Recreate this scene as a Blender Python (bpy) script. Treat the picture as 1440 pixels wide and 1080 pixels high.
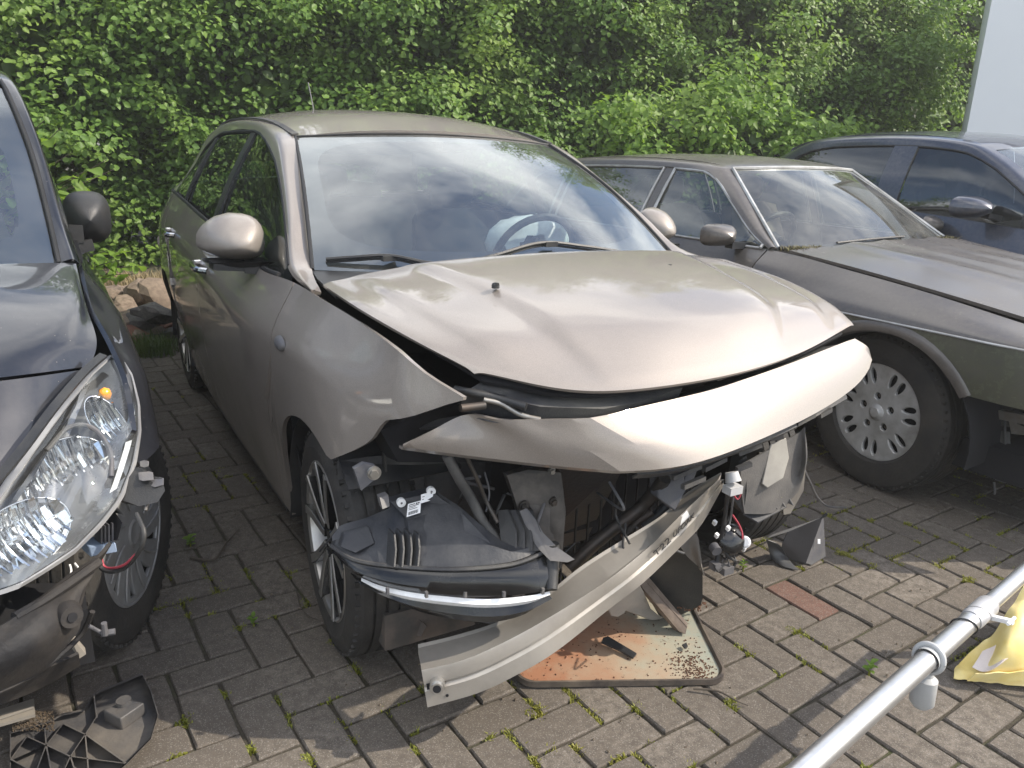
import bpy, bmesh, math, random
import numpy as np
from mathutils import Vector, Matrix, Euler, noise as mnoise

R = math.radians
random.seed(7)
rng = np.random.default_rng(7)
for o in list(bpy.data.objects): bpy.data.objects.remove(o)
scene = bpy.context.scene
col = scene.collection

# ------------------------------------------------------------------ camera
CAM_F, CAM_P, CAM_ROLL, CAM_H = 1107.3, 0.298252, -0.033876, 1.3756   # focal in px of a 1440 wide frame
cam_d = bpy.data.cameras.new('camera'); cam = bpy.data.objects.new('camera', cam_d); col.objects.link(cam)
cam_d.sensor_fit = 'HORIZONTAL'; cam_d.sensor_width = 36.0
cam_d.lens = CAM_F / 1440 * 36.0
cam_d.clip_start = 0.05; cam_d.clip_end = 500
cam.matrix_world = Matrix.Translation((0, 0, CAM_H)) @ Matrix.Rotation(math.pi/2 - CAM_P, 4, 'X') @ Matrix.Rotation(-CAM_ROLL, 4, 'Z')
scene.camera = cam

# ------------------------------------------------------------------ light
SUN_AZ, SUN_EL = R(-1.0), R(42.0)          # direction towards the sun, from +X axis
sd = Vector((math.cos(SUN_AZ)*math.cos(SUN_EL), math.sin(SUN_AZ)*math.cos(SUN_EL), math.sin(SUN_EL)))
ld = bpy.data.lights.new('sun', 'SUN'); ld.energy = 3.6; ld.angle = R(0.6); ld.color = (1.0, 0.91, 0.78)
sun = bpy.data.objects.new('sun', ld); col.objects.link(sun)
sun.rotation_euler = (-sd).to_track_quat('-Z', 'Y').to_euler(); sun.location = (8, -1, 8)

CLX, CLY = 3.7, 1.3
world = bpy.data.worlds.new('World'); scene.world = world; world.use_nodes = True
wn = world.node_tree.nodes; wl = world.node_tree.links; wn.clear()
w_out = wn.new('ShaderNodeOutputWorld'); w_bg = wn.new('ShaderNodeBackground')
w_sky = wn.new('ShaderNodeTexSky'); w_sky.sky_type = 'NISHITA'; w_sky.sun_disc = False
w_sky.sun_elevation = SUN_EL; w_sky.sun_rotation = math.pi/2 - SUN_AZ
w_sky.air_density = 1.0; w_sky.dust_density = 1.2; w_sky.ozone_density = 1.2
w_bg.inputs['Strength'].default_value = 0.15
# broken clouds over the whole sky: noise on a flat layer above the place
w_tc = wn.new('ShaderNodeTexCoord'); w_sep = wn.new('ShaderNodeSeparateXYZ')
wl.new(w_tc.outputs['Generated'], w_sep.inputs[0])
w_mx = wn.new('ShaderNodeMath'); w_mx.operation = 'MAXIMUM'; w_mx.inputs[1].default_value = 0.06
wl.new(w_sep.outputs['Z'], w_mx.inputs[0])
w_dv = wn.new('ShaderNodeVectorMath'); w_dv.operation = 'DIVIDE'
w_cb = wn.new('ShaderNodeCombineXYZ')
for i in range(3): wl.new(w_mx.outputs[0], w_cb.inputs[i])
wl.new(w_tc.outputs['Generated'], w_dv.inputs[0]); wl.new(w_cb.outputs[0], w_dv.inputs[1])
w_no = wn.new('ShaderNodeTexNoise'); w_no.inputs['Scale'].default_value = 1.0
w_no.inputs['Detail'].default_value = 7; w_no.inputs['Roughness'].default_value = 0.50; w_no.inputs['Distortion'].default_value = 0.35
w_of = wn.new('ShaderNodeVectorMath'); w_of.operation = 'ADD'; w_of.inputs[1].default_value = (CLX, CLY, 0)
wl.new(w_dv.outputs[0], w_of.inputs[0]); wl.new(w_of.outputs[0], w_no.inputs['Vector'])
w_r = wn.new('ShaderNodeValToRGB'); w_r.color_ramp.elements[0].position = 0.45; w_r.color_ramp.elements[1].position = 0.63
w_r.color_ramp.elements[0].color = (0, 0, 0, 1); w_r.color_ramp.elements[1].color = (.90, .90, .90, 1)
wl.new(w_no.outputs['Fac'], w_r.inputs[0])
w_mix = wn.new('ShaderNodeMix'); w_mix.data_type = 'RGBA'
w_mix.inputs['B'].default_value = (11.5, 11.4, 11.3, 1)
wl.new(w_r.outputs[0], w_mix.inputs['Factor']); wl.new(w_sky.outputs[0], w_mix.inputs['A'])
wl.new(w_mix.outputs['Result'], w_bg.inputs['Color']); wl.new(w_bg.outputs[0], w_out.inputs[0])

scene.render.engine = 'CYCLES'
scene.view_settings.view_transform = 'Standard'; scene.view_settings.look = 'None'
scene.view_settings.exposure = 0.68; scene.view_settings.gamma = 1.0
scene.view_settings.use_curve_mapping = False
scene.cycles.max_bounces = 8; scene.cycles.transparent_max_bounces = 16
scene.cycles.caustics_reflective = False; scene.cycles.caustics_refractive = False

# ------------------------------------------------------------------ points: a ray of the camera met with a plane
def unproj(x, y, z=0.0):
    u = (x-720)/CAM_F; v = (y-540)/CAM_F
    c, s = math.cos(CAM_ROLL), math.sin(CAM_ROLL); u, v = c*u - s*v, s*u + c*v
    d = (u, math.cos(CAM_P) - v*math.sin(CAM_P), -(math.sin(CAM_P) + v*math.cos(CAM_P)))
    t = (z-CAM_H)/d[2]
    return Vector((d[0]*t, d[1]*t, CAM_H + d[2]*t))
class Frame:
    """a car's own axes: x forward from the front axle, y to its left, z up"""
    def __init__(s, X, Y, a): s.X, s.Y, s.a = X, Y, a; s.c, s.s = math.cos(a), math.sin(a)
    def loc(s, P): dx, dy = P[0]-s.X, P[1]-s.Y; return Vector((s.c*dx+s.s*dy, -s.s*dx+s.c*dy, P[2]))
    def wor(s, P): return Vector((s.X+s.c*P[0]-s.s*P[1], s.Y+s.s*P[0]+s.c*P[1], P[2]))
    def z(s, x, y, z): return s.loc(unproj(x, y, z))
    def pl(s, x, y, ax, val):
        a = s.loc(unproj(x, y, 0)); o = s.loc(Vector((0, 0, CAM_H))); t = (val-o[ax])/(a[ax]-o[ax]); return o + (a-o)*t
GR = Frame(0, 0, 0)

# ------------------------------------------------------------------ mesh helpers
class MB:
    def __init__(s): s.v = []; s.f = []
    def add(s, v, f):
        n = len(s.v); s.v += [tuple(p) for p in v]; s.f += [tuple(i+n for i in q) for q in f]; return s
    def box(s, c, d, rot=None, taper=1.0):
        vs = []
        for k in (-1, 1):
            t = taper if k > 0 else 1.0
            for a, b in ((-1,-1),(1,-1),(1,1),(-1,1)):
                p = Vector((a*d[0]/2*t, b*d[1]/2*t, k*d[2]/2))
                if rot is not None: p = rot @ p
                vs.append(p + Vector(c))
        return s.add(vs, [(3,2,1,0),(4,5,6,7),(0,1,5,4),(1,2,6,5),(2,3,7,6),(3,0,4,7)])
    def bar(s, p, q, w, h, up=(0,0,1)):
        p, q = Vector(p), Vector(q); d = (q-p); L = d.length
        if L < 1e-6: return s
        x = d/L; u = Vector(up)
        if abs(x.dot(u)) > .98: u = Vector((0,1,0))
        y = u.cross(x).normalized(); z = x.cross(y)
        M = Matrix((x, y, z)).transposed()
        return s.box((p+q)/2, (L, w, h), M)
    def tube(s, pts, r, n=8, cap=True):
        pts = [Vector(p) for p in pts]; m = len(pts); rs = r if hasattr(r, '__len__') else [r]*m
        vs = []; prev = None
        for i, p in enumerate(pts):
            t = (pts[min(i+1, m-1)] - pts[max(i-1, 0)]).normalized()
            if prev is None:
                u = Vector((0,0,1)) if abs(t.z) < .9 else Vector((1,0,0))
                a = t.cross(u).normalized()
            else:
                a = (prev - t*prev.dot(t)).normalized()
            prev = a; b = t.cross(a)
            for k in range(n):
                an = 2*math.pi*k/n; vs.append(p + (a*math.cos(an) + b*math.sin(an))*rs[i])
        fs = []
        for i in range(m-1):
            for k in range(n): k2 = (k+1) % n; fs.append((i*n+k, i*n+k2, (i+1)*n+k2, (i+1)*n+k))
        if cap: fs.append(tuple(range(n))[::-1]); fs.append(tuple((m-1)*n+k for k in range(n)))
        return s.add(vs, fs)
    def grid(s, P, flip=False):
        P = [[tuple(q) for q in row] for row in P]; m, n = len(P), len(P[0]); vs = [q for row in P for q in row]; fs = []
        for i in range(m-1):
            for j in range(n-1):
                q = (i*n+j, (i+1)*n+j, (i+1)*n+j+1, i*n+j+1); fs.append(q[::-1] if flip else q)
        return s.add(vs, fs)
    def lathe(s, prof, n=48, axis='y', c=(0,0,0), closed=False, a0=0., a1=2*math.pi):
        """prof: list of (r, h)"""
        m = len(prof); full = abs(a1-a0-2*math.pi) < 1e-6; nn = n if full else n+1; vs = []; fs = []
        for k in range(nn):
            a = a0 + (a1-a0)*k/n; ca, sa = math.cos(a), math.sin(a)
            for r, h in prof:
                if axis == 'y': vs.append((c[0]+r*ca, c[1]+h, c[2]+r*sa))
                else: vs.append((c[0]+r*ca, c[1]+r*sa, c[2]+h))
        for k in range(n):
            k2 = (k+1) % nn
            for i in range(m-1 + (1 if closed else 0)):
                i2 = (i+1) % m; fs.append((k*m+i, k*m+i2, k2*m+i2, k2*m+i))
        return s.add(vs, fs)
    def prism(s, poly, depth, M=None):
        """poly: list of 2D points (x,y); extruded from z=0 to z=depth; M places it"""
        n = len(poly); vs = [Vector((a, b, 0)) for a, b in poly] + [Vector((a, b, depth)) for a, b in poly]
        if M is not None: vs = [M @ v for v in vs]
        return s.add(vs, [tuple(range(n))[::-1], tuple(range(n, 2*n))] + [(i, (i+1) % n, n+(i+1) % n, n+i) for i in range(n)])
    def slab(s, pts, th):
        """3-D polygon pts given thickness vector th"""
        n = len(pts); th = Vector(th); a = [Vector(p) for p in pts]; b = [p+th for p in a]
        return s.add(a+b, [tuple(range(n))[::-1], tuple(range(n, 2*n))] + [(i, (i+1) % n, n+(i+1) % n, n+i) for i in range(n)])
    def mesh(s, name, m, smooth=35):
        me = bpy.data.meshes.new(name); me.from_pydata([tuple(p) for p in s.v], [], s.f); me.update()
        if m is not None: me.materials.append(m)
        bm = bmesh.new(); bm.from_mesh(me); bmesh.ops.recalc_face_normals(bm, faces=bm.faces); bm.to_mesh(me); bm.free()
        if smooth:
            me.shade_smooth()
            if smooth < 170: me.set_sharp_from_angle(angle=R(smooth))
        return me
    def build(s, name, m, parent=None, smooth=35, **kw):
        return link(name, s.mesh(name, m, smooth), parent, **kw)

def link(name, data, parent=None, label=None, cat=None, group=None, kind=None, loc=None, rot=None):
    o = bpy.data.objects.new(name, data); col.objects.link(o)
    if parent is not None: o.parent = parent
    if label: o['label'] = label
    if cat: o['category'] = cat
    if group: o['group'] = group
    if kind: o['kind'] = kind
    if loc is not None: o.location = loc
    if rot is not None: o.rotation_euler = rot
    return o
def thing(name, label, cat, loc=(0,0,0), rz=0.0, group=None):
    return link(name, None, None, label, cat, group, None, loc, (0, 0, rz))
def solidify(o, t, off=-1.0):
    m = o.modifiers.new('thickness', 'SOLIDIFY'); m.thickness = t; m.offset = off
    e = o.modifiers.new('crisp_edge', 'EDGE_SPLIT'); e.split_angle = R(44); e.use_edge_sharp = False; return o
def bevel(o, w, seg=2, ang=40):
    m = o.modifiers.new('edge', 'BEVEL'); m.width = w; m.segments = seg; m.limit_method = 'ANGLE'; m.angle_limit = R(ang); return o
def spl(P, k):
    """Catmull-Rom through the points, k steps per span"""
    P = [Vector(p) for p in P]; n = len(P); out = []
    for i in range(n-1):
        p0 = P[i-1] if i > 0 else P[0]*2 - P[1]
        p3 = P[i+2] if i+2 < n else P[-1]*2 - P[-2]
        p1, p2 = P[i], P[i+1]
        for j in range(k):
            t = j/k
            out.append(0.5*((2*p1) + (p2-p0)*t + (2*p0-5*p1+4*p2-p3)*t*t + (3*p1-p0-3*p2+p3)*t**3))
    out.append(P[-1].copy()); return out
def patch(C, ku, kv):
    rows = [spl(r, kv) for r in C]
    cols = [spl([r[j] for r in rows], ku) for j in range(len(rows[0]))]
    return [[cols[j][i] for j in range(len(cols))] for i in range(len(cols[0]))]
def resample(P, n):
    """n points evenly spaced along polyline P"""
    P = [Vector(p) for p in P]; L = [0]
    for a, b in zip(P, P[1:]): L.append(L[-1]+(b-a).length)
    out = []; j = 0
    for k in range(n):
        d = L[-1]*k/(n-1)
        while j < len(P)-2 and L[j+1] < d: j += 1
        t = (d-L[j])/max(L[j+1]-L[j], 1e-9); out.append(P[j].lerp(P[j+1], t))
    return out
def loft(A, B, n, m, bulge=None):
    """surface between two curves; bulge(u,t) -> offset vector"""
    A = resample(spl(A, 8), n); B = resample(spl(B, 8), n)
    G = []
    for i in range(n):
        row = []
        for j in range(m+1):
            t = j/m; p = A[i].lerp(B[i], t)
            if bulge: p = p + Vector(bulge(i/(n-1), t))
            row.append(p)
        G.append(row)
    return G
def cint(tab):
    """smooth 1-D interpolation table [(x, v), ...]"""
    xs = [t[0] for t in tab]; vs = [t[1] for t in tab]; n = len(xs)
    d = [(vs[i+1]-vs[i])/(xs[i+1]-xs[i]) for i in range(n-1)]
    m = [d[0]] + [0 if d[i-1]*d[i] <= 0 else 2*d[i-1]*d[i]/(d[i-1]+d[i]) for i in range(1, n-1)] + [d[-1]]
    def f(x):
        if x <= xs[0]: return vs[0] + m[0]*(x-xs[0])*0.3
        if x >= xs[-1]: return vs[-1] + m[-1]*(x-xs[-1])
        i = 0
        while x > xs[i+1]: i += 1
        h = xs[i+1]-xs[i]; t = (x-xs[i])/h
        return (2*t**3-3*t*t+1)*vs[i] + (t**3-2*t*t+t)*h*m[i] + (-2*t**3+3*t*t)*vs[i+1] + (t**3-t*t)*h*m[i+1]
    return f

# ------------------------------------------------------------------ materials
def newmat(name):
    m = bpy.data.materials.new(name); m.use_nodes = True; nt = m.node_tree
    return m, nt, nt.nodes['Principled BSDF'], nt.nodes, nt.links
def noise_node(N, L, scale, detail=4, rough=.55, vec=None, coord='Object'):
    tc = N.new('ShaderNodeTexCoord'); no = N.new('ShaderNodeTexNoise'); no.inputs['Scale'].default_value = scale
    no.inputs['Detail'].default_value = detail; no.inputs['Roughness'].default_value = rough
    L.new(vec if vec is not None else tc.outputs[coord], no.inputs['Vector']); return no
def ramp(N, L, src, p0, p1, c0=(0,0,0,1), c1=(1,1,1,1)):
    r = N.new('ShaderNodeValToRGB'); e = r.color_ramp.elements
    e[0].position = p0; e[1].position = p1; e[0].color = c0; e[1].color = c1; L.new(src, r.inputs[0]); return r
def mixc(N, L, fac, a, b):
    m = N.new('ShaderNodeMix'); m.data_type = 'RGBA'
    for s, v in (('Factor', fac), ('A', a), ('B', b)):
        if isinstance(v, (int, float)): m.inputs[s].default_value = v
        elif isinstance(v, tuple): m.inputs[s].default_value = v if len(v) == 4 else (*v, 1)
        else: L.new(v, m.inputs[s])
    return m.outputs['Result']
def bump(N, L, bs, src, strength, dist=.01):
    b = N.new('ShaderNodeBump'); b.inputs['Strength'].default_value = strength; b.inputs['Distance'].default_value = dist
    L.new(src, b.inputs['Height']); L.new(b.outputs[0], bs.inputs['Normal']); return b
def plain(name, c, rough=.6, metal=0., dirt=None, dscale=12., bmp=0., bscale=60., spec=.5, coat=0.):
    m, nt, bs, N, L = newmat(name)
    bs.inputs['Roughness'].default_value = rough; bs.inputs['Metallic'].default_value = metal
    bs.inputs['Specular IOR Level'].default_value = spec
    if coat: bs.inputs['Coat Weight'].default_value = coat; bs.inputs['Coat Roughness'].default_value = .04
    n1 = noise_node(N, L, dscale, 6, .62)
    d = dirt if dirt else tuple(min(1, v*1.35+.004) for v in c)
    r = ramp(N, L, n1.outputs['Fac'], .38, .72)
    L.new(mixc(N, L, r.outputs[0], c, d), bs.inputs['Base Color'])
    rr = N.new('ShaderNodeMapRange'); rr.inputs['To Min'].default_value = max(0, rough-.08); rr.inputs['To Max'].default_value = min(1, rough+.16)
    L.new(n1.outputs['Fac'], rr.inputs['Value']); L.new(rr.outputs[0], bs.inputs['Roughness'])
    if bmp: n2 = noise_node(N, L, bscale, 5); bump(N, L, bs, n2.outputs['Fac'], bmp)
    return m
def paint(name, c, dust=(.33,.30,.26), dustamt=.12, metal=.55, rough=.34, coatr=.025, speck=0.0, low_dirt=0.0):
    m, nt, bs, N, L = newmat(name)
    bs.inputs['Metallic'].default_value = metal; bs.inputs['Coat Weight'].default_value = 1.0
    bs.inputs['Coat IOR'].default_value = 1.5
    fl = noise_node(N, L, 900, 2)
    base = mixc(N, L, ramp(N, L, fl.outputs['Fac'], .35, .65).outputs[0], tuple(v*.82 for v in c), tuple(v*1.18 for v in c))
    n1 = noise_node(N, L, 3.2, 8, .68); n2 = noise_node(N, L, 55, 6, .7)
    mul = N.new('ShaderNodeMath'); mul.operation = 'MULTIPLY'; L.new(n1.outputs['Fac'], mul.inputs[0]); L.new(n2.outputs['Fac'], mul.inputs[1])
    r = ramp(N, L, mul.outputs[0], .12, .46, (0,0,0,1), (1,1,1,1))
    am = N.new('ShaderNodeMath'); am.operation = 'MULTIPLY'; am.inputs[1].default_value = dustamt; am.use_clamp = True; L.new(r.outputs[0], am.inputs[0])
    fac = am.outputs[0]
    if low_dirt:
        tc = N.new('ShaderNodeTexCoord'); sp = N.new('ShaderNodeSeparateXYZ'); L.new(tc.outputs['Object'], sp.inputs[0])
        mr = N.new('ShaderNodeMapRange'); mr.inputs['From Min'].default_value = .75; mr.inputs['From Max'].default_value = .2
        mr.inputs['To Max'].default_value = low_dirt; mr.clamp = True; L.new(sp.outputs['Z'], mr.inputs['Value'])
        m2 = N.new('ShaderNodeMath'); m2.operation = 'MULTIPLY'; L.new(mr.outputs[0], m2.inputs[0]); L.new(n1.outputs['Fac'], m2.inputs[1])
        ad = N.new('ShaderNodeMath'); ad.operation = 'ADD'; ad.use_clamp = True; L.new(m2.outputs[0], ad.inputs[0]); L.new(fac, ad.inputs[1]); fac = ad.outputs[0]
    # stone chips and flecks of pollen
    vo = N.new('ShaderNodeTexVoronoi'); vo.inputs['Scale'].default_value = 75; tcv = N.new('ShaderNodeTexCoord'); L.new(tcv.outputs['Object'], vo.inputs['Vector'])
    sv = N.new('ShaderNodeSeparateXYZ'); L.new(vo.outputs['Color'], sv.inputs[0])
    c1 = ramp(N, L, vo.outputs['Distance'], .07, .11, (1,1,1,1), (0,0,0,1)); c2 = ramp(N, L, sv.outputs['X'], .80, .84)
    cm = N.new('ShaderNodeMath'); cm.operation = 'MULTIPLY'; L.new(c1.outputs[0], cm.inputs[0]); L.new(c2.outputs[0], cm.inputs[1])
    ca = N.new('ShaderNodeMath'); ca.operation = 'MULTIPLY_ADD'; ca.inputs[1].default_value = .55; ca.use_clamp = True; L.new(cm.outputs[0], ca.inputs[0]); L.new(fac, ca.inputs[2]); fac = ca.outputs[0]
    L.new(mixc(N, L, fac, base, dust), bs.inputs['Base Color'])
    inv = N.new('ShaderNodeMath'); inv.operation = 'MULTIPLY_ADD'; inv.inputs[1].default_value = -metal; inv.inputs[2].default_value = metal; L.new(fac, inv.inputs[0]); L.new(inv.outputs[0], bs.inputs['Metallic'])
    for nm, lo, hi in (('Roughness', rough, .8), ('Coat Roughness', coatr, .45)):
        mr = N.new('ShaderNodeMapRange'); mr.inputs['To Min'].default_value = lo; mr.inputs['To Max'].default_value = hi
        L.new(fac, mr.inputs['Value']); L.new(mr.outputs[0], bs.inputs[nm])
    cw = N.new('ShaderNodeMapRange'); cw.inputs['To Min'].default_value = 1; cw.inputs['To Max'].default_value = .1
    L.new(fac, cw.inputs['Value']); L.new(cw.outputs[0], bs.inputs['Coat Weight'])
    n3 = noise_node(N, L, 2.2, 2); b = N.new('ShaderNodeBump'); b.inputs['Strength'].default_value = .06; b.inputs['Distance'].default_value = .02
    L.new(n3.outputs['Fac'], b.inputs['Height']); L.new(b.outputs[0], bs.inputs['Coat Normal'])
    return m
def glass(name, tint=(.75,.82,.80), rough=.004, refl=1.9, dust=.05):
    """thin sheet: what is behind shows through, the sky mirrors by Fresnel"""
    m, nt, bs, N, L = newmat(name); N.remove(bs)
    out = [n for n in N if n.type == 'OUTPUT_MATERIAL'][0]
    tr = N.new('ShaderNodeBsdfTransparent'); tr.inputs[0].default_value = (*tint, 1)
    gl = N.new('ShaderNodeBsdfGlossy'); gl.inputs['Roughness'].default_value = rough; gl.inputs[0].default_value = (.92,.97,1,1)
    fr = N.new('ShaderNodeFresnel'); fr.inputs['IOR'].default_value = 1.5
    geo = N.new('ShaderNodeNewGeometry')
    # same value on both sides of the sheet
    dt = N.new('ShaderNodeVectorMath'); dt.operation = 'DOT_PRODUCT'; L.new(geo.outputs['Incoming'], dt.inputs[0]); L.new(geo.outputs['Normal'], dt.inputs[1])
    ab = N.new('ShaderNodeMath'); ab.operation = 'ABSOLUTE'; L.new(dt.outputs['Value'], ab.inputs[0])
    om = N.new('ShaderNodeMath'); om.operation = 'SUBTRACT'; om.inputs[0].default_value = 1; L.new(ab.outputs[0], om.inputs[1])
    pw = N.new('ShaderNodeMath'); pw.operation = 'POWER'; pw.inputs[1].default_value = 5; L.new(om.outputs[0], pw.inputs[0])
    ma = N.new('ShaderNodeMath'); ma.operation = 'MULTIPLY_ADD'; ma.inputs[1].default_value = .92; ma.inputs[2].default_value = .042*refl; ma.use_clamp = True
    L.new(pw.outputs[0], ma.inputs[0])
    mx = N.new('ShaderNodeMixShader'); L.new(ma.outputs[0], mx.inputs[0]); L.new(tr.outputs[0], mx.inputs[1]); L.new(gl.outputs[0], mx.inputs[2])
    df = N.new('ShaderNodeBsdfDiffuse'); df.inputs[0].default_value = (.45,.44,.40,1)
    n1 = noise_node(N, L, 7, 7, .7); r = ramp(N, L, n1.outputs['Fac'], .35, .75, (dust*.3,)*3+(1,), (dust*1.6,)*3+(1,))
    m2 = N.new('ShaderNodeMixShader'); L.new(r.outputs[0], m2.inputs[0]); L.new(mx.outputs[0], m2.inputs[1]); L.new(df.outputs[0], m2.inputs[2])
    L.new(m2.outputs[0], out.inputs[0]); return m

M = {}
M['bronze'] = paint('bronze_metallic_paint', (.290,.256,.228), dustamt=.20, metal=.52, rough=.50, coatr=.012, low_dirt=.35)
M['blackp'] = plain('black_plastic', (.018,.019,.022), .42, bmp=.15, bscale=300, dirt=(.05,.048,.044), dscale=9)
M['dustp'] = plain('dusty_black_plastic', (.030,.031,.036), .6, bmp=.2, bscale=200, dirt=(.11,.105,.095), dscale=7)
M['greyp'] = plain('grey_plastic', (.09,.09,.10), .5, bmp=.1, bscale=200, dirt=(.16,.15,.14))
M['gloss'] = plain('gloss_black', (.008,.008,.009), .12, dirt=(.02,.02,.02), spec=.6)
M['rubber'] = plain('tyre_rubber', (.022,.021,.020), .75, bmp=.25, bscale=90, dirt=(.06,.053,.045), dscale=6)
M['seal'] = plain('rubber_seal', (.012,.012,.013), .55)
M['steel'] = plain('dull_steel', (.33,.32,.30), .42, .8, dirt=(.22,.19,.16))
M['beam'] = plain('dusty_aluminium', (.45,.42,.375), .46, .5, dirt=(.33,.30,.265), dscale=6, bmp=.05, bscale=30)
M['alu'] = plain('aluminium', (.62,.61,.59), .36, .95, dirt=(.45,.43,.40), dscale=5, bmp=.04, bscale=25)
M['chrome'] = plain('chrome', (.75,.75,.76), .1, 1.0, dirt=(.6,.6,.6))
M['dkmetal'] = plain('dark_metal', (.06,.058,.055), .5, .6, dirt=(.13,.10,.08))
M['rust'] = plain('rusty_metal', (.16,.075,.04), .8, .2, dirt=(.08,.05,.04), bmp=.3)
M['white'] = plain('white_plastic', (.75,.75,.74), .4)
M['paper'] = plain('paper_label', (.78,.78,.78), .5)
M['ink'] = plain('printed_ink', (.03,.03,.03), .6)
M['glass'] = glass('windshield_glass', refl=5.2, dust=.06)
M['sglass'] = glass('side_window_glass', tint=(.42,.50,.46), refl=1.6, dust=.03)
M['cloth_in'] = plain('seat_cloth', (.028,.03,.034), .9, bmp=.3, bscale=400)
M['dash'] = plain('dashboard_plastic', (.022,.024,.028), .65, bmp=.2, bscale=350)
M['airbag'] = plain('airbag_cloth', (.62,.66,.68), .85, bmp=.2, bscale=60)
M['void'] = plain('underbody_and_shade_black', (.008,.008,.010), .9)  # near-black; also stands in for the shade in gaps, holes and hollows
CARS = {'bronze': Frame(.189, 2.3346, -1.04755), 'old': Frame(2.171, 3.595, -.978), 'blue': Frame(3.81, 4.222, -1.082), 'left': Frame(-1.71, 1.546, R(-58))}
# ================================================================== GROUND
def mat_ground():
    m, nt, bs, N, L = newmat('soil_ground'); bs.inputs['Roughness'].default_value = .95
    a = noise_node(N, L, .8, 8, .6); b = noise_node(N, L, 25, 6, .7)
    c = mixc(N, L, ramp(N, L, a.outputs['Fac'], .4, .62).outputs[0], (.075,.06,.045), (.05,.07,.03))
    L.new(mixc(N, L, ramp(N, L, b.outputs['Fac'], .4, .7).outputs[0], c, (.12,.10,.08)), bs.inputs['Base Color'])
    bump(N, L, bs, b.outputs['Fac'], .6, .03); return m
def mat_joint():
    m, nt, bs, N, L = newmat('joint_soil_and_moss'); bs.inputs['Roughness'].default_value = .95
    a = noise_node(N, L, 3.0, 5, .6); b = noise_node(N, L, 140, 5, .7)
    c = mixc(N, L, ramp(N, L, a.outputs['Fac'], .52, .68).outputs[0], (.055,.046,.034), (.075,.085,.030))
    L.new(mixc(N, L, ramp(N, L, b.outputs['Fac'], .45, .75).outputs[0], c, (.10,.09,.06)), bs.inputs['Base Color'])
    bump(N, L, bs, b.outputs['Fac'], .8, .01); return m
def mat_paver(name, c1, c2):
    m, nt, bs, N, L = newmat(name); bs.inputs['Roughness'].default_value = .9; bs.inputs['Specular IOR Level'].default_value = .25
    g = N.new('ShaderNodeNewGeometry'); oi = N.new('ShaderNodeObjectInfo'); ri = g.outputs['Random Per Island']
    ad = N.new('ShaderNodeMath'); ad.operation = 'ADD'; L.new(oi.outputs['Random'], ad.inputs[0]); L.new(ri, ad.inputs[1])
    fr = N.new('ShaderNodeMath'); fr.operation = 'FRACT'; L.new(ad.outputs[0], fr.inputs[0])
    base = mixc(N, L, fr.outputs[0], c1, c2)
    big = noise_node(N, L, 2.3, 6, .6, g.outputs['Position']); mid = noise_node(N, L, 38, 6, .7, g.outputs['Position'])
    base = mixc(N, L, ramp(N, L, big.outputs['Fac'], .42, .72).outputs[0], base, tuple(v*.64 for v in c1))
    base = mixc(N, L, ramp(N, L, mid.outputs['Fac'], .38, .66).outputs[0], tuple(v*.70 for v in c1), base)
    vo = N.new('ShaderNodeTexVoronoi'); vo.inputs['Scale'].default_value = 480; L.new(g.outputs['Position'], vo.inputs['Vector'])
    sx = N.new('ShaderNodeSeparateXYZ'); L.new(vo.outputs['Color'], sx.inputs[0])
    sel = ramp(N, L, sx.outputs['X'], .84, .92, (0,0,0,1), (.42,.42,.42,1))
    base = mixc(N, L, sel.outputs[0], base, (.32,.30,.27))
    sel2 = ramp(N, L, sx.outputs['Y'], .80, .90, (0,0,0,1), (.6,.6,.6,1))
    base = mixc(N, L, sel2.outputs[0], base, (.085,.078,.07))
    L.new(base, bs.inputs['Base Color'])
    fine = noise_node(N, L, 420, 4, .8, g.outputs['Position'])
    add = N.new('ShaderNodeMath'); add.operation = 'ADD'; L.new(fine.outputs['Fac'], add.inputs[0]); L.new(mid.outputs['Fac'], add.inputs[1])
    bump(N, L, bs, add.outputs[0], .40, .003); return m
M['ground'] = mat_ground(); M['joint'] = mat_joint()
M['paver'] = mat_paver('grey_concrete_paver', (.148,.126,.104), (.225,.196,.164))
M['paver_red'] = mat_paver('red_concrete_paver', (.20,.115,.088), (.23,.135,.105))

g = MB(); n = 60
gv = [[(-90 + 180*i/n, -60 + 200*j/n, -.028 + (0 if (-8 < -90+180*i/n < 9 and -3 < -60+200*j/n < 14) else .05*mnoise.noise((i*.7, j*.7, 0)))) for j in range(n+1)] for i in range(n+1)]
link('ground', g.grid(gv).mesh('ground', M['ground']), kind='structure')

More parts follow.
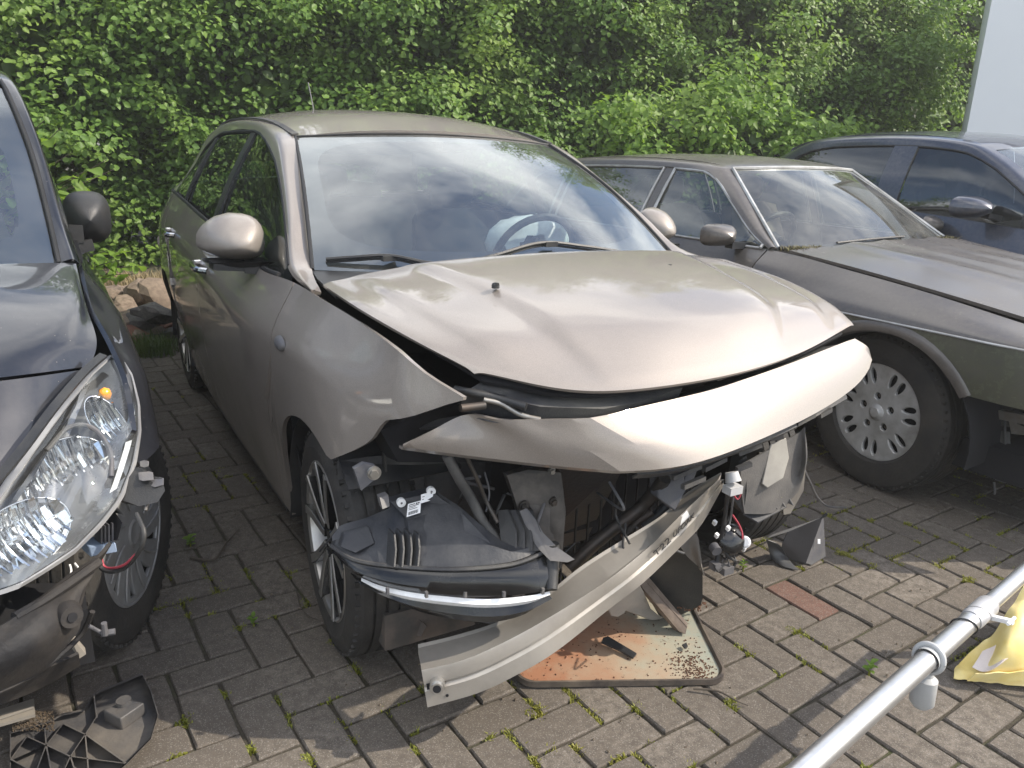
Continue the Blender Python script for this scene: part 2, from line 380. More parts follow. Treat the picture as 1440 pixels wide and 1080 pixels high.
# herringbone pavement: origin, unit step and angle were measured on the photograph
PX0, PY0 = 0.07514, 1.50428
PE = (0.09004, 0.06124)
def pcell(i, j): return (PX0 + PE[0]*i - PE[1]*j, PY0 + PE[1]*i + PE[0]*j)
pave = link('pavement', MB().grid([[(-5.2, -2.5, -.0105), (-5.2, 6.4, -.0105)], [(7.5, -2.5, -.0105), (7.5, 6.4, -.0105)]]).mesh('pavement', M['joint']), kind='structure')
PU = math.hypot(*PE); PANG = math.atan2(PE[1], PE[0])
def paver_geo(seed):
    r = random.Random(seed); L_, W_ = 2*PU - .0078, PU - .0078; c = .0036
    top = []; out = []
    # outline with slightly chipped corners, 3 points a side
    def ring(l, w, z, j):
        pts = []
        for (x0, y0, x1, y1, n) in ((-1,-1,1,-1,4), (1,-1,1,1,2), (1,1,-1,1,4), (-1,1,-1,-1,2)):
            for k in range(n):
                t = k/n; x = (x0+(x1-x0)*t)*l/2; y = (y0+(y1-y0)*t)*w/2
                if k == 0: x *= .985; y *= .965
                pts.append((x + r.uniform(-j, j), y + r.uniform(-j, j), z))
        return pts
    a = ring(L_, W_, -.03, 0); b = ring(L_, W_, -.0045, .0011); d = ring(L_-2*c, W_-2*c, r.uniform(-.0005, .0003), .0009)
    n = len(a); fs = []
    for lo in (0, n):
        for k in range(n): fs.append((lo+k, lo+(k+1) % n, lo+n+(k+1) % n, lo+n+k))
    fs.append(tuple(range(2*n, 3*n)))
    return a+b+d, fs
pv_geo = [paver_geo(s) for s in range(6)]
pv_me = {}
for key in ('paver', 'paver_red'):
    for k, (v, f) in enumerate(pv_geo): mb = MB(); mb.add(v, f); pv_me[key, k] = mb.mesh('paver', M[key], 25)
def img(P):
    X, Y, Z = P[0], P[1], P[2]-CAM_H
    fw = Y*math.cos(CAM_P) - Z*math.sin(CAM_P); dn = -Y*math.sin(CAM_P) - Z*math.cos(CAM_P)
    if fw < .05: return (-9999, -9999, fw)
    u, v = X/fw, dn/fw; c, s = math.cos(CAM_ROLL), math.sin(CAM_ROLL); u, v = c*u+s*v, -s*u+c*v
    return (720+CAM_F*u, 540+CAM_F*v, fw)
pavers = []
reds = [(10, 0), (11, -4), (4, 3), (27, 14), (-9, 19), (19, 24)]
for i in range(-60, 75):
    for j in range(-60, 75):
        k = (i+j) % 4
        if k == 0: c = pcell(i+1, j+.5); ang = PANG
        elif k == 2: c = pcell(i+.5, j+1); ang = PANG + math.pi/2
        else: continue
        if not (-4.9 < c[0] < 7.2 and -2.2 < c[1] < 6.2): continue
        x, y, d = img((c[0], c[1], 0))
        seen = -40 < x < 1480 and -40 < y < 1150 and d > 0
        # hidden below the bronze car or the left car
        b = CARS['bronze'].loc((c[0], c[1], 0)); l = CARS['left'].loc((c[0], c[1], 0))
        if (-3.4 < b.x < .2 and -.62 < b.y < 1.0) or (-3.4 < l.x < .35 and -1.0 < l.y < .62): seen = False
        pavers.append((0 if seen else 1, d if d > 0 else 50, c, ang, (i, j)))
pavers.sort(key=lambda t: (t[0], t[1]))
rest = {'paver': MB()}
from mathutils import Quaternion
for n_, (hid, d, c, ang, ij) in enumerate(pavers):
    r = random.Random(ij[0]*977+ij[1]*31); key = 'paver_red' if ij in reds else 'paver'
    z = -.0015 + .0022*mnoise.noise((c[0]*3, c[1]*3, 1)) + r.uniform(-.0012, .0012)
    rot = Euler((r.uniform(-.008, .008), r.uniform(-.006, .006), ang + r.uniform(-.012, .012)))
    if n_ < 292 or (key == 'paver_red' and not hid and n_ < 1200):
        link('paver', pv_me[key, r.randrange(6)], pave, loc=(c[0]+r.uniform(-.0012,.0012), c[1]+r.uniform(-.0012,.0012), z), rot=rot)
    else:
        v, f = pv_geo[r.randrange(6)]; mt = Matrix.Translation((c[0], c[1], z)) @ rot.to_matrix().to_4x4()
        rest['paver'].add([mt @ Vector(p) for p in v], f)
me = bpy.data.meshes.new('paver_field'); me.from_pydata(rest['paver'].v, [], rest['paver'].f); me.update(); me.materials.append(M['paver'])
link('paver_field', me, pave, kind='stuff')

# ================================================================== FOLIAGE
def mat_leaf(name, dark, light, yellow, trans=.35):
    m, nt, bs, N, L = newmat(name); bs.inputs['Roughness'].default_value = .48; bs.inputs['Specular IOR Level'].default_value = .35
    g = N.new('ShaderNodeNewGeometry'); c = mixc(N, L, g.outputs['Random Per Island'], dark, light)
    n1 = noise_node(N, L, .9, 4, .6, g.outputs['Position'])
    c = mixc(N, L, ramp(N, L, n1.outputs['Fac'], .48, .70).outputs[0], c, yellow)
    L.new(c, bs.inputs['Base Color'])
    out = [n for n in N if n.type == 'OUTPUT_MATERIAL'][0]; tr = N.new('ShaderNodeBsdfTranslucent')
    L.new(mixc(N, L, .5, c, (light[0]*1.9, light[1]*1.9, light[2]*.9)), tr.inputs[0])
    mx = N.new('ShaderNodeMixShader'); mx.inputs[0].default_value = trans
    L.new(bs.outputs[0], mx.inputs[1]); L.new(tr.outputs[0], mx.inputs[2]); L.new(mx.outputs[0], out.inputs[0]); return m
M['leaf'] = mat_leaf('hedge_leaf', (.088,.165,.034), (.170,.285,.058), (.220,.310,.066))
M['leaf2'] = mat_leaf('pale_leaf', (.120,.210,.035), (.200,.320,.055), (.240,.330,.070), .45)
M['leafd'] = mat_leaf('shaded_leaf', (.050,.092,.024), (.080,.135,.036), (.09,.13,.04), .3)  # darker copy of the leaf: shade of crown interiors and shaded tree as colour
M['bark'] = plain('bark', (.075,.060,.045), .9, bmp=.6, bscale=40, dirt=(.12,.10,.08))
M['moss'] = mat_leaf('moss', (.13,.15,.025), (.26,.27,.045), (.30,.27,.06), .3)
M['grass'] = mat_leaf('grass_blade', (.05,.09,.025), (.10,.15,.04), (.13,.14,.05), .3)
def leaves_mesh(name, pos, nrm, size, mat, droop=.35, aspect=.78):
    """pos (n,3), nrm (n,3) leaf facing direction, size (n,): folded pointed leaves, 6 vertices and 4 triangles"""
    n = len(pos); nrm = nrm/np.linalg.norm(nrm, axis=1)[:, None]
    r = rng.normal(size=(n, 3)); r[:, 2] -= droop*1.6                      # tip direction hangs down
    t = r - nrm*(r*nrm).sum(1)[:, None]; t /= np.linalg.norm(t, axis=1)[:, None]
    b = np.cross(nrm, t); s = size[:, None]
    w = s*aspect*.5
    V = np.empty((n, 6, 3))
    V[:, 0] = pos
    V[:, 1] = pos + t*s*.38 + b*w + nrm*s*.10
    V[:, 2] = pos + t*s*.75 + b*w*.72 + nrm*s*.04
    V[:, 3] = pos + t*s*1.05 - nrm*s*.12
    V[:, 4] = pos + t*s*.75 - b*w*.72 + nrm*s*.04
    V[:, 5] = pos + t*s*.38 - b*w + nrm*s*.10
    V = V.reshape(-1, 3)
    base = (np.arange(n)*6)[:, None]
    T = np.concatenate([base+np.array([[0,1,2]]), base+np.array([[0,2,3]]), base+np.array([[0,3,4]]), base+np.array([[0,4,5]])]).astype(np.int32)
    me = bpy.data.meshes.new(name); me.vertices.add(len(V)); me.vertices.foreach_set('co', V.ravel().astype(np.float32))
    me.loops.add(T.size); me.loops.foreach_set('vertex_index', T.ravel()); me.polygons.add(len(T))
    me.polygons.foreach_set('loop_start', np.arange(0, T.size, 3, dtype=np.int32)); me.polygons.foreach_set('loop_total', np.full(len(T), 3, np.int32))
    me.update(calc_edges=True); me.materials.append(mat); return me
def crown(center, rad, nclump, per, leaf, clr=.42, face=(0,-1,.25), spread=1.0):
    """clumps of leaves over the lumpy ellipsoid; more on the side that faces the yard; gaps between clumps stay dark"""
    P = []; Nn = []; S = []; f = np.array(face)/np.linalg.norm(face)
    d = rng.normal(size=(nclump*4, 3)); d /= np.linalg.norm(d, axis=1)[:, None]
    keep = (d @ f) > -.35 + .9*rng.random(len(d))*0.6; d = d[keep][:nclump]
    lump = 1 + .22*np.sin(d[:, 0]*5+center[0]*3) * np.cos(d[:, 2]*6+center[1]) + .12*rng.normal(size=len(d))
    c = np.array(center) + d*np.array(rad)*lump[:, None]*(rng.random(len(d))**.18)[:, None]
    for k in range(len(c)):
        n = int(per*rng.uniform(.6, 1.4)); q = rng.normal(size=(n, 3)); q /= np.linalg.norm(q, axis=1)[:, None]
        rr = clr*rng.uniform(.55, 1.25)
        # a drooping spray: stretched along a twig direction
        tw = d[k] + rng.normal(size=3)*.5 + np.array([0, 0, .2]); tw /= np.linalg.norm(tw)
        off = q*rr*(rng.random(n)**.45)[:, None]*np.array([1, 1, .62]); al = rng.uniform(-1, 1, n)*rr*.9
        pp_ = c[k] + off*.75 + tw*al[:, None]; pp_[:, 2] -= .25*al*al/rr
        nn = q*.55 + f*.5 + np.array([0, 0, .75]) + rng.normal(size=(n, 3))*.38
        P.append(pp_); Nn.append(nn); S.append(leaf*rng.uniform(.62, 1.25, n))
    return np.concatenate(P), np.concatenate(Nn), np.concatenate(S), c
def trunk_mesh(base, center, rad, clumps, th, nb=9):
    mb = MB(); base = Vector(base); top = Vector(center) + Vector((0, 0, rad[2]*.35))
    path = spl([base, base.lerp(top, .35)+Vector((random.uniform(-.12,.12), .05, 0)), base.lerp(top, .7)+Vector((random.uniform(-.15,.15), 0, 0)), top], 5)
    mb.tube(path, [th*(1-.75*i/(len(path)-1)) for i in range(len(path))], 9)
    for k in range(nb):
        a = path[int(len(path)*random.uniform(.2, .8))]; e = Vector(clumps[random.randrange(len(clumps))])
        mid = a.lerp(e, .5) + Vector((0, 0, .15)); pth = spl([a, mid, e], 4)
        mb.tube(pth, [th*.38*(1-.8*i/(len(pth)-1)) for i in range(len(pth))], 6)
    return mb.mesh('trunk', M['bark'])
def tree(name, label, cat, group, base, center, rad, nclump, per, leaf, mat, th=.07, clr=.42, face=(0,-1,.25)):
    t = thing(name, label, cat, loc=base, group=group); b = Vector(base)
    P, N_, S, c = crown(Vector(center)-b, rad, nclump, per, leaf, clr, face)
    zmin = .02; ok = P[:, 2] > zmin; me = leaves_mesh('foliage', P[ok], N_[ok], S[ok], mat)
    link('foliage', me, t, kind='stuff')
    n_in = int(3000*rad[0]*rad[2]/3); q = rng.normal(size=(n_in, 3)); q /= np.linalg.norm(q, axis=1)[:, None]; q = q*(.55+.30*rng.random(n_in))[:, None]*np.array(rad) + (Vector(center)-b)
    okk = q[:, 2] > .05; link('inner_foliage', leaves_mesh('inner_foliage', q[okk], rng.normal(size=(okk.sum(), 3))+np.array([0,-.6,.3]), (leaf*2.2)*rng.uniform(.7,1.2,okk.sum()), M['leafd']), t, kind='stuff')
    link('trunk', trunk_mesh((0,0,0), Vector(center)-b, rad, c, th), t); return t
FQ = (.35, -.9, .3)
G1 = 'leafy trees of the hedge behind the parked cars'
HEDGE = [ # base x,y ; crown centre z ; radii ; label
 ((-6.6, 6.3), 1.7, (1.7,1.5,2.1), 'leafy green tree at the far left end of the hedge'),
 ((-4.7, 7.9), 1.9, (1.6,1.4,2.3), 'leafy green tree behind the mirror of the dark car on the left'),
 ((-3.0, 8.7), 2.0, (1.5,1.4,2.4), 'leafy green tree rising behind the pile of rocks'),
 ((-1.3, 9.3), 2.1, (1.6,1.3,2.5), 'leafy green tree behind the rear of the bronze hatchback'),
 ((0.5, 10.1), 2.3, (1.6,1.4,2.7), 'leafy green tree behind the roof of the bronze hatchback'),
 ((2.3, 10.9), 2.4, (1.7,1.4,2.8), 'leafy green tree behind the low bright bush'),
 ((4.2, 11.9), 2.3, (1.8,1.5,2.7), 'leafy green tree nearest the white building, behind the dark blue car'),
]
for (bx, by), cz, rad, lab in HEDGE:
    tree('hedge_tree', lab, 'tree', G1, (bx, by, 0), (bx, by, cz), rad, 290, 210, .057, M['leaf'], th=.09, clr=.42, face=FQ)
# taller crowns further back that close the sky
for k, (bx, by, cz, rad, lab) in enumerate([
  (-7.8, 10.5, 2.9, (2.6,2.0,2.5), 'tall dark tree behind the left end of the hedge'),
  (-3.6, 12.2, 3.0, (2.8,2.0,2.6), 'tall dark tree behind the hedge, above the rocks'),
  (0.2, 13.4, 3.1, (2.8,2.0,2.6), 'tall dark tree behind the hedge, above the bronze hatchback'),
  (4.0, 15.0, 3.2, (3.0,2.2,2.8), 'tall dark tree behind the hedge, above the bright bush'),
  (8.2, 16.8, 3.6, (3.0,2.4,3.2), 'tall shaded tree seen between the hedge and the white building')]):
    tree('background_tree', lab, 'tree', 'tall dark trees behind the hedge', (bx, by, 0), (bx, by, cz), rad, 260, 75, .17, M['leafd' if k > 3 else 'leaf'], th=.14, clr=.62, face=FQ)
# low bright bushes
tree('bright_bush', 'low bright yellow-green bush behind the dusty old saloon', 'bush', None, (1.75, 8.0, 0), (1.75, 8.0, 1.02), (1.25,.7,.88), 170, 90, .062, M['leaf2'], th=.04, clr=.26, face=FQ)
tree('low_bush', 'small green bush between the bright bush and the dark blue car', 'bush', None, (3.3, 8.9, 0), (3.3, 8.9, .75), (.8,.6,.72), 80, 80, .06, M['leaf2'], th=.03, clr=.26, face=FQ)

def big_leaf(seed):
    r = random.Random(seed); L_, W_ = 1.0, .39; mb = MB(); rows = []
    for i in range(7):
        t = i/6; w = W_*math.sin(math.pi*min(1, t*.92+.06))**.62*(1-.18*t) if 0 < i < 6 else .012
        z = -.22*t*t
        rows.append([(t*L_, s*w, z + abs(s)*w*.30 + (.018*math.sin(i*2.6+s*2) if abs(s) == 1 else 0)) for s in (-1, -.5, 0, .5, 1)])
    return mb.grid(rows).mesh('leaf', M['leaf2'])
leaf_me = [big_leaf(k) for k in range(2)]
def leafy_plant(name, label, base, tips, nper, size, group=None, stem_r=.006):
    t = thing(name, label, 'plant', loc=base, group=group); b = Vector(base); st = MB()
    for tip in tips:
        tip = Vector(tip)-b; mid = tip*.5 + Vector((random.uniform(-.06,.06), random.uniform(-.06,.06), .12*tip.length))
        path = spl([Vector((0,0,0)), mid, tip], 8); st.tube(path, [stem_r*(1-.7*i/(len(path)-1)) for i in range(len(path))], 6)
        for k in range(nper):
            i = int(len(path)*(.42+.57*k/max(1, nper-1)))-1; p = path[max(0, min(len(path)-1, i))]
            s = size*random.uniform(.7, 1.2); q = Euler((random.uniform(-.5,.5), random.uniform(-.1,.75), random.uniform(0, 6.28)))
            o = link('leaf', leaf_me[k % 2], t, loc=p, rot=q); o.scale = (s, s, s)
    link('stem', st.mesh('stem', M['bark']), t); return t
def at(x, y, dist):
    """the point of a pixel's ray at a horizontal distance"""
    a = unproj(x, y, 0 if y > 330 else CAM_H-.3); o = Vector((0, 0, CAM_H)); d = a-o
    if y < 200: a = unproj(x, 330, 0); o2 = a-o; d = None
    u = (x-720)/CAM_F; v = (y-540)/CAM_F; c, s = math.cos(CAM_ROLL), math.sin(CAM_ROLL); u, v = c*u - s*v, s*u + c*v
    dd = Vector((u, math.cos(CAM_P) - v*math.sin(CAM_P), -(math.sin(CAM_P) + v*math.cos(CAM_P))))
    return o + dd*(dist/math.hypot(dd.x, dd.y))
tips = [at(x, y, d) for x, y, d in ((62,170,4.6),(85,180,4.6),(100,215,4.7),(150,225,4.7),(60,210,4.5),(95,260,4.5),(70,240,4.5),(120,240,4.8),(45,190,4.6),(160,238,4.9),(75,290,4.6))]
leafy_plant('broad_leaved_shrub', 'broad-leaved shrub with bright leaves beside the windscreen of the dark car', (-3.35, 3.9, 0), tips, 17, .088)
tips = [at(x, y, d) for x, y, d in ((155,350,5.6),(185,345,5.7),(170,365,5.5),(205,372,5.7),(150,380,5.4),(215,345,5.9),(190,385,5.6),(162,392,5.5))]
leafy_plant('ground_shrub', 'low broad-leaved shrub at the edge of the rock pile', (-3.3, 5.55, .02), tips, 11, .085)

# ================================================================== WHITE BUILDING
def mat_wall():
    m, nt, bs, N, L = newmat('white_render'); bs.inputs['Roughness'].default_value = .8
    a = noise_node(N, L, .5, 6, .6); b = noise_node(N, L, 60, 4)
    L.new(mixc(N, L, ramp(N, L, a.outputs['Fac'], .35, .75).outputs[0], (.78,.80,.82), (.72,.74,.76)), bs.inputs['Base Color'])
    bump(N, L, bs, b.outputs['Fac'], .1, .004); return m
M['wall'] = mat_wall()
t = thing('white_building', 'plain white building at the right edge behind the dark blue car', 'building', loc=(4.29, 8.0, 0), rz=R(-27))
MB().box((1.7, 1.5, 1.75), (3.4, 3.0, 3.5)).build('wall', M['wall'], t)
MB().box((1.7, 1.5, 3.56), (3.5, 3.1, .12)).build('roof', M['greyp'], t)
MB().box((1.7, -.011, .15), (3.39, .02, .30)).build('plinth', M['greyp'], t)

# ================================================================== ROCK PILE
def mat_rock(name, c1, c2):
    m, nt, bs, N, L = newmat(name); bs.inputs['Roughness'].default_value = .88
    oi = N.new('ShaderNodeObjectInfo'); a = noise_node(N, L, 9, 8, .65); b = noise_node(N, L, 60, 6, .7)
    c = mixc(N, L, oi.outputs['Random'], c1, c2)
    L.new(mixc(N, L, ramp(N, L, a.outputs['Fac'], .4, .7).outputs[0], c, tuple(v*.6 for v in c1)), bs.inputs['Base Color'])
    bump(N, L, bs, b.outputs['Fac'], .7, .02); return m
M['rock'] = mat_rock('rubble_stone', (.26,.20,.15), (.36,.28,.22)); M['rockg'] = mat_rock('grey_stone', (.15,.14,.13), (.22,.20,.18)); M['brick'] = mat_rock('brick_fragment', (.22,.10,.07), (.30,.15,.11))
def rock_mesh(seed, flat=.6, m='rock'):
    bm = bmesh.new(); bmesh.ops.create_icosphere(bm, subdivisions=2, radius=.5)
    for v in bm.verts:
        q = v.co.normalized(); d = .5
        r = random.Random(seed)
        for k in range(9):                       # cut by random planes: angular stone
            nn = Vector((r.gauss(0,1), r.gauss(0,1), r.gauss(0,1))).normalized(); c = q.dot(nn)
            if c > 0: d = min(d, r.uniform(.30, .42)/c)
        v.co = q*d*(1+.06*mnoise.noise(q*4+Vector((seed,0,0)))); v.co.z *= flat
    me = bpy.data.meshes.new('rock'); bm.to_mesh(me); bm.free(); me.materials.append(M[m]); me.shade_smooth(); me.set_sharp_from_angle(angle=R(24)); return me
rk = [rock_mesh(s, .55+.1*(s % 4)) for s in range(6)] + [rock_mesh(11, .5, 'rockg'), rock_mesh(12, .45, 'rockg')]
bk = MB().box((0,0,0), (.21,.10,.065)).mesh('brick', M['brick'])
GRK = 'rubble stones in the pile by the hedge'
def stone(me, P, s, rot, label, cat='stone', name='rock'):
    o = link(name, me, None, label, cat, GRK, loc=P, rot=rot); o.scale = (s, s*random.uniform(.75,1.1), s); return o
rr = random.Random(3)
def stone_label(x, y):
    side = 'left edge' if x < 168 else 'left half' if x < 190 else 'right half' if x < 214 else 'right edge'
    row = 'top' if y < 420 else 'upper middle' if y < 437 else 'lower middle' if y < 454 else 'foot'
    return f'rubble stone at the {side} of the rock pile, near its {row}'
stone(rk[6], GR.z(193, 452, .12), .42, (.15,.1,.5), 'large flat grey slab of stone lying at the front of the rock pile')
stone(rk[7], GR.z(215, 440, .22), .34, (.1,.3,1.5), 'dark grey stone behind the flat slab in the rock pile')
stone(rk[1], GR.z(207, 412, .26), .36, (.1,.1,.2), 'pale rounded boulder on top of the rock pile')
stone(rk[2], GR.z(222, 417, .24), .36, (.3,.1,2.0), 'tan boulder on the pile beside the rear wheel of the bronze car')
sl = MB().slab([(-.28,-.05,0),(.30,-.13,0),(.36,.02,0),(.1,.14,0),(-.25,.10,0)], (0,0,.05)).mesh('concrete_slab', M['rockg'])
link('concrete_slab', sl, None, 'pale wedge of broken concrete lying in front of the rock pile', 'slab', loc=GR.z(215, 474, .03), rot=(.12,-.1,.55))
for k in range(64):
    x = rr.uniform(148, 236); y = rr.uniform(404, 470); h = .03 + .24*(1-(y-404)/70)*rr.random()**.5
    if 180 < x < 212 and 440 < y < 465: continue
    P = GR.z(x, y + 6, h); red = rr.random() < .18
    if red: link('brick_fragment', bk, None, 'broken red brick among the rubble stones', 'brick', 'broken bricks in the rock pile', loc=P, rot=(rr.uniform(-.6,.6), rr.uniform(-.6,.6), rr.uniform(0,3)))
    else: stone(rk[rr.randrange(6)], P, rr.uniform(.10, .30), (rr.uniform(-.5,.5), rr.uniform(-.5,.5), rr.uniform(0,6)), stone_label(x, y))
# soil mound under the pile
mb = MB(); G_ = []
for i in range(15):
    row = []
    for j in range(11):
        x, y = -5.6 + 3.6*i/14, 5.0 + 3.0*j/10; e = min(1, max(0, 4*min(i/14, 1-i/14)))*min(1, max(0, 2.2*j/10))
        row.append((x, y, -.03 + .17*e + .05*e*mnoise.noise((x*3, y*3, 0))))
    G_.append(row)
link('soil_mound', mb.grid(G_).mesh('soil_mound', M['ground']), kind='structure')

# grass, moss and weeds
def blades(name, spots, mat, h, w, lean=.5):
    V = []; F = []
    for (x, y, z), n, rad in spots:
        for k in range(n):
            a = random.uniform(0, 6.283); d = rad*random.random()**.5; bx, by = x+d*math.cos(a), y+d*math.sin(a)
            hh = h*random.uniform(.45, 1.2); a2 = random.uniform(0, 6.283); lx, ly = math.cos(a2)*lean*hh*random.random(), math.sin(a2)*lean*hh*random.random()
            px_, py_ = -math.sin(a2)*w/2, math.cos(a2)*w/2; i = len(V)
            V += [(bx-px_, by-py_, z), (bx+px_, by+py_, z), (bx+px_*.8+lx*.5, by+py_*.8+ly*.5, z+hh*.6), (bx-px_*.8+lx*.5, by-py_*.8+ly*.5, z+hh*.6), (bx+lx*1.5, by+ly*1.5, z+hh)]
            F += [(i, i+1, i+2, i+3), (i+3, i+2, i+4)]
    me = bpy.data.meshes.new(name); me.from_pydata(V, [], F); me.update(); me.materials.append(mat); return link(name, me, kind='stuff')
sp = []
for k in range(60): P = GR.z(random.uniform(186, 240), random.uniform(478, 502), .0); sp.append((tuple(P), 26, .08))
blades('grass', sp, M['grass'], .10, .005)
sp = []
for k in range(50): P = GR.z(random.uniform(150, 236), random.uniform(398, 410), .16); sp.append((tuple(P), 16, .12))
blades('dry_grass', sp, plain('dry_grass', (.24,.19,.10), .8), .12, .006)
sp = []
def joint_pt(i, j):
    """a point on the outline of some paver near cell i, j"""
    k = (i+j) % 4; t = random.random()
    c = (i, j+t) if (k == 0 or k == 2 or k == 1 and random.random() < 0) else (i+t, j)
    return c
for n_ in range(6500):
    i, j = random.randint(-26, 30), random.randint(-6, 30); k = (i+j) % 4
    opts = {0: [(i+random.random(), j), (i, j+random.random())], 1: [(i+random.random(), j), (i+1, j+random.random())], 2: [(i, j+random.random()), (i+1, j+random.random())], 3: [(i+random.random(), j+1), (i, j+random.random())]}[k]
    c = pcell(*random.choice(opts)); dn = mnoise.noise((c[0]*2.1, c[1]*2.1, 4.0)) + .55*mnoise.noise((c[0]*9, c[1]*9, 9.0))
    if dn < .06 + (.14 if c[0] < 0 else 0): continue
    sp.append(((c[0], c[1], -.009), random.randint(16, 46), .011 + .012*random.random()*max(0, dn)*2.2))
for (i, j, n_) in [(random.randint(2, 22), random.randint(-5, 9), 0) for _ in range(46)] + [(random.randint(-14, 3), random.randint(-2, 9), 0) for _ in range(26)]:
    c = pcell(i, j)
    for q in range(random.randint(2, 5)): sp.append(((c[0]+random.gauss(0,.012), c[1]+random.gauss(0,.012), -.008), random.randint(24, 44), .014))
blades('moss', sp, M['moss'], .010, .0045, .9)
# small crumbs of soil and leaf litter
V = []; F = []
for n_ in range(2600):
    x, y = random.uniform(-2.3, 2.6), random.uniform(1.2, 4.6)
    if mnoise.noise((x*1.7, y*1.7, 2)) < -.05: continue
    s = random.uniform(.0012, .0042); i = len(V); a = random.uniform(0, 3)
    for q in ((-1,-.6,0),(1,-.7,0),(.8,.8,0),(-.9,.6,0),(0,0,1.1)): V.append((x+s*(q[0]*math.cos(a)-q[1]*math.sin(a)), y+s*(q[0]*math.sin(a)+q[1]*math.cos(a)), .0005+s*q[2]))
    F += [(i,i+1,i+4),(i+1,i+2,i+4),(i+2,i+3,i+4),(i+3,i,i+4)]
me = bpy.data.meshes.new('litter'); me.from_pydata(V, [], F); me.update(); me.materials.append(plain('litter', (.07,.05,.035), .9, dirt=(.2,.17,.12), dscale=60)); link('litter', me, kind='stuff')
def weed(label, P, s, n):
    t = thing('weed', label, 'weed', loc=P)
    for k in range(n):
        o = link('leaf', leaf_me[k % 2], t, loc=(0,0,.004+.004*k), rot=(random.uniform(-.3,.3), -.35-.3*random.random(), k*2.4)); sc = s*random.uniform(.6,1.1); o.scale = (sc, sc*.8, sc)
    MB().tube([(0,0,-.01),(0,0,.012)], .003, 6).build('stem', M['moss'], t)
weed('small green weed in a joint beside the aluminium pole', GR.z(1222, 948, .0), .026, 9)
weed('small green weed in a joint left of the front wheel of the bronze car', GR.z(357, 880, .0), .022, 8)
weed('tiny green weed growing right of the rusty tray', GR.z(1045, 800, .0), .022, 8)
weed('green weed beside the hubcap wheel of the dark car', GR.z(268, 768, .0), .03, 9)
def twig(label, pts, r):
    path = spl([GR.z(x, y, z) for x, y, z in pts], 5); mb = MB().tube(path, [r*(1-.55*i/(len(path)-1)) for i in range(len(path))], 7)
    link('twig', mb.mesh('twig', M['bark']), None, label, 'twig')
twig('forked brown twig lying on the pavers between the two front wheels', [(268,784,.006),(300,787,.01),(318,764,.012),(336,744,.006)], .005)
twig('thin curved twig on the pavers beside the bronze car front wheel', [(417,832,.004),(422,852,.006),(434,866,.006),(448,872,.004)], .0022)
twig('thin dry root lying at the right front corner of the rusty tray', [(975,968,.01),(1010,972,.014),(1035,985,.01),(1052,992,.005)], .0035)
# ================================================================== CAR PANELS
def side_fun(levels, zb, yb):
    """half width of a body side as a function of x and z; levels: {z: table of (x, y)}"""
    L_ = [(z, cint(t)) for z, t in levels]; fz, fy = cint(zb), cint(yb)
    def f(x, z):
        b = fz(x); z0 = L_[-2][0]; pts = [(zz, g(x)) for zz, g in L_[:-1]] + [(z0+(b-z0)*.55, L_[-1][1](x)), (b, fy(x))]
        return cint(pts)(min(z, b)) if z <= b else fy(x)
    return f, fz, fy
def xs_for(x0, x1, arches, step=.035):
    xs = set(); n = max(2, int(abs(x1-x0)/step))
    for i in range(n+1): xs.add(round(i/n, 5))
    for xc, r in arches:
        for k in range(25):
            x = xc - r*math.cos(math.pi*k/24); u = (x-x0)/(x1-x0)
            if 0 < u < 1: xs.add(round(u, 5))
    xs = sorted(xs); out = [xs[0]]
    for u in xs[1:]:
        if u-out[-1] > .0035: out.append(u)
    out[-1] = xs[-1]; return out
def side_panel(name, mat, root, s, xa, xb, top, bot, yf, nz=22, arches=(), th=.012, off=0.0, zref=.6, label=None):
    """xa, xb: functions of z (shut lines); top, bot: functions of x"""
    us = xs_for(xa(zref), xb(zref), arches); G = []
    for u in us:
        row = []; 
        for j in range(nz+1):
            t = j/nz; x = xa(zref)+(xb(zref)-xa(zref))*u
            for _ in range(3):
                z = bot(x)+(top(x)-bot(x))*t; x = xa(z)+(xb(z)-xa(z))*u
            z = bot(x)+(top(x)-bot(x))*t
            row.append((x, s*(yf(x, z)+off), z))
        G.append(row)
    o = MB().grid(G, flip=(s > 0)).build(name, mat, root, smooth=50, label=label)
    me = o.data; nn = sum((p.normal.y for p in me.polygons))
    if nn*s < 0: me.flip_normals()
    solidify(o, th); return o
def arch_bot(base, arches):
    def f(x):
        z = base(x)
        for xc, zc, r in arches:
            d = r*r-(x-xc)**2
            if d > 0: z = max(z, zc+math.sqrt(d))
        return z
    return f
def const(v): return lambda *_: v

def tyre(name, parent, c, r_out, r_rim, w, s, rot=None, tread=True):
    """axis along local y; s = side of the outer face"""
    h = w/2; b = min(.014, w*.08); pf = [(r_rim-.006, -h*.80), (r_rim+.004, -h*.92), (r_rim+(r_out-r_rim)*.45, -h*1.02), (r_out-.022, -h*.93), (r_out-.005, -h*.78)]
    if tread:
        n = 5
        for k in range(n):
            a = -h*.76 + 2*h*.76*k/n; bb = a + 2*h*.76/n
            pf += [(r_out, a+.004), (r_out, bb-.004)]
            if k < n-1: pf += [(r_out-.007, bb-.003), (r_out-.007, bb+.003)]
    else: pf += [(r_out, -h*.6), (r_out, h*.6)]
    pf += [(r_out-.005, h*.78), (r_out-.022, h*.93), (r_rim+(r_out-r_rim)*.45, h*1.02), (r_rim+.004, h*.92), (r_rim-.006, h*.80)]
    mb = MB().lathe(pf, 72, 'y'); 
    # lateral sipes on the shoulders
    for k in range(60):
        a = 2*math.pi*k/60
        for sd_ in (-1, 1):
            m = Matrix.Rotation(-a, 3, 'Y'); mb.box(m @ Vector((r_out-.0105, sd_*h*.80, 0)), (.009, .022, .011), m)
    return mb.build(name, M['rubber'], parent, 28, loc=c, rot=rot)
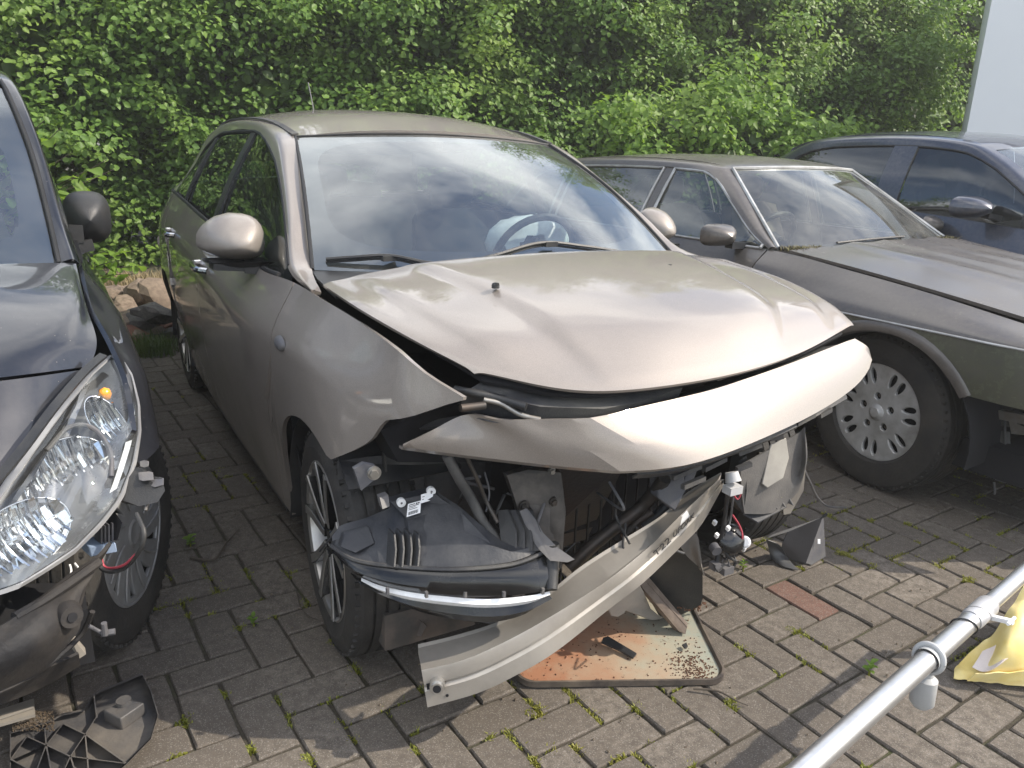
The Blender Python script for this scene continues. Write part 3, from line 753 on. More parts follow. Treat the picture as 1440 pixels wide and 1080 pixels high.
def annulus_curve(name, outer, holes, depth, bev, mat, parent, c, rot, res=4):
    """flat plate with holes: a filled 2-D curve with rounded edges, turned into a mesh"""
    cu = bpy.data.curves.new('plate', 'CURVE'); cu.dimensions = '2D'; cu.fill_mode = 'BOTH'; cu.extrude = depth/2; cu.bevel_depth = bev; cu.bevel_resolution = 2
    for poly in [outer]+holes:
        sp_ = cu.splines.new('POLY'); sp_.points.add(len(poly)-1)
        for p, q in zip(sp_.points, poly): p.co = (q[0], q[1], 0, 1)
        sp_.use_cyclic_u = True
    tmp = bpy.data.objects.new('plate', cu); col.objects.link(tmp)
    dg = bpy.context.evaluated_depsgraph_get(); me = bpy.data.meshes.new_from_object(tmp.evaluated_get(dg)); bpy.data.objects.remove(tmp)
    me.materials.clear(); me.materials.append(mat); me.shade_smooth(); me.set_sharp_from_angle(angle=R(40)); me.name = name
    return link(name, me, parent, loc=c, rot=rot)
def circ(r, n=48, cx=0, cy=0, a0=0): return [(cx+r*math.cos(a0+2*math.pi*k/n), cy+r*math.sin(a0+2*math.pi*k/n)) for k in range(n)]
def text_mesh(name, body, size, M4, parent, mat, depth=.0006, align='CENTER', shear=0.0, cond=1.0):
    cu = bpy.data.curves.new('lettering', 'FONT'); cu.body = body; cu.size = size; cu.extrude = depth; cu.align_x = align; cu.align_y = 'CENTER'; cu.shear = shear; cu.space_character = cond
    tmp = bpy.data.objects.new('lettering', cu); col.objects.link(tmp)
    dg = bpy.context.evaluated_depsgraph_get(); me = bpy.data.meshes.new_from_object(tmp.evaluated_get(dg)); bpy.data.objects.remove(tmp)
    me.materials.clear(); me.materials.append(mat); o = link(name, me, parent); o.matrix_local = M4; return o
def frame_mat(o, ex, ey, ez=None):
    ex = Vector(ex).normalized(); ey = Vector(ey); ey = (ey - ex*ey.dot(ex)).normalized(); ez = ex.cross(ey)
    m = Matrix((ex, ey, ez)).transposed().to_4x4(); m.translation = Vector(o); return m
def mirror_pts(P): return [(p[0], -p[1], p[2]) for p in P]
def seat(root, x, y, w=.48):
    for nm, G in (('seat_cushion', [[(x-.05, y-w/2, .42), (x-.05, y, .46), (x-.05, y+w/2, .42)], [(x+.28, y-w/2, .50), (x+.28, y, .50), (x+.28, y+w/2, .50)], [(x+.34, y-w/2, .40), (x+.34, y, .40), (x+.34, y+w/2, .40)]]),
                  ('seat_back', [[(x, y-w/2, .45), (x+.04, y, .45), (x, y+w/2, .45)], [(x-.10, y-w/2, .75), (x-.04, y, .75), (x-.10, y+w/2, .75)], [(x-.20, y-w*.42, 1.02), (x-.17, y, 1.04), (x-.20, y+w*.42, 1.02)]])):
        solidify(MB().grid(patch(G, 5, 5)).build(nm, M['cloth_in'], root, 60), .11, 0)
    mb = MB(); mb.lathe([(0.02,-.055),(.06,-.05),(.075,-.02),(.075,.02),(.06,.05),(.02,.055)], 20, 'y', (0,0,0))
    o = mb.build('headrest', M['cloth_in'], root, 60, loc=(x-.22, y, 1.14)); o.scale = (.7, 2.1, 1.15)
def steering_wheel(root, c, r, tilt=.45):
    mb = MB(); mb.tube([(0, r*math.cos(2*math.pi*k/32), r*math.sin(2*math.pi*k/32)) for k in range(33)], .015, 8, False)
    for a in (0, math.pi, -math.pi/2): mb.bar((0,0,0), (0, r*math.cos(a), r*math.sin(a)), .03, .012, (1,0,0))
    mb.box((0,0,0), (.05,.14,.12)); return mb.build('steering_wheel', M['blackp'], root, loc=c, rot=(0, tilt, 0))

# ================================================================== BRONZE HATCHBACK
FB = CARS['bronze']
car = thing('hatchback', 'bronze metallic hatchback with its front bumper torn off and its crash beam hanging down', 'car', (FB.X, FB.Y, 0), FB.a)
def Zb(x, y, z): return FB.z(x, y, z)
B_lv = [(.22, [(-3.42,.60),(-3.1,.74),(-2.64,.80),(-1.5,.81),(-.4,.795),(0,.79),(.3,.74),(.55,.62)]),
        (.42, [(-3.42,.68),(-3.1,.80),(-2.64,.835),(-1.5,.845),(-.6,.835),(-.35,.812),(0,.815),(.2,.80),(.35,.74),(.55,.62)]),
        (.62, [(-3.42,.74),(-3.1,.83),(-2.64,.87),(-1.5,.868),(-.6,.862),(-.3,.843),(-.1,.84),(.1,.832),(.2,.82),(.32,.775),(.43,.73),(.55,.64)]),
        (.80, [(-3.42,.74),(-3.1,.82),(-2.64,.865),(-1.5,.872),(-.6,.868),(-.25,.852),(0,.835),(.2,.797),(.37,.747),(.43,.727),(.55,.645)])]
B_zb = [(-3.42,1.02),(-2.8,1.06),(-1.5,1.015),(-.6,.965),(-.27,.980),(0,.972),(.2,.955),(.38,.935),(.45,.90),(.54,.867)]
B_yb = [(-3.42,.66),(-3.1,.735),(-2.64,.785),(-1.5,.80),(-.6,.79),(-.25,.775),(0,.76),(.2,.735),(.38,.722),(.45,.69),(.55,.637)]
b_y, b_zb, b_yb = side_fun(B_lv, B_zb, B_yb)
AR_F, AR_R = (.0, .31, .355), (-2.638, .31, .355)
sill = cint([(-3.45,.42),(-3.1,.26),(-2.6,.235),(-.5,.225),(.1,.235)])
gapF = cint([(.2,-.44),(.45,-.43),(.6,-.38),(.72,-.30),(.82,-.255),(.98,-.27)])
gapB = cint([(.2,-1.44),(.6,-1.44),(1.0,-1.47)])
gapC = cint([(.2,-2.20),(.45,-2.22),(.72,-2.30),(.9,-2.52),(1.06,-2.60)])
cut = cint([(.18,.625),(.2,.635),(.32,.715),(.365,.775),(.39,.785),(.43,.80),(.53,.858),(.54,.862)])
def bot_f(x):
    z = arch_bot(sill, [AR_F])(x)
    if x > .17: z = max(cut(x), .62 + 0*x)
    return min(z, b_zb(x)-.004)
bot_all = arch_bot(sill, [AR_F, AR_R])
for s in (-1, 1):
    side_panel('front_fender', M['bronze'], car, s, lambda z: gapF(z)+.003, const(.538 if s < 0 else .10), b_zb, bot_f, b_y, 26, [(0,.355)])
    side_panel('front_door', M['bronze'], car, s, lambda z: gapB(z)+.003, lambda z: gapF(z)-.003, b_zb, sill, b_y, 24)
    side_panel('rear_door', M['bronze'], car, s, lambda z: gapC(z)+.003, lambda z: gapB(z)-.003, b_zb, bot_all, b_y, 24, [(-2.638,.355)])
    side_panel('rear_quarter', M['bronze'], car, s, const(-3.42), lambda z: gapC(z)-.003, b_zb, bot_all, b_y, 24, [(-2.638,.355)])
    # dark shell behind the shut lines
    side_panel('inner_shell', M['void'], car, s, const(-3.38), const(-.30), lambda x: b_zb(x)-.02, arch_bot(lambda x: sill(x)+.02, [(-2.638,.31,.37)]), b_y, 14, [(-2.638,.37)], .004, -.035)
    # wheel arch liners
    for (xc, zc, r), nm in ((AR_F, 'wheel_liner'), (AR_R, 'wheel_liner')):
        mb = MB(); G = []
        for k in range(25):
            a = math.pi*(-.08 + 1.16*k/24); rr_ = r-.004 + (.03 if k in (0,24) else 0)
            if nm == 'wheel_liner' and xc == 0 and a < .75: continue
            G.append([(xc+rr_*math.cos(a), s*(y), zc+rr_*math.sin(a)) for y in (.50, .62, .72, .80 if xc == 0 else .815)])
        mb.grid(G); solidify(mb.build(nm, M['blackp'], car, 60), .004, 0)
    # black sill skirt
    mb = MB(); mb.grid([[(x, s*(b_y(x, sill(x))-dy), sill(x)+dz) for dy, dz in ((.004,.012),(.012,-.03),(.07,-.045))] for x in [-2.26+.2*k for k in range(10)]]); solidify(mb.build('sill', M['blackp'], car), .006, 0)
    # ---- upper frame: door frames, pillars, rail
    O_ = [(-.150,.758,.968),(-.42,.752,.992),(-.58,.716,1.082),(-.85,.662,1.222),(-1.08,.630,1.315),(-1.45,.606,1.385),(-2.1,.604,1.375),(-2.55,.620,1.300),(-2.82,.655,1.17),(-2.92,.720,1.062),(-3.12,.733,1.048),(-3.33,.69,1.03)]
    W_ = [(-.155,.733,.970),(-.40,.690,.998),(-.62,.640,1.13),(-.84,.592,1.255),(-1.07,.548,1.370),(-1.40,.555,1.418),(-1.9,.562,1.432),(-2.35,.56,1.410),(-2.75,.548,1.345),(-3.02,.54,1.255),(-3.2,.54,1.14),(-3.36,.60,1.035)]
    I_ = [(a[0]*.55+b[0]*.45+.004, (a[1]*.52+b[1]*.48)+.016, (a[2]*.5+b[2]*.5)+.012) for a, b in zip(O_, W_)]
    G = patch([[(x, s*y, z) for x, y, z in P] for P in (O_, I_, W_)], 4, 5)
    o = MB().grid(G).build('roof_rail', M['bronze'], car, 60)
    if sum(p.normal.z for p in o.data.polygons) < 0: o.data.flip_normals()
    solidify(o, .010)
    # roof ditch moulding
    Wr = spl([(x, s*(y-.004), z+.004) for x, y, z in W_[4:11]], 5)
    solidify(MB().grid([[(p.x, p.y-s*.012, p.z+.003), (p.x, p.y+s*.012, p.z+.001)] for p in Wr]).build('roof_moulding', M['dustp'], car, 60), .006, 0)
    # ---- side windows
    dz = cint([(p[0], p[2]) for p in O_[1:10]][::-1]); dy = cint([(p[0], p[1]) for p in O_[1:10]][::-1])
    for x0, x1 in ((-1.43,-.44), (-2.27,-1.52), (-2.895,-2.31)):
        G = []
        for i in range(15):
            x = x0+(x1-x0)*i/14; row = []
            for j in range(9):
                t = j/8; z0, z1 = b_zb(x)-.01, dz(x)+.004; y0, y1 = b_yb(x)-.022, dy(x)-.012
                row.append((x, s*(y0+(y1-y0)*t+.012*math.sin(math.pi*t)), z0+(z1-z0)*t))
            G.append(row)
        MB().grid(G).build('side_window', M['sglass'], car, 60)
    for xp, w in ((-1.475,.085), (-2.29,.045)):
        mb = MB(); mb.grid([[(xp+dx, s*(b_yb(xp)-.016+(dy(xp)-b_yb(xp)+.006)*t+.012*math.sin(math.pi*t)), b_zb(xp)+(dz(xp)-b_zb(xp))*t) for t in (0,.25,.5,.75,1)] for dx in (-w/2, w/2)]); solidify(mb.build('pillar_trim', M['blackp'], car), .01, 0)
    mb = MB(); xs_ = [-.44-2.46*k/22 for k in range(23)]
    mb.tube([(x, s*(dy(x)-.003), dz(x)-.002) for x in xs_], .007, 6); mb.tube([(x, s*(b_yb(x)-.008), b_zb(x)+.003) for x in xs_], .008, 6)
    mb.build('window_seal', M['seal'], car)
    # handles
    for hx in (-1.30, -2.20):
        z = .875 + (.03 if hx < -2 else 0); y = b_y(hx, z)
        mb = MB(); mb.tube(spl([(hx-.085, s*(y-.002), z+.004), (hx-.06, s*(y+.03), z+.004), (hx+.05, s*(y+.032), z), (hx+.085, s*(y-.002), z-.004)], 5), .012, 8)
        mb.build('door_handle', M['chrome'], car)
    # side indicator on the fender
    if s < 0:
        mb = MB(); mb.lathe([(0,.012),(.014,.010),(.020,.003),(.021,-.004)], 20, 'y'); o = mb.build('side_indicator', M['greyp'], car, 60, loc=(-.17, s*(b_y(-.17,.835)+.001), .835), rot=(0,0,math.pi)); o.scale = (2.0,1,1)
    # mirror
    mc = Vector((-.68, s*(.875 if s > 0 else .845), 1.04)); mm = link('door_mirror', None, car)
    bpy.data.objects.remove(mm)
    G = []
    for i in range(13):
        a = i/12; row = []
        for k in range(25):
            th = 2*math.pi*k/24
            # outline grows from the nose of the shell to the rear opening
            q = math.sin(a*math.pi/2)**.62
            yy = math.cos(th); zz = math.sin(th); e = .66
            yy = math.copysign(abs(yy)**e, yy); zz = math.copysign(abs(zz)**e, zz)
            hw = .097*q; hh = (.094 if zz > 0 else .054)*q*(1 - .42*max(0, yy)**1.5)
            row.append((.075 - .15*a - .035*yy*a, s*(hw*yy), hh*zz + .012*yy*0 - .004))
        G.append(row)
    shell = MB().grid(G).build('mirror_housing', M['bronze'], car, 70, loc=mc, rot=(0, 0, s*-.12))
    bm = bmesh.new(); bm.from_mesh(shell.data); bmesh.ops.remove_doubles(bm, verts=bm.verts, dist=.0005); bmesh.ops.recalc_face_normals(bm, faces=bm.faces); bm.to_mesh(shell.data); bm.free()
    MB().grid([[(-.068-.035*math.cos(2*math.pi*k/24), s*.090*math.cos(2*math.pi*k/24)*r_, .078*math.sin(2*math.pi*k/24)*r_-.002) for k in range(25)] for r_ in (.01, 1)]).build('mirror_glass', M['chrome'], shell)
    mb = MB(); G = []
    for i in range(6):
        a = i/5
        G.append([(.055-.12*a-.03*y_, s*(.094*y_), -.052-.026*(1-y_*y_)**.5*math.sin(a*math.pi)**.5) for y_ in (-1,-.8,-.4,0,.4,.8,.97)])
    mb.grid(G); mb.bar((.02, -s*.12, -.084), (-.01, -s*.02, -.074), .09, .032); mb.bar((.0, -s*.12, -.082), (-.02, s*.08, -.066), .08, .022)
    mb.build('mirror_arm', M['blackp'], shell)

# roof, windshield, rear
Wp = spl([(-1.07,.548,1.370),(-1.40,.555,1.418),(-1.9,.562,1.432),(-2.35,.56,1.410),(-2.75,.548,1.345),(-3.02,.54,1.255),(-3.12,.54,1.20)], 4)
G = []
for i, p in enumerate(Wp):
    t = i/(len(Wp)-1); bow = .085*max(0, 1-3.5*t) - .10*max(0, t*2-1); cr = .028+.034*math.sin(math.pi*min(1, t*1.15+.05))
    row = []
    for k in range(21):
        f = -1+2*k/20; e = 1-abs(f)**2.3
        row.append((p.x+bow*(1-f*f), f*(p.y-.008), p.z+.002+cr*e - .006*abs(f)**8))
    G.append(row)
o = MB().grid(G).build('roof', M['bronze'], car, 60); solidify(o, .015)
if sum(q.normal.z for q in o.data.polygons) < 0: o.data.flip_normals()
def WSP(u, v):
    """u -1..1 across, v 0..1 up the glass"""
    f = u; yb_, yt = .685, .540
    y = f*(yb_+(yt-yb_)*v)
    x = -.395 + .19*(1-f*f) + (-.675 - .105*(1-f*f))*v
    z = .992 - .004*(1-f*f) + (.374+.030*(1-f*f))*v
    b = .035*math.sin(math.pi*v); return Vector((x+b*.45, y, z+b*.8))
ws = MB().grid([[WSP(-1+2*i/32, j/16) for j in range(17)] for i in range(33)]).build('windshield', M['glass'], car, 80)
if sum(q.normal.z for q in ws.data.polygons) < 0: ws.data.flip_normals()
mb = MB(); N_ = 96; ring = [[], []]
for k in range(N_+1):
    a = 2*math.pi*k/N_; c_, s_ = math.cos(a), math.sin(a); m_ = max(abs(c_), abs(s_)); uo, vo = c_/m_, s_/m_
    e = 5.0; q = (abs(c_)**e+abs(s_)**e)**(-1/e); ui, vi = c_*q*.915, s_*q*.86 - .0
    if vi < 0: vi *= .90
    ring[0].append(WSP(uo*.999, (vo+1)/2*.998+.001)-Vector((.002,0,.004))); ring[1].append(WSP(ui, (vi+1)/2)-Vector((.002,0,.004)))
mid = [a.lerp(b, .5) for a, b in zip(*ring)]
mb.grid([ring[0], ring[1]]).build('windshield_frit', plain('dark_enamel', (.012,.012,.014), .3), ws, 80)
mb = MB(); mb.tube([WSP(-1, j/16)+Vector((0,-.004,.002)) for j in range(17)], .006, 6); mb.tube([WSP(1, j/16)+Vector((0,.004,.002)) for j in range(17)], .006, 6); mb.tube([WSP(-1+2*i/16, 1)+Vector((-.004,0,.002)) for i in range(17)], .005, 6); mb.build('windshield_seal', M['seal'], car)
# rear window and tailgate (they face away from the yard)
def rear_pt(f, t):
    z = 1.20+.03*(1-f*f)-.78*t; x = -3.12-.10*(1-f*f)-.42*min(1, t*1.6)**.8 + .04*max(0, t-.6); y = f*(.54+.16*min(1, t*1.8)); return (x, y, z)
solidify(MB().grid([[rear_pt(-1+2*i/12, j/12*.30) for j in range(7)] for i in range(13)]).build('rear_window', M['sglass'], car, 60), .004, 0)
solidify(MB().grid([[rear_pt(-1+2*i/12, .15+j/12*.85) for j in range(13)] for i in range(13)]).build('tailgate', M['bronze'], car, 60), .012, 0)
mb = MB(); mb.tube(spl([(-2.62,-.02,1.42),(-2.66,-.02,1.52),(-2.74,-.02,1.655)], 4), .0035, 6); mb.tube([(-2.60,-.02,1.40),(-2.64,-.02,1.46)], [.02,.008], 8); mb.build('antenna', M['greyp'], car)

# hood
HC = [[(-.13,-.735,1.000),(-.16,-.42,1.030),(-.17,0,1.040),(-.16,.42,1.030),(-.13,.735,1.000)],
      [(.12,-.728,.988),(.12,-.40,1.008),(.12,0,1.015),(.12,.40,1.002),(.12,.748,.972)],
      [(.32,-.682,.958),(.39,-.38,.957),(.41,0,.957),(.38,.40,.948),(.30,.748,.930)],
      [(.470,-.585,.900),(.605,-.36,.872),(.628,-.04,.866),(.552,.33,.868),(.410,.735,.886)]]
G = patch(HC, 16, 26); n_, m_ = len(G), len(G[0])
for i in range(n_):
    for j in range(m_):
        v = i/(n_-1); f = -1+2*j/(m_-1); p = G[i][j]; w1 = .60-.18*v
        d = abs(f)-w1; ridge = .016*(1/(1+math.exp(d*75))) ; d2 = abs(f)-(.86-.05*v); ridge += .010*(1/(1+math.exp(d2*80)))
        dent = -.010*math.exp(-((p.x-.50)**2/.01+(p.y+.33)**2/.02)) + .006*math.exp(-((p.x-.42)**2/.006+(p.y+.52)**2/.01))
        ridge *= 1-max(0, min(1, (v-.72)/.26))**1.5
        G[i][j] = p + Vector((0, 0, ridge*min(1, v*8+.3)+dent - .004*max(0, v-.97)/.03 - .005*max(0, abs(f)-.97)/.03))
hood = MB().grid(G).build('hood', M['bronze'], car, 40)
if sum(q.normal.z for q in hood.data.polygons) < 0: hood.data.flip_normals()
solidify(hood, .008)
mb = MB(); uG = [[Vector(p)-Vector((.0,0,.035)) for p in row[4:-4]] for row in G[4:-2:2]]; solidify(mb.grid(uG).build('hood_inner', M['void'], car, 60), .01, 0)
for px_, py_ in ((697,399),(940,373)):
    P = Zb(px_, py_, 1.035); mb = MB(); mb.lathe([(0,.006),(.006,.0055),(.009,.003),(.010,0),(.010,-.008)], 16, 'z'); mb.box((.007,0,.004), (.009,.007,.005)); mb.build('washer_nozzle', M['blackp'], car, loc=(P.x, P.y, P.z-.003))
# cowl
mb = MB(); mb.grid([[(-.40+.19*(1-(f*f)), .69*f, .985), (-.30+.16*(1-f*f), .70*f, .975), (-.10, .71*f, .965)] for f in [-1+k/8 for k in range(17)]]); solidify(mb.build('cowl', M['blackp'], car), .01, 0)
# wipers
def wiper(pts, pivot):
    mb = MB(); P = [Vector(p) for p in pts]; mb.tube(spl(P, 6), .006, 6); mb.tube([p-Vector((.004,0,.010)) for p in spl(P, 6)], .004, 5); mb.box(pivot, (.022,.045,.016)); mb.build('wiper', M['blackp'], car)
    return
def wp(x, y, lift=.012):
    best = None
    for i in range(41):
        for j in range(21):
            q = WSP(-1+i/20, j/50); a = img(FB.wor(q)); d = (a[0]-x)**2+(a[1]-y)**2
            if best is None or d < best[0]: best = (d, q)
    return best[1]+Vector((.3*lift, 0, lift))
wiper([wp(450,372), wp(500,371,.02), wp(545,373,.028), wp(600,377,.02), wp(645,380)], wp(545,374,.02))
wiper([wp(652,377), wp(700,366,.02), wp(762,354,.028), wp(820,353,.02), wp(872,357)], wp(775,352,.022))

# interior
mb = MB(); mb.grid(patch([[(-.24,-.62,.945),(-.14,0,.95),(-.24,.62,.945)],[(-.55,-.66,.955),(-.50,0,.96),(-.55,.66,.955)],[(-.76,-.66,.90),(-.72,0,.91),(-.76,.66,.90)],[(-.80,-.66,.60),(-.76,0,.60),(-.80,.66,.60)]], 5, 6)); solidify(mb.build('dashboard', M['dash'], car, 60), .01, 0)
mb = MB(); mb.box((-.60,.36,.975), (.16,.36,.07)); bevel(mb.build('instrument_hood', M['dash'], car), .03, 3)
steering_wheel(car, (-.86, .36, .925), .185, .42)
G = []
for i in range(12):
    row = []
    for j in range(17):
        a = 2*math.pi*j/16; r_ = .17*math.sin(math.pi*(i+.5)/12)**.6; row.append((-.90+.05*math.cos(math.pi*i/11)+.02*mnoise.noise((i*.6,j*.7,1)), .36+r_*1.15*math.cos(a)*(1+.2*mnoise.noise((i*.5,j*.5,5))), .985+r_*.62*math.sin(a)+.03*mnoise.noise((i*.8, j*.6, 2))))
    G.append(row)
MB().grid(G).build('airbag', M['airbag'], car, 60)
mb = MB(); mb.grid(patch([[(-.70,-.60,.93),(-.66,-.35,.95),(-.70,-.12,.93)],[(-.74,-.58,.80),(-.78,-.35,.78),(-.74,-.14,.80)],[(-.70,-.52,.68),(-.72,-.35,.62),(-.72,-.2,.66)]], 5, 5)); solidify(mb.build('airbag', M['airbag'], car, 60), .01, 0)
for y_ in (-.36, .36): seat(car, -1.45, y_)
seat(car, -2.3, 0, 1.15)
mb = MB(); mb.box((-1.02, 0, 1.30), (.03,.22,.06)); mb.bar((-1.0,0,1.33),(-1.02,0,1.40),.03,.02,(1,0,0)); bevel(mb.build('interior_mirror', M['blackp'], car), .012, 2)
mb = MB(); mb.grid([[(-.35,-.78,.35),(-.35,.78,.35)],[(-3.2,-.72,.35),(-3.2,.72,.35)]]); mb.grid([[(-.30,-.72,.25),(-.30,.72,.25)],[(-.32,-.70,.97),(-.32,.70,.97)]]); mb.grid([[(-1.1,-.50,1.36),(-1.1,.50,1.36)],[(-2.9,-.50,1.27),(-2.9,.50,1.27)]]); mb.build('cabin_floor', M['void'], car)
mb = MB(); mb.box((-1.62,0,.22), (3.3,1.15,.16)); mb.box((-.02,-.06,.52), (.55,.72,.42)); mb.build('underbody', M['void'], car)

# wheels
def wheel_root(root, nm, c, rz): return link(nm, None, root, loc=c, rot=(0,0,rz))
def alloy_double(root, c, s, rz=0.0, spin=0.0):
    w = wheel_root(root, 'wheel', c, rz)
    tyre('tyre', w, (0,-s*.10,0), .317, .216, .205, s)
    mb = MB(); mb.lathe([(.216,-.02),(.226,-.012),(.226,.004),(.217,.010),(.209,.004),(.202,-.03),(.196,-.12),(.20,-.19)], 64, 'y')
    if s < 0: mb.v = [(x, -y, z) for x, y, z in mb.v]
    mb.v = [(x, y - s*.012, z) for x, y, z in mb.v]
    mb.build('rim', M['alu'], w, 40)
    sp1, sp2 = MB(), MB()
    for k in range(5):
        for d in (-1, 1):
            a = spin + 2*math.pi*k/5
            def P(r, off, y): return (r*math.cos(a)-off*math.sin(a), s*y, r*math.sin(a)+off*math.cos(a))
            inn = [P(.045, d*.014, -.030), P(.10, d*.024, -.024), P(.16, d*.040, -.020), P(.209, d*.060, -.016)]
            path = spl(inn, 4)
            for i in range(len(path)-1):
                t = i/(len(path)-1); sp1.bar(path[i], path[i+1], .024+.008*t, .030, (0,1,0)); 
                up = Vector((0, s*.0165, 0)); sp2.bar(path[i]+up, path[i+1]+up, .017+.007*t, .0035, (0,1,0))
    sp1.build('spoke_frame', M['gloss'], w); sp2.build('spoke_face', M['alu'], w)
    mb = MB(); mb.lathe([(0,.012),(.026,.011),(.030,.004),(.055,-.002),(.066,-.02),(.066,-.06)], 40, 'y')
    if s < 0: mb.v = [(x, -y, z) for x, y, z in mb.v]
    mb.v = [(x, y - s*.028, z) for x, y, z in mb.v]; mb.build('hub_cap', M['gloss'], w)
    mb = MB(); mb.lathe([(.03,0),(.135,0),(.14,-.006),(.14,-.02),(.03,-.02)], 48, 'y', (0,-s*.12,0)); mb.build('brake_disc', M['steel'], w)
    MB().lathe([(.02,0),(.20,0)], 32, 'y', (0,-s*.17,0)).build('wheel_back', M['void'], w); return w
alloy_double(car, (0,-.80,.312), -1, R(-3.5), .35)
alloy_double(car, (0,.755,.312), 1, R(-2), .2)
alloy_double(car, (-2.638,-.80,.312), -1, 0, .8)
alloy_double(car, (-2.638,.80,.312), 1, 0, .1)

# ---------------- torn front
# nose panel that carried the grille, dropped at the car's right
top = [Zb(*p) for p in ((567,627,.728),(608,605,.765),(655,583,.80),(700,590,.80),(770,590,.805),(835,587,.81),(900,572,.815),(1000,548,.82),(1100,515,.835),(1180,484,.85),(1204,476,.855),(1214,483,.838))]
bot = [Zb(*p) for p in ((568,629,.722),(620,636,.712),(700,646,.70),(760,653,.697),(820,660,.693),(890,664,.69),(960,655,.693),(1050,625,.70),(1130,590,.71),(1180,561,.725),(1211,535,.75),(1226,509,.785),(1222,490,.825))]
def two(P, k): a = resample(spl(P[:k+1], 6), 20); b = resample(spl(P[k:], 6), 30); return a + b[1:]
top.insert(4, Zb(748, 590, .803)); A = two(top, 4); B = two([Zb(*p) for p in ((568,629,.722),(620,636,.714),(700,646,.704),(790,656,.697),(872,663,.692),(930,659.5,.692),(985,649,.695),(1050,626,.70),(1130,590,.71),(1180,561,.725),(1211,535,.75),(1226,509,.785),(1222,490,.825))], 4); G = []
for i in range(49):
    u = i/48; row = []; d = B[i]-A[i]; nrm = Vector((.62, -.1, .78)).normalized() if u < .8 else Vector((.5, .45, .72)).normalized()
    wdt = min(1, min(u/.12, (1-u)/.06+.15))
    for j in range(11):
        t = j/10; p = A[i]+d*t + nrm*(.007*math.sin(math.pi*t**1.3)*wdt); row.append(p)
    q = B[i]; row.append(q+Vector((-.012, 0, -.010))); row.append(q+Vector((-.030, 0, -.012)))
    G.append(row)
o = MB().grid(G).build('bumper_cover', M['bronze'], car, 12, label='bronze upper bumper panel hanging below the hood')
if sum(q.normal.x+q.normal.z for q in o.data.polygons) < 0: o.data.flip_normals()
solidify(o, .006)
mb = MB(); mb.grid([[A[i]+Vector((-.004,0,-.006)), A[i]+Vector((-.07,0,-.03)), A[i]+Vector((-.12,0,-.05))] for i in range(6, 46)]); solidify(mb.build('slam_panel', M['dustp'], car, 60), .006, 0)

# crash beam
bk_ = [(588,907),(645,893),(708,872),(767,837),(819,796),(882,756),(930,726),(967,693),(1014,665)]
ft = [(593,943),(653,928),(716,900),(782,863),(856,815),(912,770),(934,748),(967,715),(1011,674)]
fb = [(601,994),(671,974),(723,950),(782,915),(856,856),(904,819),(956,769),(986,737),(1016,684)]
zb_ = [.225,.252,.290,.338,.392,.442,.485,.522,.575]
bt = [Zb(x, y, z+.004) for (x, y), z in zip(bk_, zb_)]; f1 = [Zb(x, y, z) for (x, y), z in zip(ft, zb_)]
f2 = []
for (x, y), z, q in zip(fb, zb_, f1):
    f2.append(Zb(x, y, z-.088 if q is not f1[-1] else z-.03))
n_ = 60; bt, f1, f2 = [resample(spl(P, 6), n_) for P in (bt, f1, f2)]
G = []
for i in range(n_):
    a, b, c = bt[i], f1[i], f2[i]; inw = (a-b).normalized(); dn = c-b
    G.append([a+Vector((0,0,-.02)), a, a.lerp(b,.08)-Vector((0,0,.004)), a.lerp(b,.92)-Vector((0,0,.003)), b, b+dn*.06+inw*-.001, b+dn*.40, b+dn*.46+inw*.006, b+dn*.52+inw*.006, b+dn*.58, b+dn*.95, c, c+inw*.012, a+dn*.95, a+Vector((0,0,-.02))])
o = MB().grid(G).add([], []).build('crash_beam', M['beam'], car, 26, label='bent aluminium crash beam hanging to the ground')
solidify(o, .003, 0)
mb = MB(); P = f1[2].lerp(f2[2], .42); ax = (f2[2]-f1[2]).cross(f1[6]-f1[2]).normalized(); ax = ax if ax.x > 0 else -ax
mb.tube([P, P+ax*.018], .017, 20); mb.tube([P+ax*.004, P+ax*.026], [.013,.013], 20); mb.build('towing_eye_socket', M['alu'], o)
MB().tube([P+ax*.0262, P+ax*.0266], .0095, 20).build('socket_hole', M['void'], o)
Q = f1[0].lerp(f2[0], .45)+(f1[3]-f1[0])*.35; e1 = (f1[5]-f1[0]).normalized(); e2 = (f2[0]-f1[0]).normalized()
MB().slab([Q+ax*.001+e1*a*.010+e2*b*.007 for a, b in ((-1,-1),(1,-1),(1,1),(-1,1))], ax*.0015).build('beam_hole', M['void'], o)
Q = f1[3].lerp(f2[3], .82); MB().tube([Q, Q+ax*.0035], .0035, 12).build('beam_hole', M['void'], o)
i0 = int(n_*.73); ex = (f1[i0+6]-f1[i0-2]); ey = (f1[i0]-f2[i0]); C_ = f1[i0].lerp(f2[i0], .33)
text_mesh('stamp_lettering', 'T22', .036, frame_mat(C_+ax*.010, ex, ey), o, M['ink'])
C2 = f1[i0+5].lerp(f2[i0+5], .33); text_mesh('stamp_lettering', 'UFOAK', .026, frame_mat(C2+ax*.011+ex.normalized()*.008, f1[i0+9]-f1[i0+2], ey), o, M['ink'], shear=.1)
C3 = f1[i0+6].lerp(f2[i0+6], .15)+ax*.003; m4 = frame_mat(C3, ex, ey)
mb = MB(); mb.prism([(-.022,-.014),(.022,-.014),(.022,.016),(-.022,.016)], .0006, m4); mb.build('paper_label', M['paper'], o)

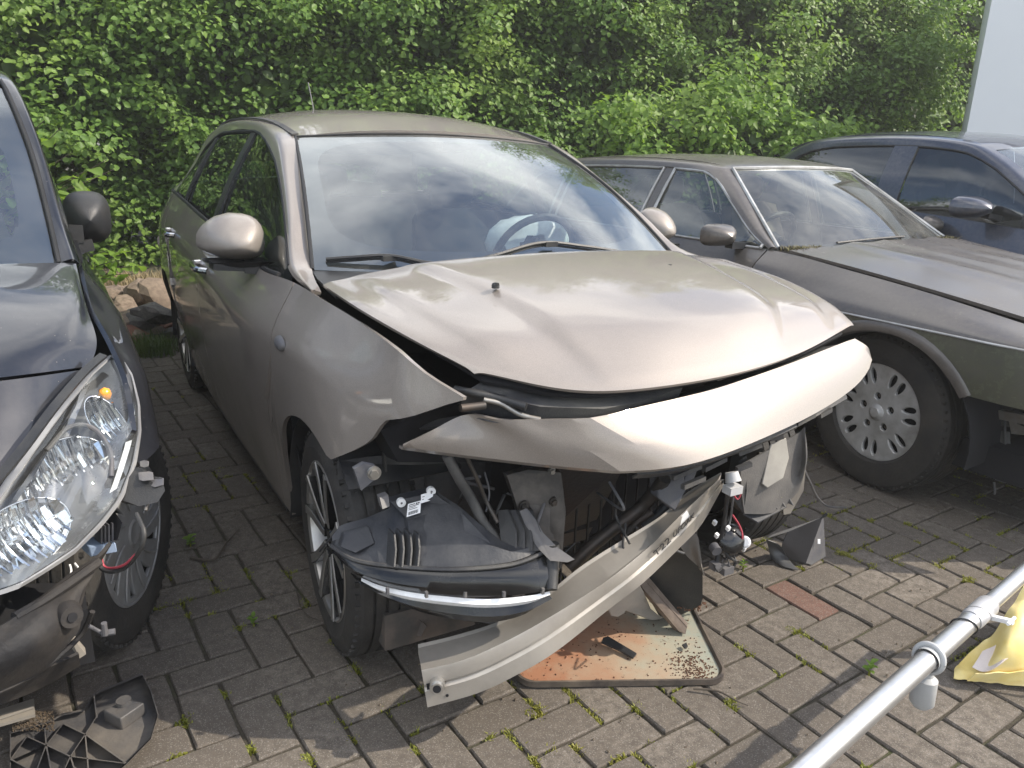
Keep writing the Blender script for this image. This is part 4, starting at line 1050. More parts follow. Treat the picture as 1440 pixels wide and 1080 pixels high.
# engine bay behind the missing bumper
mb = MB(); mb.slab([Zb(790,668,.66)+Vector((-.12,0,0)), Zb(930,668,.66)+Vector((-.12,0,0)), Zb(880,800,.20)+Vector((-.2,0,0)), Zb(780,838,.20)+Vector((-.2,0,0))], (-.05,0,0)); mb.build('radiator', plain('radiator_shroud', (.012,.012,.014), .55, bmp=.2, bscale=100), car)
mb = MB()
for y0 in [-.34+.02*k for k in range(0, 30, 2)]: mb.box((.37, y0, .43), (.006,.004,.40))
mb.build('radiator_fins', M['blackp'], car)
# wheel liner of the front right corner, with moulded ribs
def bay(x, y, d): # point on a sloping wall behind the lamp: x falls towards the car's right
    return FB.pl(x, y, 0, .20+d)
W4 = [[bay(474,648,-.03), bay(540,640,0), bay(620,640,.02), bay(700,650,.02)], [bay(476,700,-.03), bay(540,700,0), bay(620,700,.02), bay(700,710,.02)], [bay(480,760,-.03), bay(540,770,0), bay(620,780,.02), bay(700,790,.02)], [bay(500,850,-.05), bay(560,860,-.02), bay(640,870,0), bay(720,880,0)]]
solidify(MB().grid(patch(W4, 6, 6)).build('wheel_liner', M['dustp'], car, 60), .006, 0)
mb = MB()
for a, b in (((540,636),(545,700)),((596,640),(598,700)),((640,640),(640,690)),((548,668),(690,668)),((552,702),(640,700)),((500,690),(500,760)),((520,668),(524,740))): 
    mb.bar(bay(*a, .012), bay(*b, .016), .006, .014, (1,0,0))
mb.build('liner_rib', M['blackp'], car)
# inner fender, strut tower, slam brackets
mb = MB(); mb.slab([FB.pl(x, y, 0, .30) for x, y in ((652,566),(720,590),(700,650),(560,650),(535,606),(575,588))], (-.10,0,-.02)); mb.build('inner_fender', M['void'], car)
mb = MB(); mb.slab([Zb(*p) for p in ((712,668,.62),(742,660,.62),(790,664,.62),(796,720,.52),(790,800,.40),(765,800,.40),(764,745,.47),(735,742,.48),(724,700,.55))], (-.02,0,0)); mb.slab([Zb(*p) for p in ((742,708,.54),(782,704,.54),(786,770,.44),(776,800,.40),(766,760,.45))], (.006,0,0)); bevel(mb.build('chassis_bracket', plain('grimy_steel', (.06,.054,.05), .5, .55, dirt=(.17,.15,.13)), car), .004, 2)
mb = MB()
for x, y, z, r_ in ((734,709,.54,.008),(776,703,.545,.008),(773,660,.62,.006),(782,680,.58,.006),(524,663,.66,.010)):
    P = Zb(x, y, z)+Vector((.010,0,0)); mb = MB(); mb.tube([P, P+Vector((.010,-.003,0))], r_, 6); mb.tube([P-Vector((.004,0,0)), P+Vector((.003,0,0))], r_*1.6, 16); mb.build('bolt', M['dkmetal' if y > 670 else 'steel'], car)
mb = MB(); mb.slab([Zb(*p) for p in ((498,660,.66),(512,652,.67),(528,655,.67),(530,672,.64),(508,690,.61))], (-.015,0,0)); mb.slab([Zb(*p) for p in ((534,700,.60),(546,696,.60),(548,712,.58),(538,716,.58))], (-.02,0,0)); mb.build('liner_bracket', M['greyp'], car)
def hose(name, pts, r, mat, n=8, root=None):
    P = spl([Zb(*p) for p in pts], 7); return MB().tube(P, r, n).build(name, mat, root or car, 60)
hose('hose', [(628,640,.70),(645,672,.64),(662,700,.58),(680,735,.52),(700,762,.48)], .012, M['dustp'])
hose('hose', [(655,640,.70),(672,676,.63),(684,705,.57),(700,735,.53)], .005, M['dkmetal'])
hose('hose', [(800,800,.33),(830,770,.38),(860,745,.42),(905,710,.48),(935,672,.58)], .018, M['dkmetal'])
hose('hose', [(905,742,.42),(935,715,.47),(948,690,.52),(952,665,.58)], .016, M['blackp'])
hose('hose', [(878,756,.40),(896,735,.43),(918,720,.46)], .014, M['dkmetal'])
hose('hood_cable', [(680,562,.84),(705,568,.83),(732,583,.81),(760,590,.80)], .006, M['steel'])
hose('hood_cable', [(648,574,.83),(665,572,.83),(682,570,.83)], .009, M['dkmetal'])
hose('hood_cable', [(640,548,.85),(668,553,.85),(700,560,.84),(740,572,.83)], .010, M['blackp'])
mb = MB(); mb.slab([Zb(*p) for p in ((652,552,.85),(690,556,.845),(760,572,.83),(850,575,.82),(900,565,.82),(960,545,.83),(860,545,.85),(740,545,.86),(680,535,.87))], (-.02,0,-.05)); mb.build('slam_panel', M['dustp'], car)
mb = MB(); mb.slab([Zb(*p) for p in ((930,640,.63),(960,650,.61),(965,690,.55),(950,720,.50),(925,700,.53),(922,665,.58))], (-.03,0,0)); mb.slab([Zb(*p) for p in ((968,655,.60),(985,650,.61),(975,680,.56),(955,700,.53))], (-.02,0,0)); bevel(mb.build('lamp_bracket', M['greyp'], car), .004)
mb = MB(); mb.box((.20,-.62,.20), (.25,.25,.10)); mb.slab([Zb(*p) for p in ((516,830,.25),(560,850,.25),(600,880,.20),(592,895,.17),(540,890,.15),(522,870,.18))], (-.05,0,0)); mb.build('splash_guard', plain('muddy_plastic', (.06,.055,.05), .8, dirt=(.14,.11,.09)), car)

rw = random.Random(21)
for k in range(26):                       # thin wires and clips through the open bay
    x, y = rw.uniform(640, 900), rw.uniform(660, 770); z = .66-(y-650)*.0022
    if y > 700+ (900-x)*.25 and x < 800: continue
    hose('wire', [(x, y, z), (x+rw.uniform(-30,40), y+rw.uniform(5,40), z-.05), (x+rw.uniform(-20,70), y+rw.uniform(10,60), z-.09)], rw.uniform(.002,.0045), M[rw.choice(('blackp','dustp','greyp'))], 6)
# hanging headlight housing
lamp = link('headlight', None, car, label='dark headlight housing turned face down and hanging loose')
U_ = [(466,768,.455),(500,788,.45),(560,797,.455),(640,801,.46),(720,794,.465),(768,775,.475),(778,768,.48)]
L_ = [(470,776,.44),(502,806,.42),(560,828,.405),(640,838,.40),(720,836,.405),(764,830,.41),(776,826,.41)]
U = resample(spl([Zb(*p) for p in U_], 6), 40); Lw = resample(spl([Zb(*p) for p in L_], 6), 40)
mb = MB(); mb.grid([[U[i]-Vector((.02,0,0)), U[i], U[i].lerp(Lw[i], .18)+Vector((.009,-.002,0)), U[i].lerp(Lw[i], .6)+Vector((.014,-.004,0)), Lw[i], Lw[i]+Vector((-.02,0,-.006))] for i in range(40)]); solidify(mb.build('lens_frame', M['gloss'], lamp, 60), .004, 0)
mb = MB(); mb.tube([p+Vector((.004,-.002,.003)) for p in U], .005, 6); mb.build('lens_seal', M['dustp'], lamp)
S1 = resample(spl([Zb(*p) for p in ((508,814,.405),(540,828,.395),(600,840,.39),(680,847,.385),(740,842,.39),(772,833,.40))], 6), 30)
mb = MB(); mb.grid([[p+Vector((.002,0,.009*w)), p+Vector((.010,-.003,.001)), p+Vector((.004,0,-.010*w))] for p, w in zip(S1, [min(1, .25+i/10, (29-i)/6+.3) for i in range(30)])]); solidify(mb.build('light_strip', M['white'], lamp, 60), .003, 0)
S2 = resample(spl([Zb(*p) for p in ((505,818,.40),(540,838,.375),(600,862,.345),(680,874,.335),(735,864,.35),(772,838,.385))], 6), 30)
mb = MB(); mb.grid([[a-Vector((0,0,.006)), a.lerp(b,.5)+Vector((.012,0,-.004)), b, b+Vector((-.06,0,-.01))] for a, b in zip(S1, S2)]); solidify(mb.build('lens', M['gloss'], lamp, 60), .003, 0)
housing_m = plain('lamp_housing_plastic', (.022,.024,.030), .45, bmp=.12, bscale=150, dirt=(.07,.07,.072), dscale=10)
top_pts = [(474,764,.475),(486,748,.49),(522,738,.50),(560,722,.525),(566,704,.55),(612,694,.575),(622,700,.57),(655,722,.55),(690,752,.52),(716,772,.49),(778,768,.48)]
T = resample([Zb(*p)-Vector((.035,0,0)) for p in top_pts], 40)
mb = MB(); mb.grid([[T[i]-Vector((.12,0,.10)), T[i], T[i].lerp(U[i], .5)+Vector((.006,0,.004)), U[i]-Vector((.01,0,0))] for i in range(40)]); solidify(mb.build('housing_shell', housing_m, lamp, 20), .004, 0)
mb = MB()
mb.slab([Zb(*p) for p in ((574,732,.53),(640,712,.545),(646,760,.50),(640,792,.465),(578,790,.465))], (-.03,0,0))
mb.slab([Zb(*p) for p in ((644,712,.545),(652,724,.545),(690,764,.50),(716,790,.465),(656,792,.465),(648,760,.50))], (-.04,0,0))
mb.slab([Zb(*p) for p in ((548,706,.55),(612,692,.575),(622,702,.57),(640,712,.545),(574,732,.53))], (-.03,0,0))
mb.slab([Zb(*p) for p in ((484,752,.49),(520,742,.50),(528,764,.48),(500,778,.465),(478,770,.465))], (-.02,0,0))
bevel(mb.build('housing_box', housing_m, lamp), .004, 2)
mb = MB()
for k in range(4):
    mb = MB(); x = 541+11*k; mb.slab([Zb(x,738,.515)+Vector((.02,0,0)), Zb(x+3,740,.515)+Vector((.045,0,0)), Zb(x+8,765,.49)+Vector((.03,0,0)), Zb(x+10,794,.462)+Vector((.012,0,0)), Zb(x+2,792,.462)], (0,.004,0)); mb.build('cooling_fin', M['blackp'], lamp)
for k in range(4):
    mb = MB(); x = 700+11*k; mb.slab([Zb(x,718,.54), Zb(x+8,712,.545)+Vector((.02,0,0)), Zb(x+16,740,.515)+Vector((.03,0,0)), Zb(x+22,772,.48)+Vector((.01,0,0)), Zb(x+6,776,.475)], (0,.004,0)); mb.build('cooling_fin', M['blackp'], lamp)
mb = MB(); mb.slab([Zb(*p)+Vector((.03,0,0)) for p in ((722,712,.545),(730,708,.55),(742,724,.53),(752,742,.51),(772,762,.49),(795,778,.475),(785,782,.47),(764,780,.475),(748,764,.485),(735,745,.50))], (.003,.004,0)); mb.build('mounting_tab', M['greyp'], lamp)
mb = MB(); P0 = Zb(772,768,.48); mb.tube([P0+Vector((.012,0,.012)), P0+Vector((.014,.0,-.005)), Zb(774,828,.41)+Vector((.004,0,0))], [.017,.018,.014], 16); mb.build('lens_corner', M['blackp'], lamp)
mb = MB()
for k in range(5): P = Zb(540+54*k, 824+ (5 if 0 < k < 4 else 0), .41)+Vector((.022,0,0)); mb.box(P, (.008,.006,.014))
mb.build('lens_clip', M['greyp'], lamp)
for (x, y) in ((607,691),(565,707)):
    P = Zb(x, y, .578 if x > 600 else .555); MB().tube([P+Vector((-.008,0,0)), P+Vector((.004,-.002,.001))], .0105, 20).build('adjuster_cap', M['white'], lamp)
    MB().tube([P+Vector((.0041,-.002,.001)), P+Vector((.0046,-.002,.001))], .0028, 12).build('cap_hole', M['greyp'], lamp)
# two paper labels with printed lines
LIFT = (FB.loc((0,0,CAM_H))-Zb(590,710,.55)).normalized()*.030
def sticker(c4, bars, grid=False):
    a, b, c, d = [Zb(*p)+LIFT for p in c4]   # tl tr br bl
    nn = (b-a).cross(d-a).normalized(); nn = nn if nn.x > 0 else -nn
    o = MB().slab([a, b, c, d], nn*.0006).build('paper_label', M['paper'], lamp); pm = MB()
    def q(u, v): return a.lerp(b, u).lerp(d.lerp(c, u), v)+nn*.0007
    for u0, v0, u1, v1 in bars: pm.slab([q(u0,v0), q(u1,v0), q(u1,v1), q(u0,v1)], nn*.0002)
    pm.build('label_print', M['ink'], o)
rb = [(.08+.045*k, .66, .08+.045*k+.02*(1+(k*7 % 3))*.6, .92) for k in range(17)] + [(.08,.10,.55,.16),(.62,.08,.74,.20),(.78,.08,.90,.20),(.08,.24,.85,.29),(.08,.36,.6,.40),(.08,.48,.75,.52)]
sticker([(574,709,.545),(592,704,.55),(591,721,.532),(572,727,.527)], rb)
sticker([(592,696,.56),(609,691,.565),(608,703,.552),(592,708,.547)], [(.1,.3,.3,.36),(.1,.6,.25,.66),(.8,.2,.92,.26)])

# remains of the lower grille on the car's left
gr = link('grille_remains', None, car)
def Zg(x, y, z): return Zb(x, y, z)
sheet = [[Zg(1040,655,.60), Zg(1042,690,.52), Zg(1046,722,.45)], [Zg(1085,630,.62), Zg(1082,680,.52), Zg(1075,722,.43)], [Zg(1120,610,.64), Zg(1120,660,.53), Zg(1098,716,.42)], [Zg(1132,600,.66), Zg(1134,650,.56), Zg(1122,690,.46)]]
solidify(MB().grid(patch(sheet, 5, 6)).build('grille_panel', plain('dusty_grille', (.085,.082,.080), .65, bmp=.15, bscale=200, dirt=(.15,.14,.13)), gr, 60), .005, 0)
mb = MB()
for (a, b) in (((945,672,.62),(985,655,.63)),((960,685,.60),(990,672,.60)),((990,660,.62),(1020,645,.63)),((998,645,.65),(1035,632,.66)),((1038,638,.64),(1070,625,.66)),((1045,620,.68),(1085,606,.69)),((1080,612,.67),(1100,604,.68)),((1036,660,.61),(1056,652,.62)),((1120,596,.69),(1145,583,.70)),((1152,585,.69),(1168,576,.70))):
    mb.bar(Zg(*a), Zg(*b), .012, .012, (0,0,1))
mb.build('grille_bar', M['dustp'], gr)
mb = MB(); P = resample(spl([Zg(905,668,.665),Zg(960,662,.668),Zg(1050,634,.675),Zg(1130,600,.69),Zg(1200,560,.72)], 6), 20); mb.grid([[p+Vector((-.03,0,.006)), p+Vector((-.022,0,-.006)), p+Vector((-.04,0,-.022))] for p in P]); solidify(mb.build('grille_frame', M['dustp'], gr), .006, 0)
o = MB().slab([Zg(*p)+Vector((.02,0,0)) for p in ((1074,622,.63),(1096,612,.64),(1100,640,.59),(1092,668,.54),(1070,682,.52),(1062,676,.53))], (.004,.0,.001)).build('number_plate_bracket', plain('grey_bracket', (.26,.245,.22), .6, dirt=(.36,.34,.30)), gr); bevel(o, .003)
MB().slab([Zg(*p)+Vector((.022,0,0)) for p in ((1070,602,.67),(1090,600,.68),(1092,613,.65),(1074,616,.64))], (.004,0,0)).build('tab', M['greyp'], gr)
mb = MB(); mb.slab([Zg(*p)+Vector((.01,0,0)) for p in ((1041,722,.43),(1098,706,.43),(1102,712,.42),(1062,734,.41))], (0,0,.004))
for k in range(5): a = Zg(1052+11*k, 712-2.5*k, .435)+Vector((.01,0,0)); mb.slab([a, a+Vector((.0,.006,.03)), a+Vector((.03,.012,-.005))], (.0,.003,0))
mb.build('grille_comb', M['dustp'], gr)
mb = MB(); mb.slab([Zg(*p)+Vector((.015,0,0)) for p in ((1090,694,.46),(1094,686,.47),(1096,688,.47),(1092,696,.46))], (.004,0,0)); mb.build('yellow_tag', plain('yellow_tag', (.6,.55,.12), .5), gr)
mb = MB(); mb.slab([Zg(*p) for p in ((1040,648,.60),(1050,640,.62),(1050,690,.52),(1046,722,.45),(1030,700,.50))], (-.03,0,0)); mb.build('grille_end', M['blackp'], gr)
mb = MB(); mb.slab([Zg(*p) for p in ((1100,690,.46),(1128,655,.54),(1134,648,.55),(1130,690,.44),(1112,722,.38),(1102,724,.38))], (-.02,.01,0)); mb.build('splash_guard', plain('pale_flap', (.14,.125,.11), .8, dirt=(.22,.20,.17)), gr)

# wiring loom with lamp sockets
def wire(pts, r, mat, root=None): return MB().tube(spl([Zb(*p) for p in pts], 7), r, 6).build('wire', mat, root, 60)
M['redw'] = plain('red_wire', (.35,.05,.07), .5); M['wht'] = plain('clear_plastic', (.45,.45,.45), .3)
loom = link('wiring_loom', None, car)
mb = MB(); P = Zb(1028,670,.60); mb.tube([P+Vector((0,0,.012)), P+Vector((.01,0,-.01))], [.016,.020], 16); mb.box(P+Vector((.01,.0,-.03)), (.03,.04,.02)); mb.build('socket', M['wht'], loom)
wire([(1024,680,.56),(1022,705,.50),(1018,735,.43),(1012,765,.36),(1008,790,.31)], .006, M['blackp'], loom)
wire([(1034,684,.55),(1030,708,.50),(1028,725,.45),(1024,745,.41)], .003, M['greyp'], loom)
wire([(1028,690,.55),(1037,702,.52),(1042,692,.54),(1040,682,.56)], .0022, M['redw'], loom)
wire([(1030,724,.45),(1040,740,.41),(1044,755,.38),(1040,768,.35)], .0028, M['redw'], loom)
wire([(1028,724,.45),(1020,740,.41),(1030,752,.38),(1036,745,.40)], .0025, M['greyp'], loom)
wire([(1012,765,.36),(1024,782,.33),(1034,790,.31),(1030,800,.29)], .004, M['blackp'], loom)
for k in range(9):
    a = random.uniform(0,6); c0 = (1018+random.uniform(-12,14), 782+random.uniform(-14,22), .31+random.uniform(-.02,.02)); wire([c0, (c0[0]+10*math.cos(a), c0[1]+10*math.sin(a), c0[2]+.01), (c0[0]+14*math.cos(a+1), c0[1]+12*math.sin(a+1), c0[2])], .0022, M[('blackp','greyp','greyp')[k % 3]], loom)
P = Zb(1027,757,.37); mb = MB(); mb.lathe([(0,.02),(.03,.018),(.042,.008),(.044,-.01),(.03,-.03)], 20, 'z', (0,0,0)); o = mb.build('fog_lamp_housing', M['gloss'], loom, 60, loc=P, rot=(.3,.9,.2))
P = Zb(1003,768,.36); mb = MB(); mb.tube([P, P+Vector((.02,-.005,-.005))], .014, 14); mb.build('socket', M['greyp'], loom); mb = MB(); P = Zb(1020,800,.29); mb.box(P, (.03,.035,.02)); mb.build('connector', M['greyp'], loom); MB().box(P+Vector((-.01,-.03,.012)), (.025,.02,.02)).build('connector', M['greyp'], loom)
P = Zb(1047,762,.36); d = (FB.loc((0,0,CAM_H))-P).normalized(); mb = MB(); mb.tube([P-d*.012, P+d*.004], [.010,.017], 18); mb.tube([P+d*.004, P+d*.010], [.016,.012], 18); mb.build('bulb_socket', M['white'], loom)
for x, y, z in ((1024,743,.42),(1008,753,.40),(1005,735,.43),(1046,772,.34)): MB().box(Zb(x,y,z), (.010,.008,.014), Euler((.3,.4,.2)).to_matrix()).build('clip', M['white'], loom)
MB().tube(spl([Zb(1128,655,.50), Zb(1140,680,.40), Zb(1150,700,.25), Zb(1165,712,.10), Zb(1190,714,.01)], 8), .004, 6).build('wire', M['greyp'], loom)
# ================================================================== OLD DUSTY SALOON
M['oldp'] = paint('dusty_grey_brown_paint', (.085,.075,.068), dust=(.165,.148,.128), dustamt=.65, metal=.35, rough=.42, coatr=.10)
M['oldside'] = paint('greenish_lower_paint', (.07,.068,.055), dust=(.085,.095,.045), dustamt=.9, metal=.2, rough=.5, coatr=.15)  # darker and greener than the upper body paint
M['oldglass'] = glass('dusty_glass', tint=(.55,.60,.56), refl=3.0, dust=.14)
M['oldalu'] = plain('dull_alloy', (.52,.52,.51), .38, .25, dirt=(.26,.25,.23), dscale=8, bmp=.05)
FO = CARS['old']
car = thing('old_saloon', 'old dusty grey-brown saloon with chrome window frames, parked beside the bronze hatchback', 'car', (FO.X, FO.Y, 0), FO.a)
O_lv = [(.22,[(-3.9,.66),(-3.4,.76),(-2.87,.80),(-.5,.80),(.0,.80),(.5,.78),(.95,.66)]),
        (.45,[(-3.9,.74),(-3.4,.82),(-2.87,.86),(-.5,.86),(0,.86),(.5,.85),(.95,.72)]),
        (.62,[(-3.9,.76),(-3.4,.84),(-2.87,.88),(-.5,.88),(0,.875),(.5,.865),(.95,.74)]),
        (.745,[(-3.9,.76),(-3.4,.83),(-2.87,.875),(-.5,.875),(0,.868),(.5,.855),(.95,.73)]),
        (.83,[(-3.9,.72),(-3.4,.79),(-2.87,.83),(-.7,.845),(-.3,.80),(0,.80),(.5,.80)])]
O_zb = [(-3.9,.86),(-3.2,.91),(-2.2,.925),(-1.5,.93),(-.9,.932),(-.64,.930),(-.24,.892),(.085,.857),(.47,.803),(.95,.735)]
O_yb = [(-3.9,.66),(-3.2,.73),(-2.2,.765),(-1.5,.78),(-.9,.782),(-.64,.745),(-.24,.715),(.085,.705),(.47,.695),(.95,.62)]
o_y, o_zb, o_yb = side_fun(O_lv, O_zb, O_yb)
OA, OR_ = (.05,.31,.395), (-2.87,.31,.385)
osill = lambda x: .235 if x < .2 else (.235 + .30*min(1, (x-.2)/.2))
ob = arch_bot(osill, [OA, OR_])
def obf(x): return max(ob(x), .535) if x > .42 else ob(x)
for s in (-1, 1):
    mid = lambda x: max(.748, ob(x)+.0) if ob(x) < .748 else ob(x)
    side_panel('front_fender', M['oldp'], car, s, const(-.665), const(.95), o_zb, lambda x: .742, o_y, 10)
    side_panel('lower_fender', M['oldside'], car, s, const(-.665), const(.93), const(.738), lambda x: min(obf(x), .735), o_y, 14, [(.05,.395)])
    side_panel('front_door', M['oldp'], car, s, const(-1.50), const(-.672), o_zb, osill, o_y, 20)
    side_panel('rear_door', M['oldp'], car, s, const(-2.35), const(-1.507), o_zb, ob, o_y, 20, [(-2.87,.385)])
    side_panel('rear_quarter', M['oldp'], car, s, const(-3.9), const(-2.357), o_zb, ob, o_y, 20, [(-2.87,.385)])
    mb = MB(); mb.tube([(x, s*(o_y(x,.74)+.005), .742) for x in [-3.6+.15*k for k in range(31)]], .0045, 6); mb.build('side_trim', M['oldalu'], car)
    mb = MB(); G = []
    for k in range(25):
        a = math.pi*(.18+.80*k/24) if True else 0
        r0, r1 = .392, .432; G.append([(.05+r*math.cos(a), s*(o_y(.05+r*math.cos(a), .31+r*math.sin(a))+dy), .31+r*math.sin(a)) for r, dy in ((r0-.008,-.02),(r0,.008),(.412,.012),(r1,.001))])
    o = mb.grid(G).build('arch_lip', M['oldp'], car, 60); solidify(o, .004, 0)
    mb = MB(); G = []
    for k in range(21):
        a = math.pi*(-.05 + 1.1*k/20); G.append([(.05+.392*math.cos(a), s*y, .31+.392*math.sin(a)) for y in (.45,.6,.75,.85)])
    mb.grid(G); solidify(mb.build('wheel_liner', M['void'], car, 60), .004, 0)
    Oo = [(-.66,.752,.935),(-.80,.725,1.005),(-.98,.67,1.12),(-1.16,.62,1.235),(-1.28,.602,1.268),(-1.6,.598,1.272),(-2.1,.60,1.262),(-2.55,.61,1.225),(-2.80,.66,1.12),(-2.98,.72,.94)]
    Wo = [(-.63,.722,.94),(-.74,.68,1.005),(-.92,.605,1.13),(-1.10,.525,1.25),(-1.22,.52,1.295),(-1.6,.53,1.312),(-2.1,.53,1.305),(-2.6,.53,1.265),(-2.95,.54,1.14),(-3.25,.60,.94)]
    Io = [((a[0]+b[0])/2, (a[1]+b[1])/2+.010, (a[2]+b[2])/2+.010) for a, b in zip(Oo, Wo)]
    o = MB().grid(patch([[(x, s*y, z) for x, y, z in P] for P in (Oo, Io, Wo)], 3, 5)).build('roof_rail', M['oldp'], car, 60); solidify(o, .014)
    if sum(p.normal.z for p in o.data.polygons) < 0: o.data.flip_normals()
    dz = cint([(p[0], p[2]) for p in Oo][::-1]); dy = cint([(p[0], p[1]) for p in Oo][::-1])
    def wpt(x, t, din=.018): z0, z1 = o_zb(x)+.004, dz(x)-.006; y0, y1 = o_yb(x)-din, dy(x)-.012; return Vector((x, s*(y0+(y1-y0)*t+.010*math.sin(math.pi*t)), z0+(z1-z0)*t))
    for x0, x1, lab in ((-1.475,-.70,1), (-2.33,-1.56,2), (-2.93,-2.40,3)):
        MB().grid([[wpt(x0+(x1-x0)*i/12, j/7) for j in range(8)] for i in range(13)]).build('side_window', M['oldglass'], car, 60)
        fr = [wpt(x0+(x1-x0)*i/14, 1, .004) for i in range(15)]; P = [wpt(x0, t, .004) for t in (0,.33,.66)] + fr + [wpt(x1, t, .004) for t in (.66,.33,0)]
        P = [p+Vector((0, s*.006, 0)) for p in P] ; mb = MB(); mb.tube(P, .0085, 6); mb.tube([wpt(x0+(x1-x0)*i/10, 0, -.002) for i in range(11)], .006, 6); mb.build('window_frame', M['oldalu'], car)
    mb = MB(); mb.grid([[wpt(x, t, .006) for t in (0,.3,.6,1)] for x in (-1.545,-1.49)]); solidify(mb.build('pillar_trim', M['oldp'], car), .012, 0)
    # mirror
    mc = Vector((-.80, s*.905, .985)); G = []
    for i in range(11):
        a = i/10; q = math.sin(a*math.pi/2)**.6; row = []
        for k in range(25):
            th = 2*math.pi*k/24; yy, zz = math.cos(th), math.sin(th); e = .6; yy = math.copysign(abs(yy)**e, yy); zz = math.copysign(abs(zz)**e, zz)
            row.append((.05-.10*a-.02*yy*a, s*.088*yy*q, .052*zz*q))
        G.append(row)
    sh = MB().grid(G).build('mirror_housing', M['oldp'], car, 60, loc=mc)
    MB().grid([[(-.052-.02*math.cos(2*math.pi*k/24), s*.082*math.cos(2*math.pi*k/24)*r_, .046*math.sin(2*math.pi*k/24)*r_) for k in range(25)] for r_ in (.01,1)]).build('mirror_glass', M['chrome'], sh)
    mb = MB(); mb.bar((-.01,-s*.05,-.045), (.0,-s*.16,-.05), .05, .03); mb.build('mirror_arm', M['blackp'], sh)
    mb = MB(); z = .80; y = o_y(-1.3,z); mb.tube([(-1.38, s*(y+.004), z), (-1.36, s*(y+.02), z), (-1.24, s*(y+.02), z), (-1.22, s*(y+.004), z)], .009, 8); mb.build('door_handle', M['chrome'], car)
def OW(u, v):
    f = u; y = f*(.715+(.512-.715)*v); x = -.632+.13*(1-f*f) + (-.505-.06*(1-f*f))*v; z = .938-.0*(1-f*f)+(.338+.012*(1-f*f))*v; b = .03*math.sin(math.pi*v)*(1-f**4); return Vector((x+b*.5, y, z+b*.8))
ws = MB().grid([[OW(-1+2*i/24, j/12) for j in range(13)] for i in range(25)]).build('windshield', M['oldglass'], car, 80)
if sum(q.normal.z for q in ws.data.polygons) < 0: ws.data.flip_normals()
rim = [OW(-1, j/12) for j in range(13)]+[OW(-1+2*i/24, 1) for i in range(1,24)]+[OW(1, 1-j/12) for j in range(13)]
MB().tube([p+Vector((-.002,0,.004)) for p in rim], .0095, 6).build('windshield_trim', M['oldalu'], car)
MB().tube([OW(-1+2*i/24, 0)+Vector((.004,0,.002)) for i in range(25)], .010, 6).build('windshield_seal', M['seal'], car)
Wp = spl([(-1.115,.515,1.262),(-1.25,.522,1.298),(-1.6,.53,1.314),(-2.1,.53,1.307),(-2.6,.53,1.265),(-2.9,.535,1.17)], 4); G = []
for i, p in enumerate(Wp):
    t = i/(len(Wp)-1); bow = .03*max(0, 1-5*t)-.05*max(0, 2*t-1)
    G.append([(p.x+bow*(1-f*f), f*p.y, p.z+.002+(.010+.018*math.sin(math.pi*min(1,t*1.3)))*(1-abs(f)**2.4)) for f in [-1+k/10 for k in range(21)]])
o = MB().grid(G).build('roof', M['oldp'], car, 60)
if sum(q.normal.z for q in o.data.polygons) < 0: o.data.flip_normals()
solidify(o, .012)
solidify(MB().grid([[(-2.9-.37*t-.05*(1-f*f), f*(.53+.08*t), 1.17+.02*(1-f*f)-.235*t) for t in (0,.25,.5,.75,1)] for f in [-1+k/6 for k in range(13)]]).build('rear_window', M['oldglass'], car, 60), .004, 0)
solidify(MB().grid([[(-3.25-.68*t-.02*(1-f*f), f*(.73-.05*t), .925+.02*(1-f*f)-.05*t-.5*max(0,t-.92)) for t in [k/10 for k in range(11)]] for f in [-1+k/6 for k in range(13)]]).build('boot_lid', M['oldp'], car, 60), .01, 0)
solidify(MB().grid([[(-3.92, f*.68, z) for z in (.25,.5,.86)] for f in (-1,-.5,0,.5,1)]).build('rear_panel', M['oldp'], car, 60), .01, 0)
HC = [[(-.56,-.73,.935),(-.50,-.38,.955),(-.48,0,.962),(-.50,.38,.955),(-.56,.73,.935)],
      [(-.20,-.690,.895),(-.15,-.36,.928),(-.14,0,.935),(-.15,.36,.928),(-.20,.690,.895)],
      [(.20,-.680,.850),(.26,-.34,.888),(.27,0,.895),(.26,.34,.888),(.20,.680,.850)],
      [(.60,-.66,.795),(.66,-.32,.835),(.67,0,.842),(.66,.32,.835),(.60,.66,.795)],
      [(.92,-.60,.735),(1.0,-.30,.765),(1.02,0,.772),(1.0,.30,.765),(.92,.60,.735)]]
G = patch(HC, 8, 10)
for row in G:
    for p in row:
        r_ = .010*math.exp(-((abs(p.y)-.34)/.05)**2)+.008*math.exp(-((abs(p.y)-.12)/.04)**2); p.z += r_ + .006
o = MB().grid(G).build('hood', M['oldp'], car, 40)
if sum(q.normal.z for q in o.data.polygons) < 0: o.data.flip_normals()
solidify(o, .014)
mb = MB(); mb.grid([[(-.63,-.73,.925),(-.63,.73,.925)],[(-.46,-.72,.92),(-.46,.72,.92)]]); solidify(mb.build('cowl', M['dkmetal'], car), .01, 0)
sp = []
for k in range(90):
    f = random.choice((random.uniform(-1,-.7), random.uniform(.3,1))); q = OW(f, 0); sp.append(((q.x+random.uniform(.0,.06), q.y, .932), 8, .03))
o = blades('leaf_litter', sp, plain('dead_leaf_litter', (.10,.085,.045), .9, dirt=(.16,.15,.06), dscale=80), .022, .008, 1.2); o.parent = car
mb = MB(); P = [OW(-.55,.03), OW(-.2,.055), OW(.2,.06)]; mb.tube([p+Vector((.004,0,.012)) for p in P], .006, 6); mb.build('wiper', M['blackp'], car)
mb = MB(); mb.grid([[(.93,-.60,.72),(.93,.60,.72)],[(.90,-.62,.50),(.90,.62,.50)],[(.86,-.62,.26),(.86,.62,.26)]]); solidify(mb.build('front_panel', M['dkmetal'], car), .01, 0)
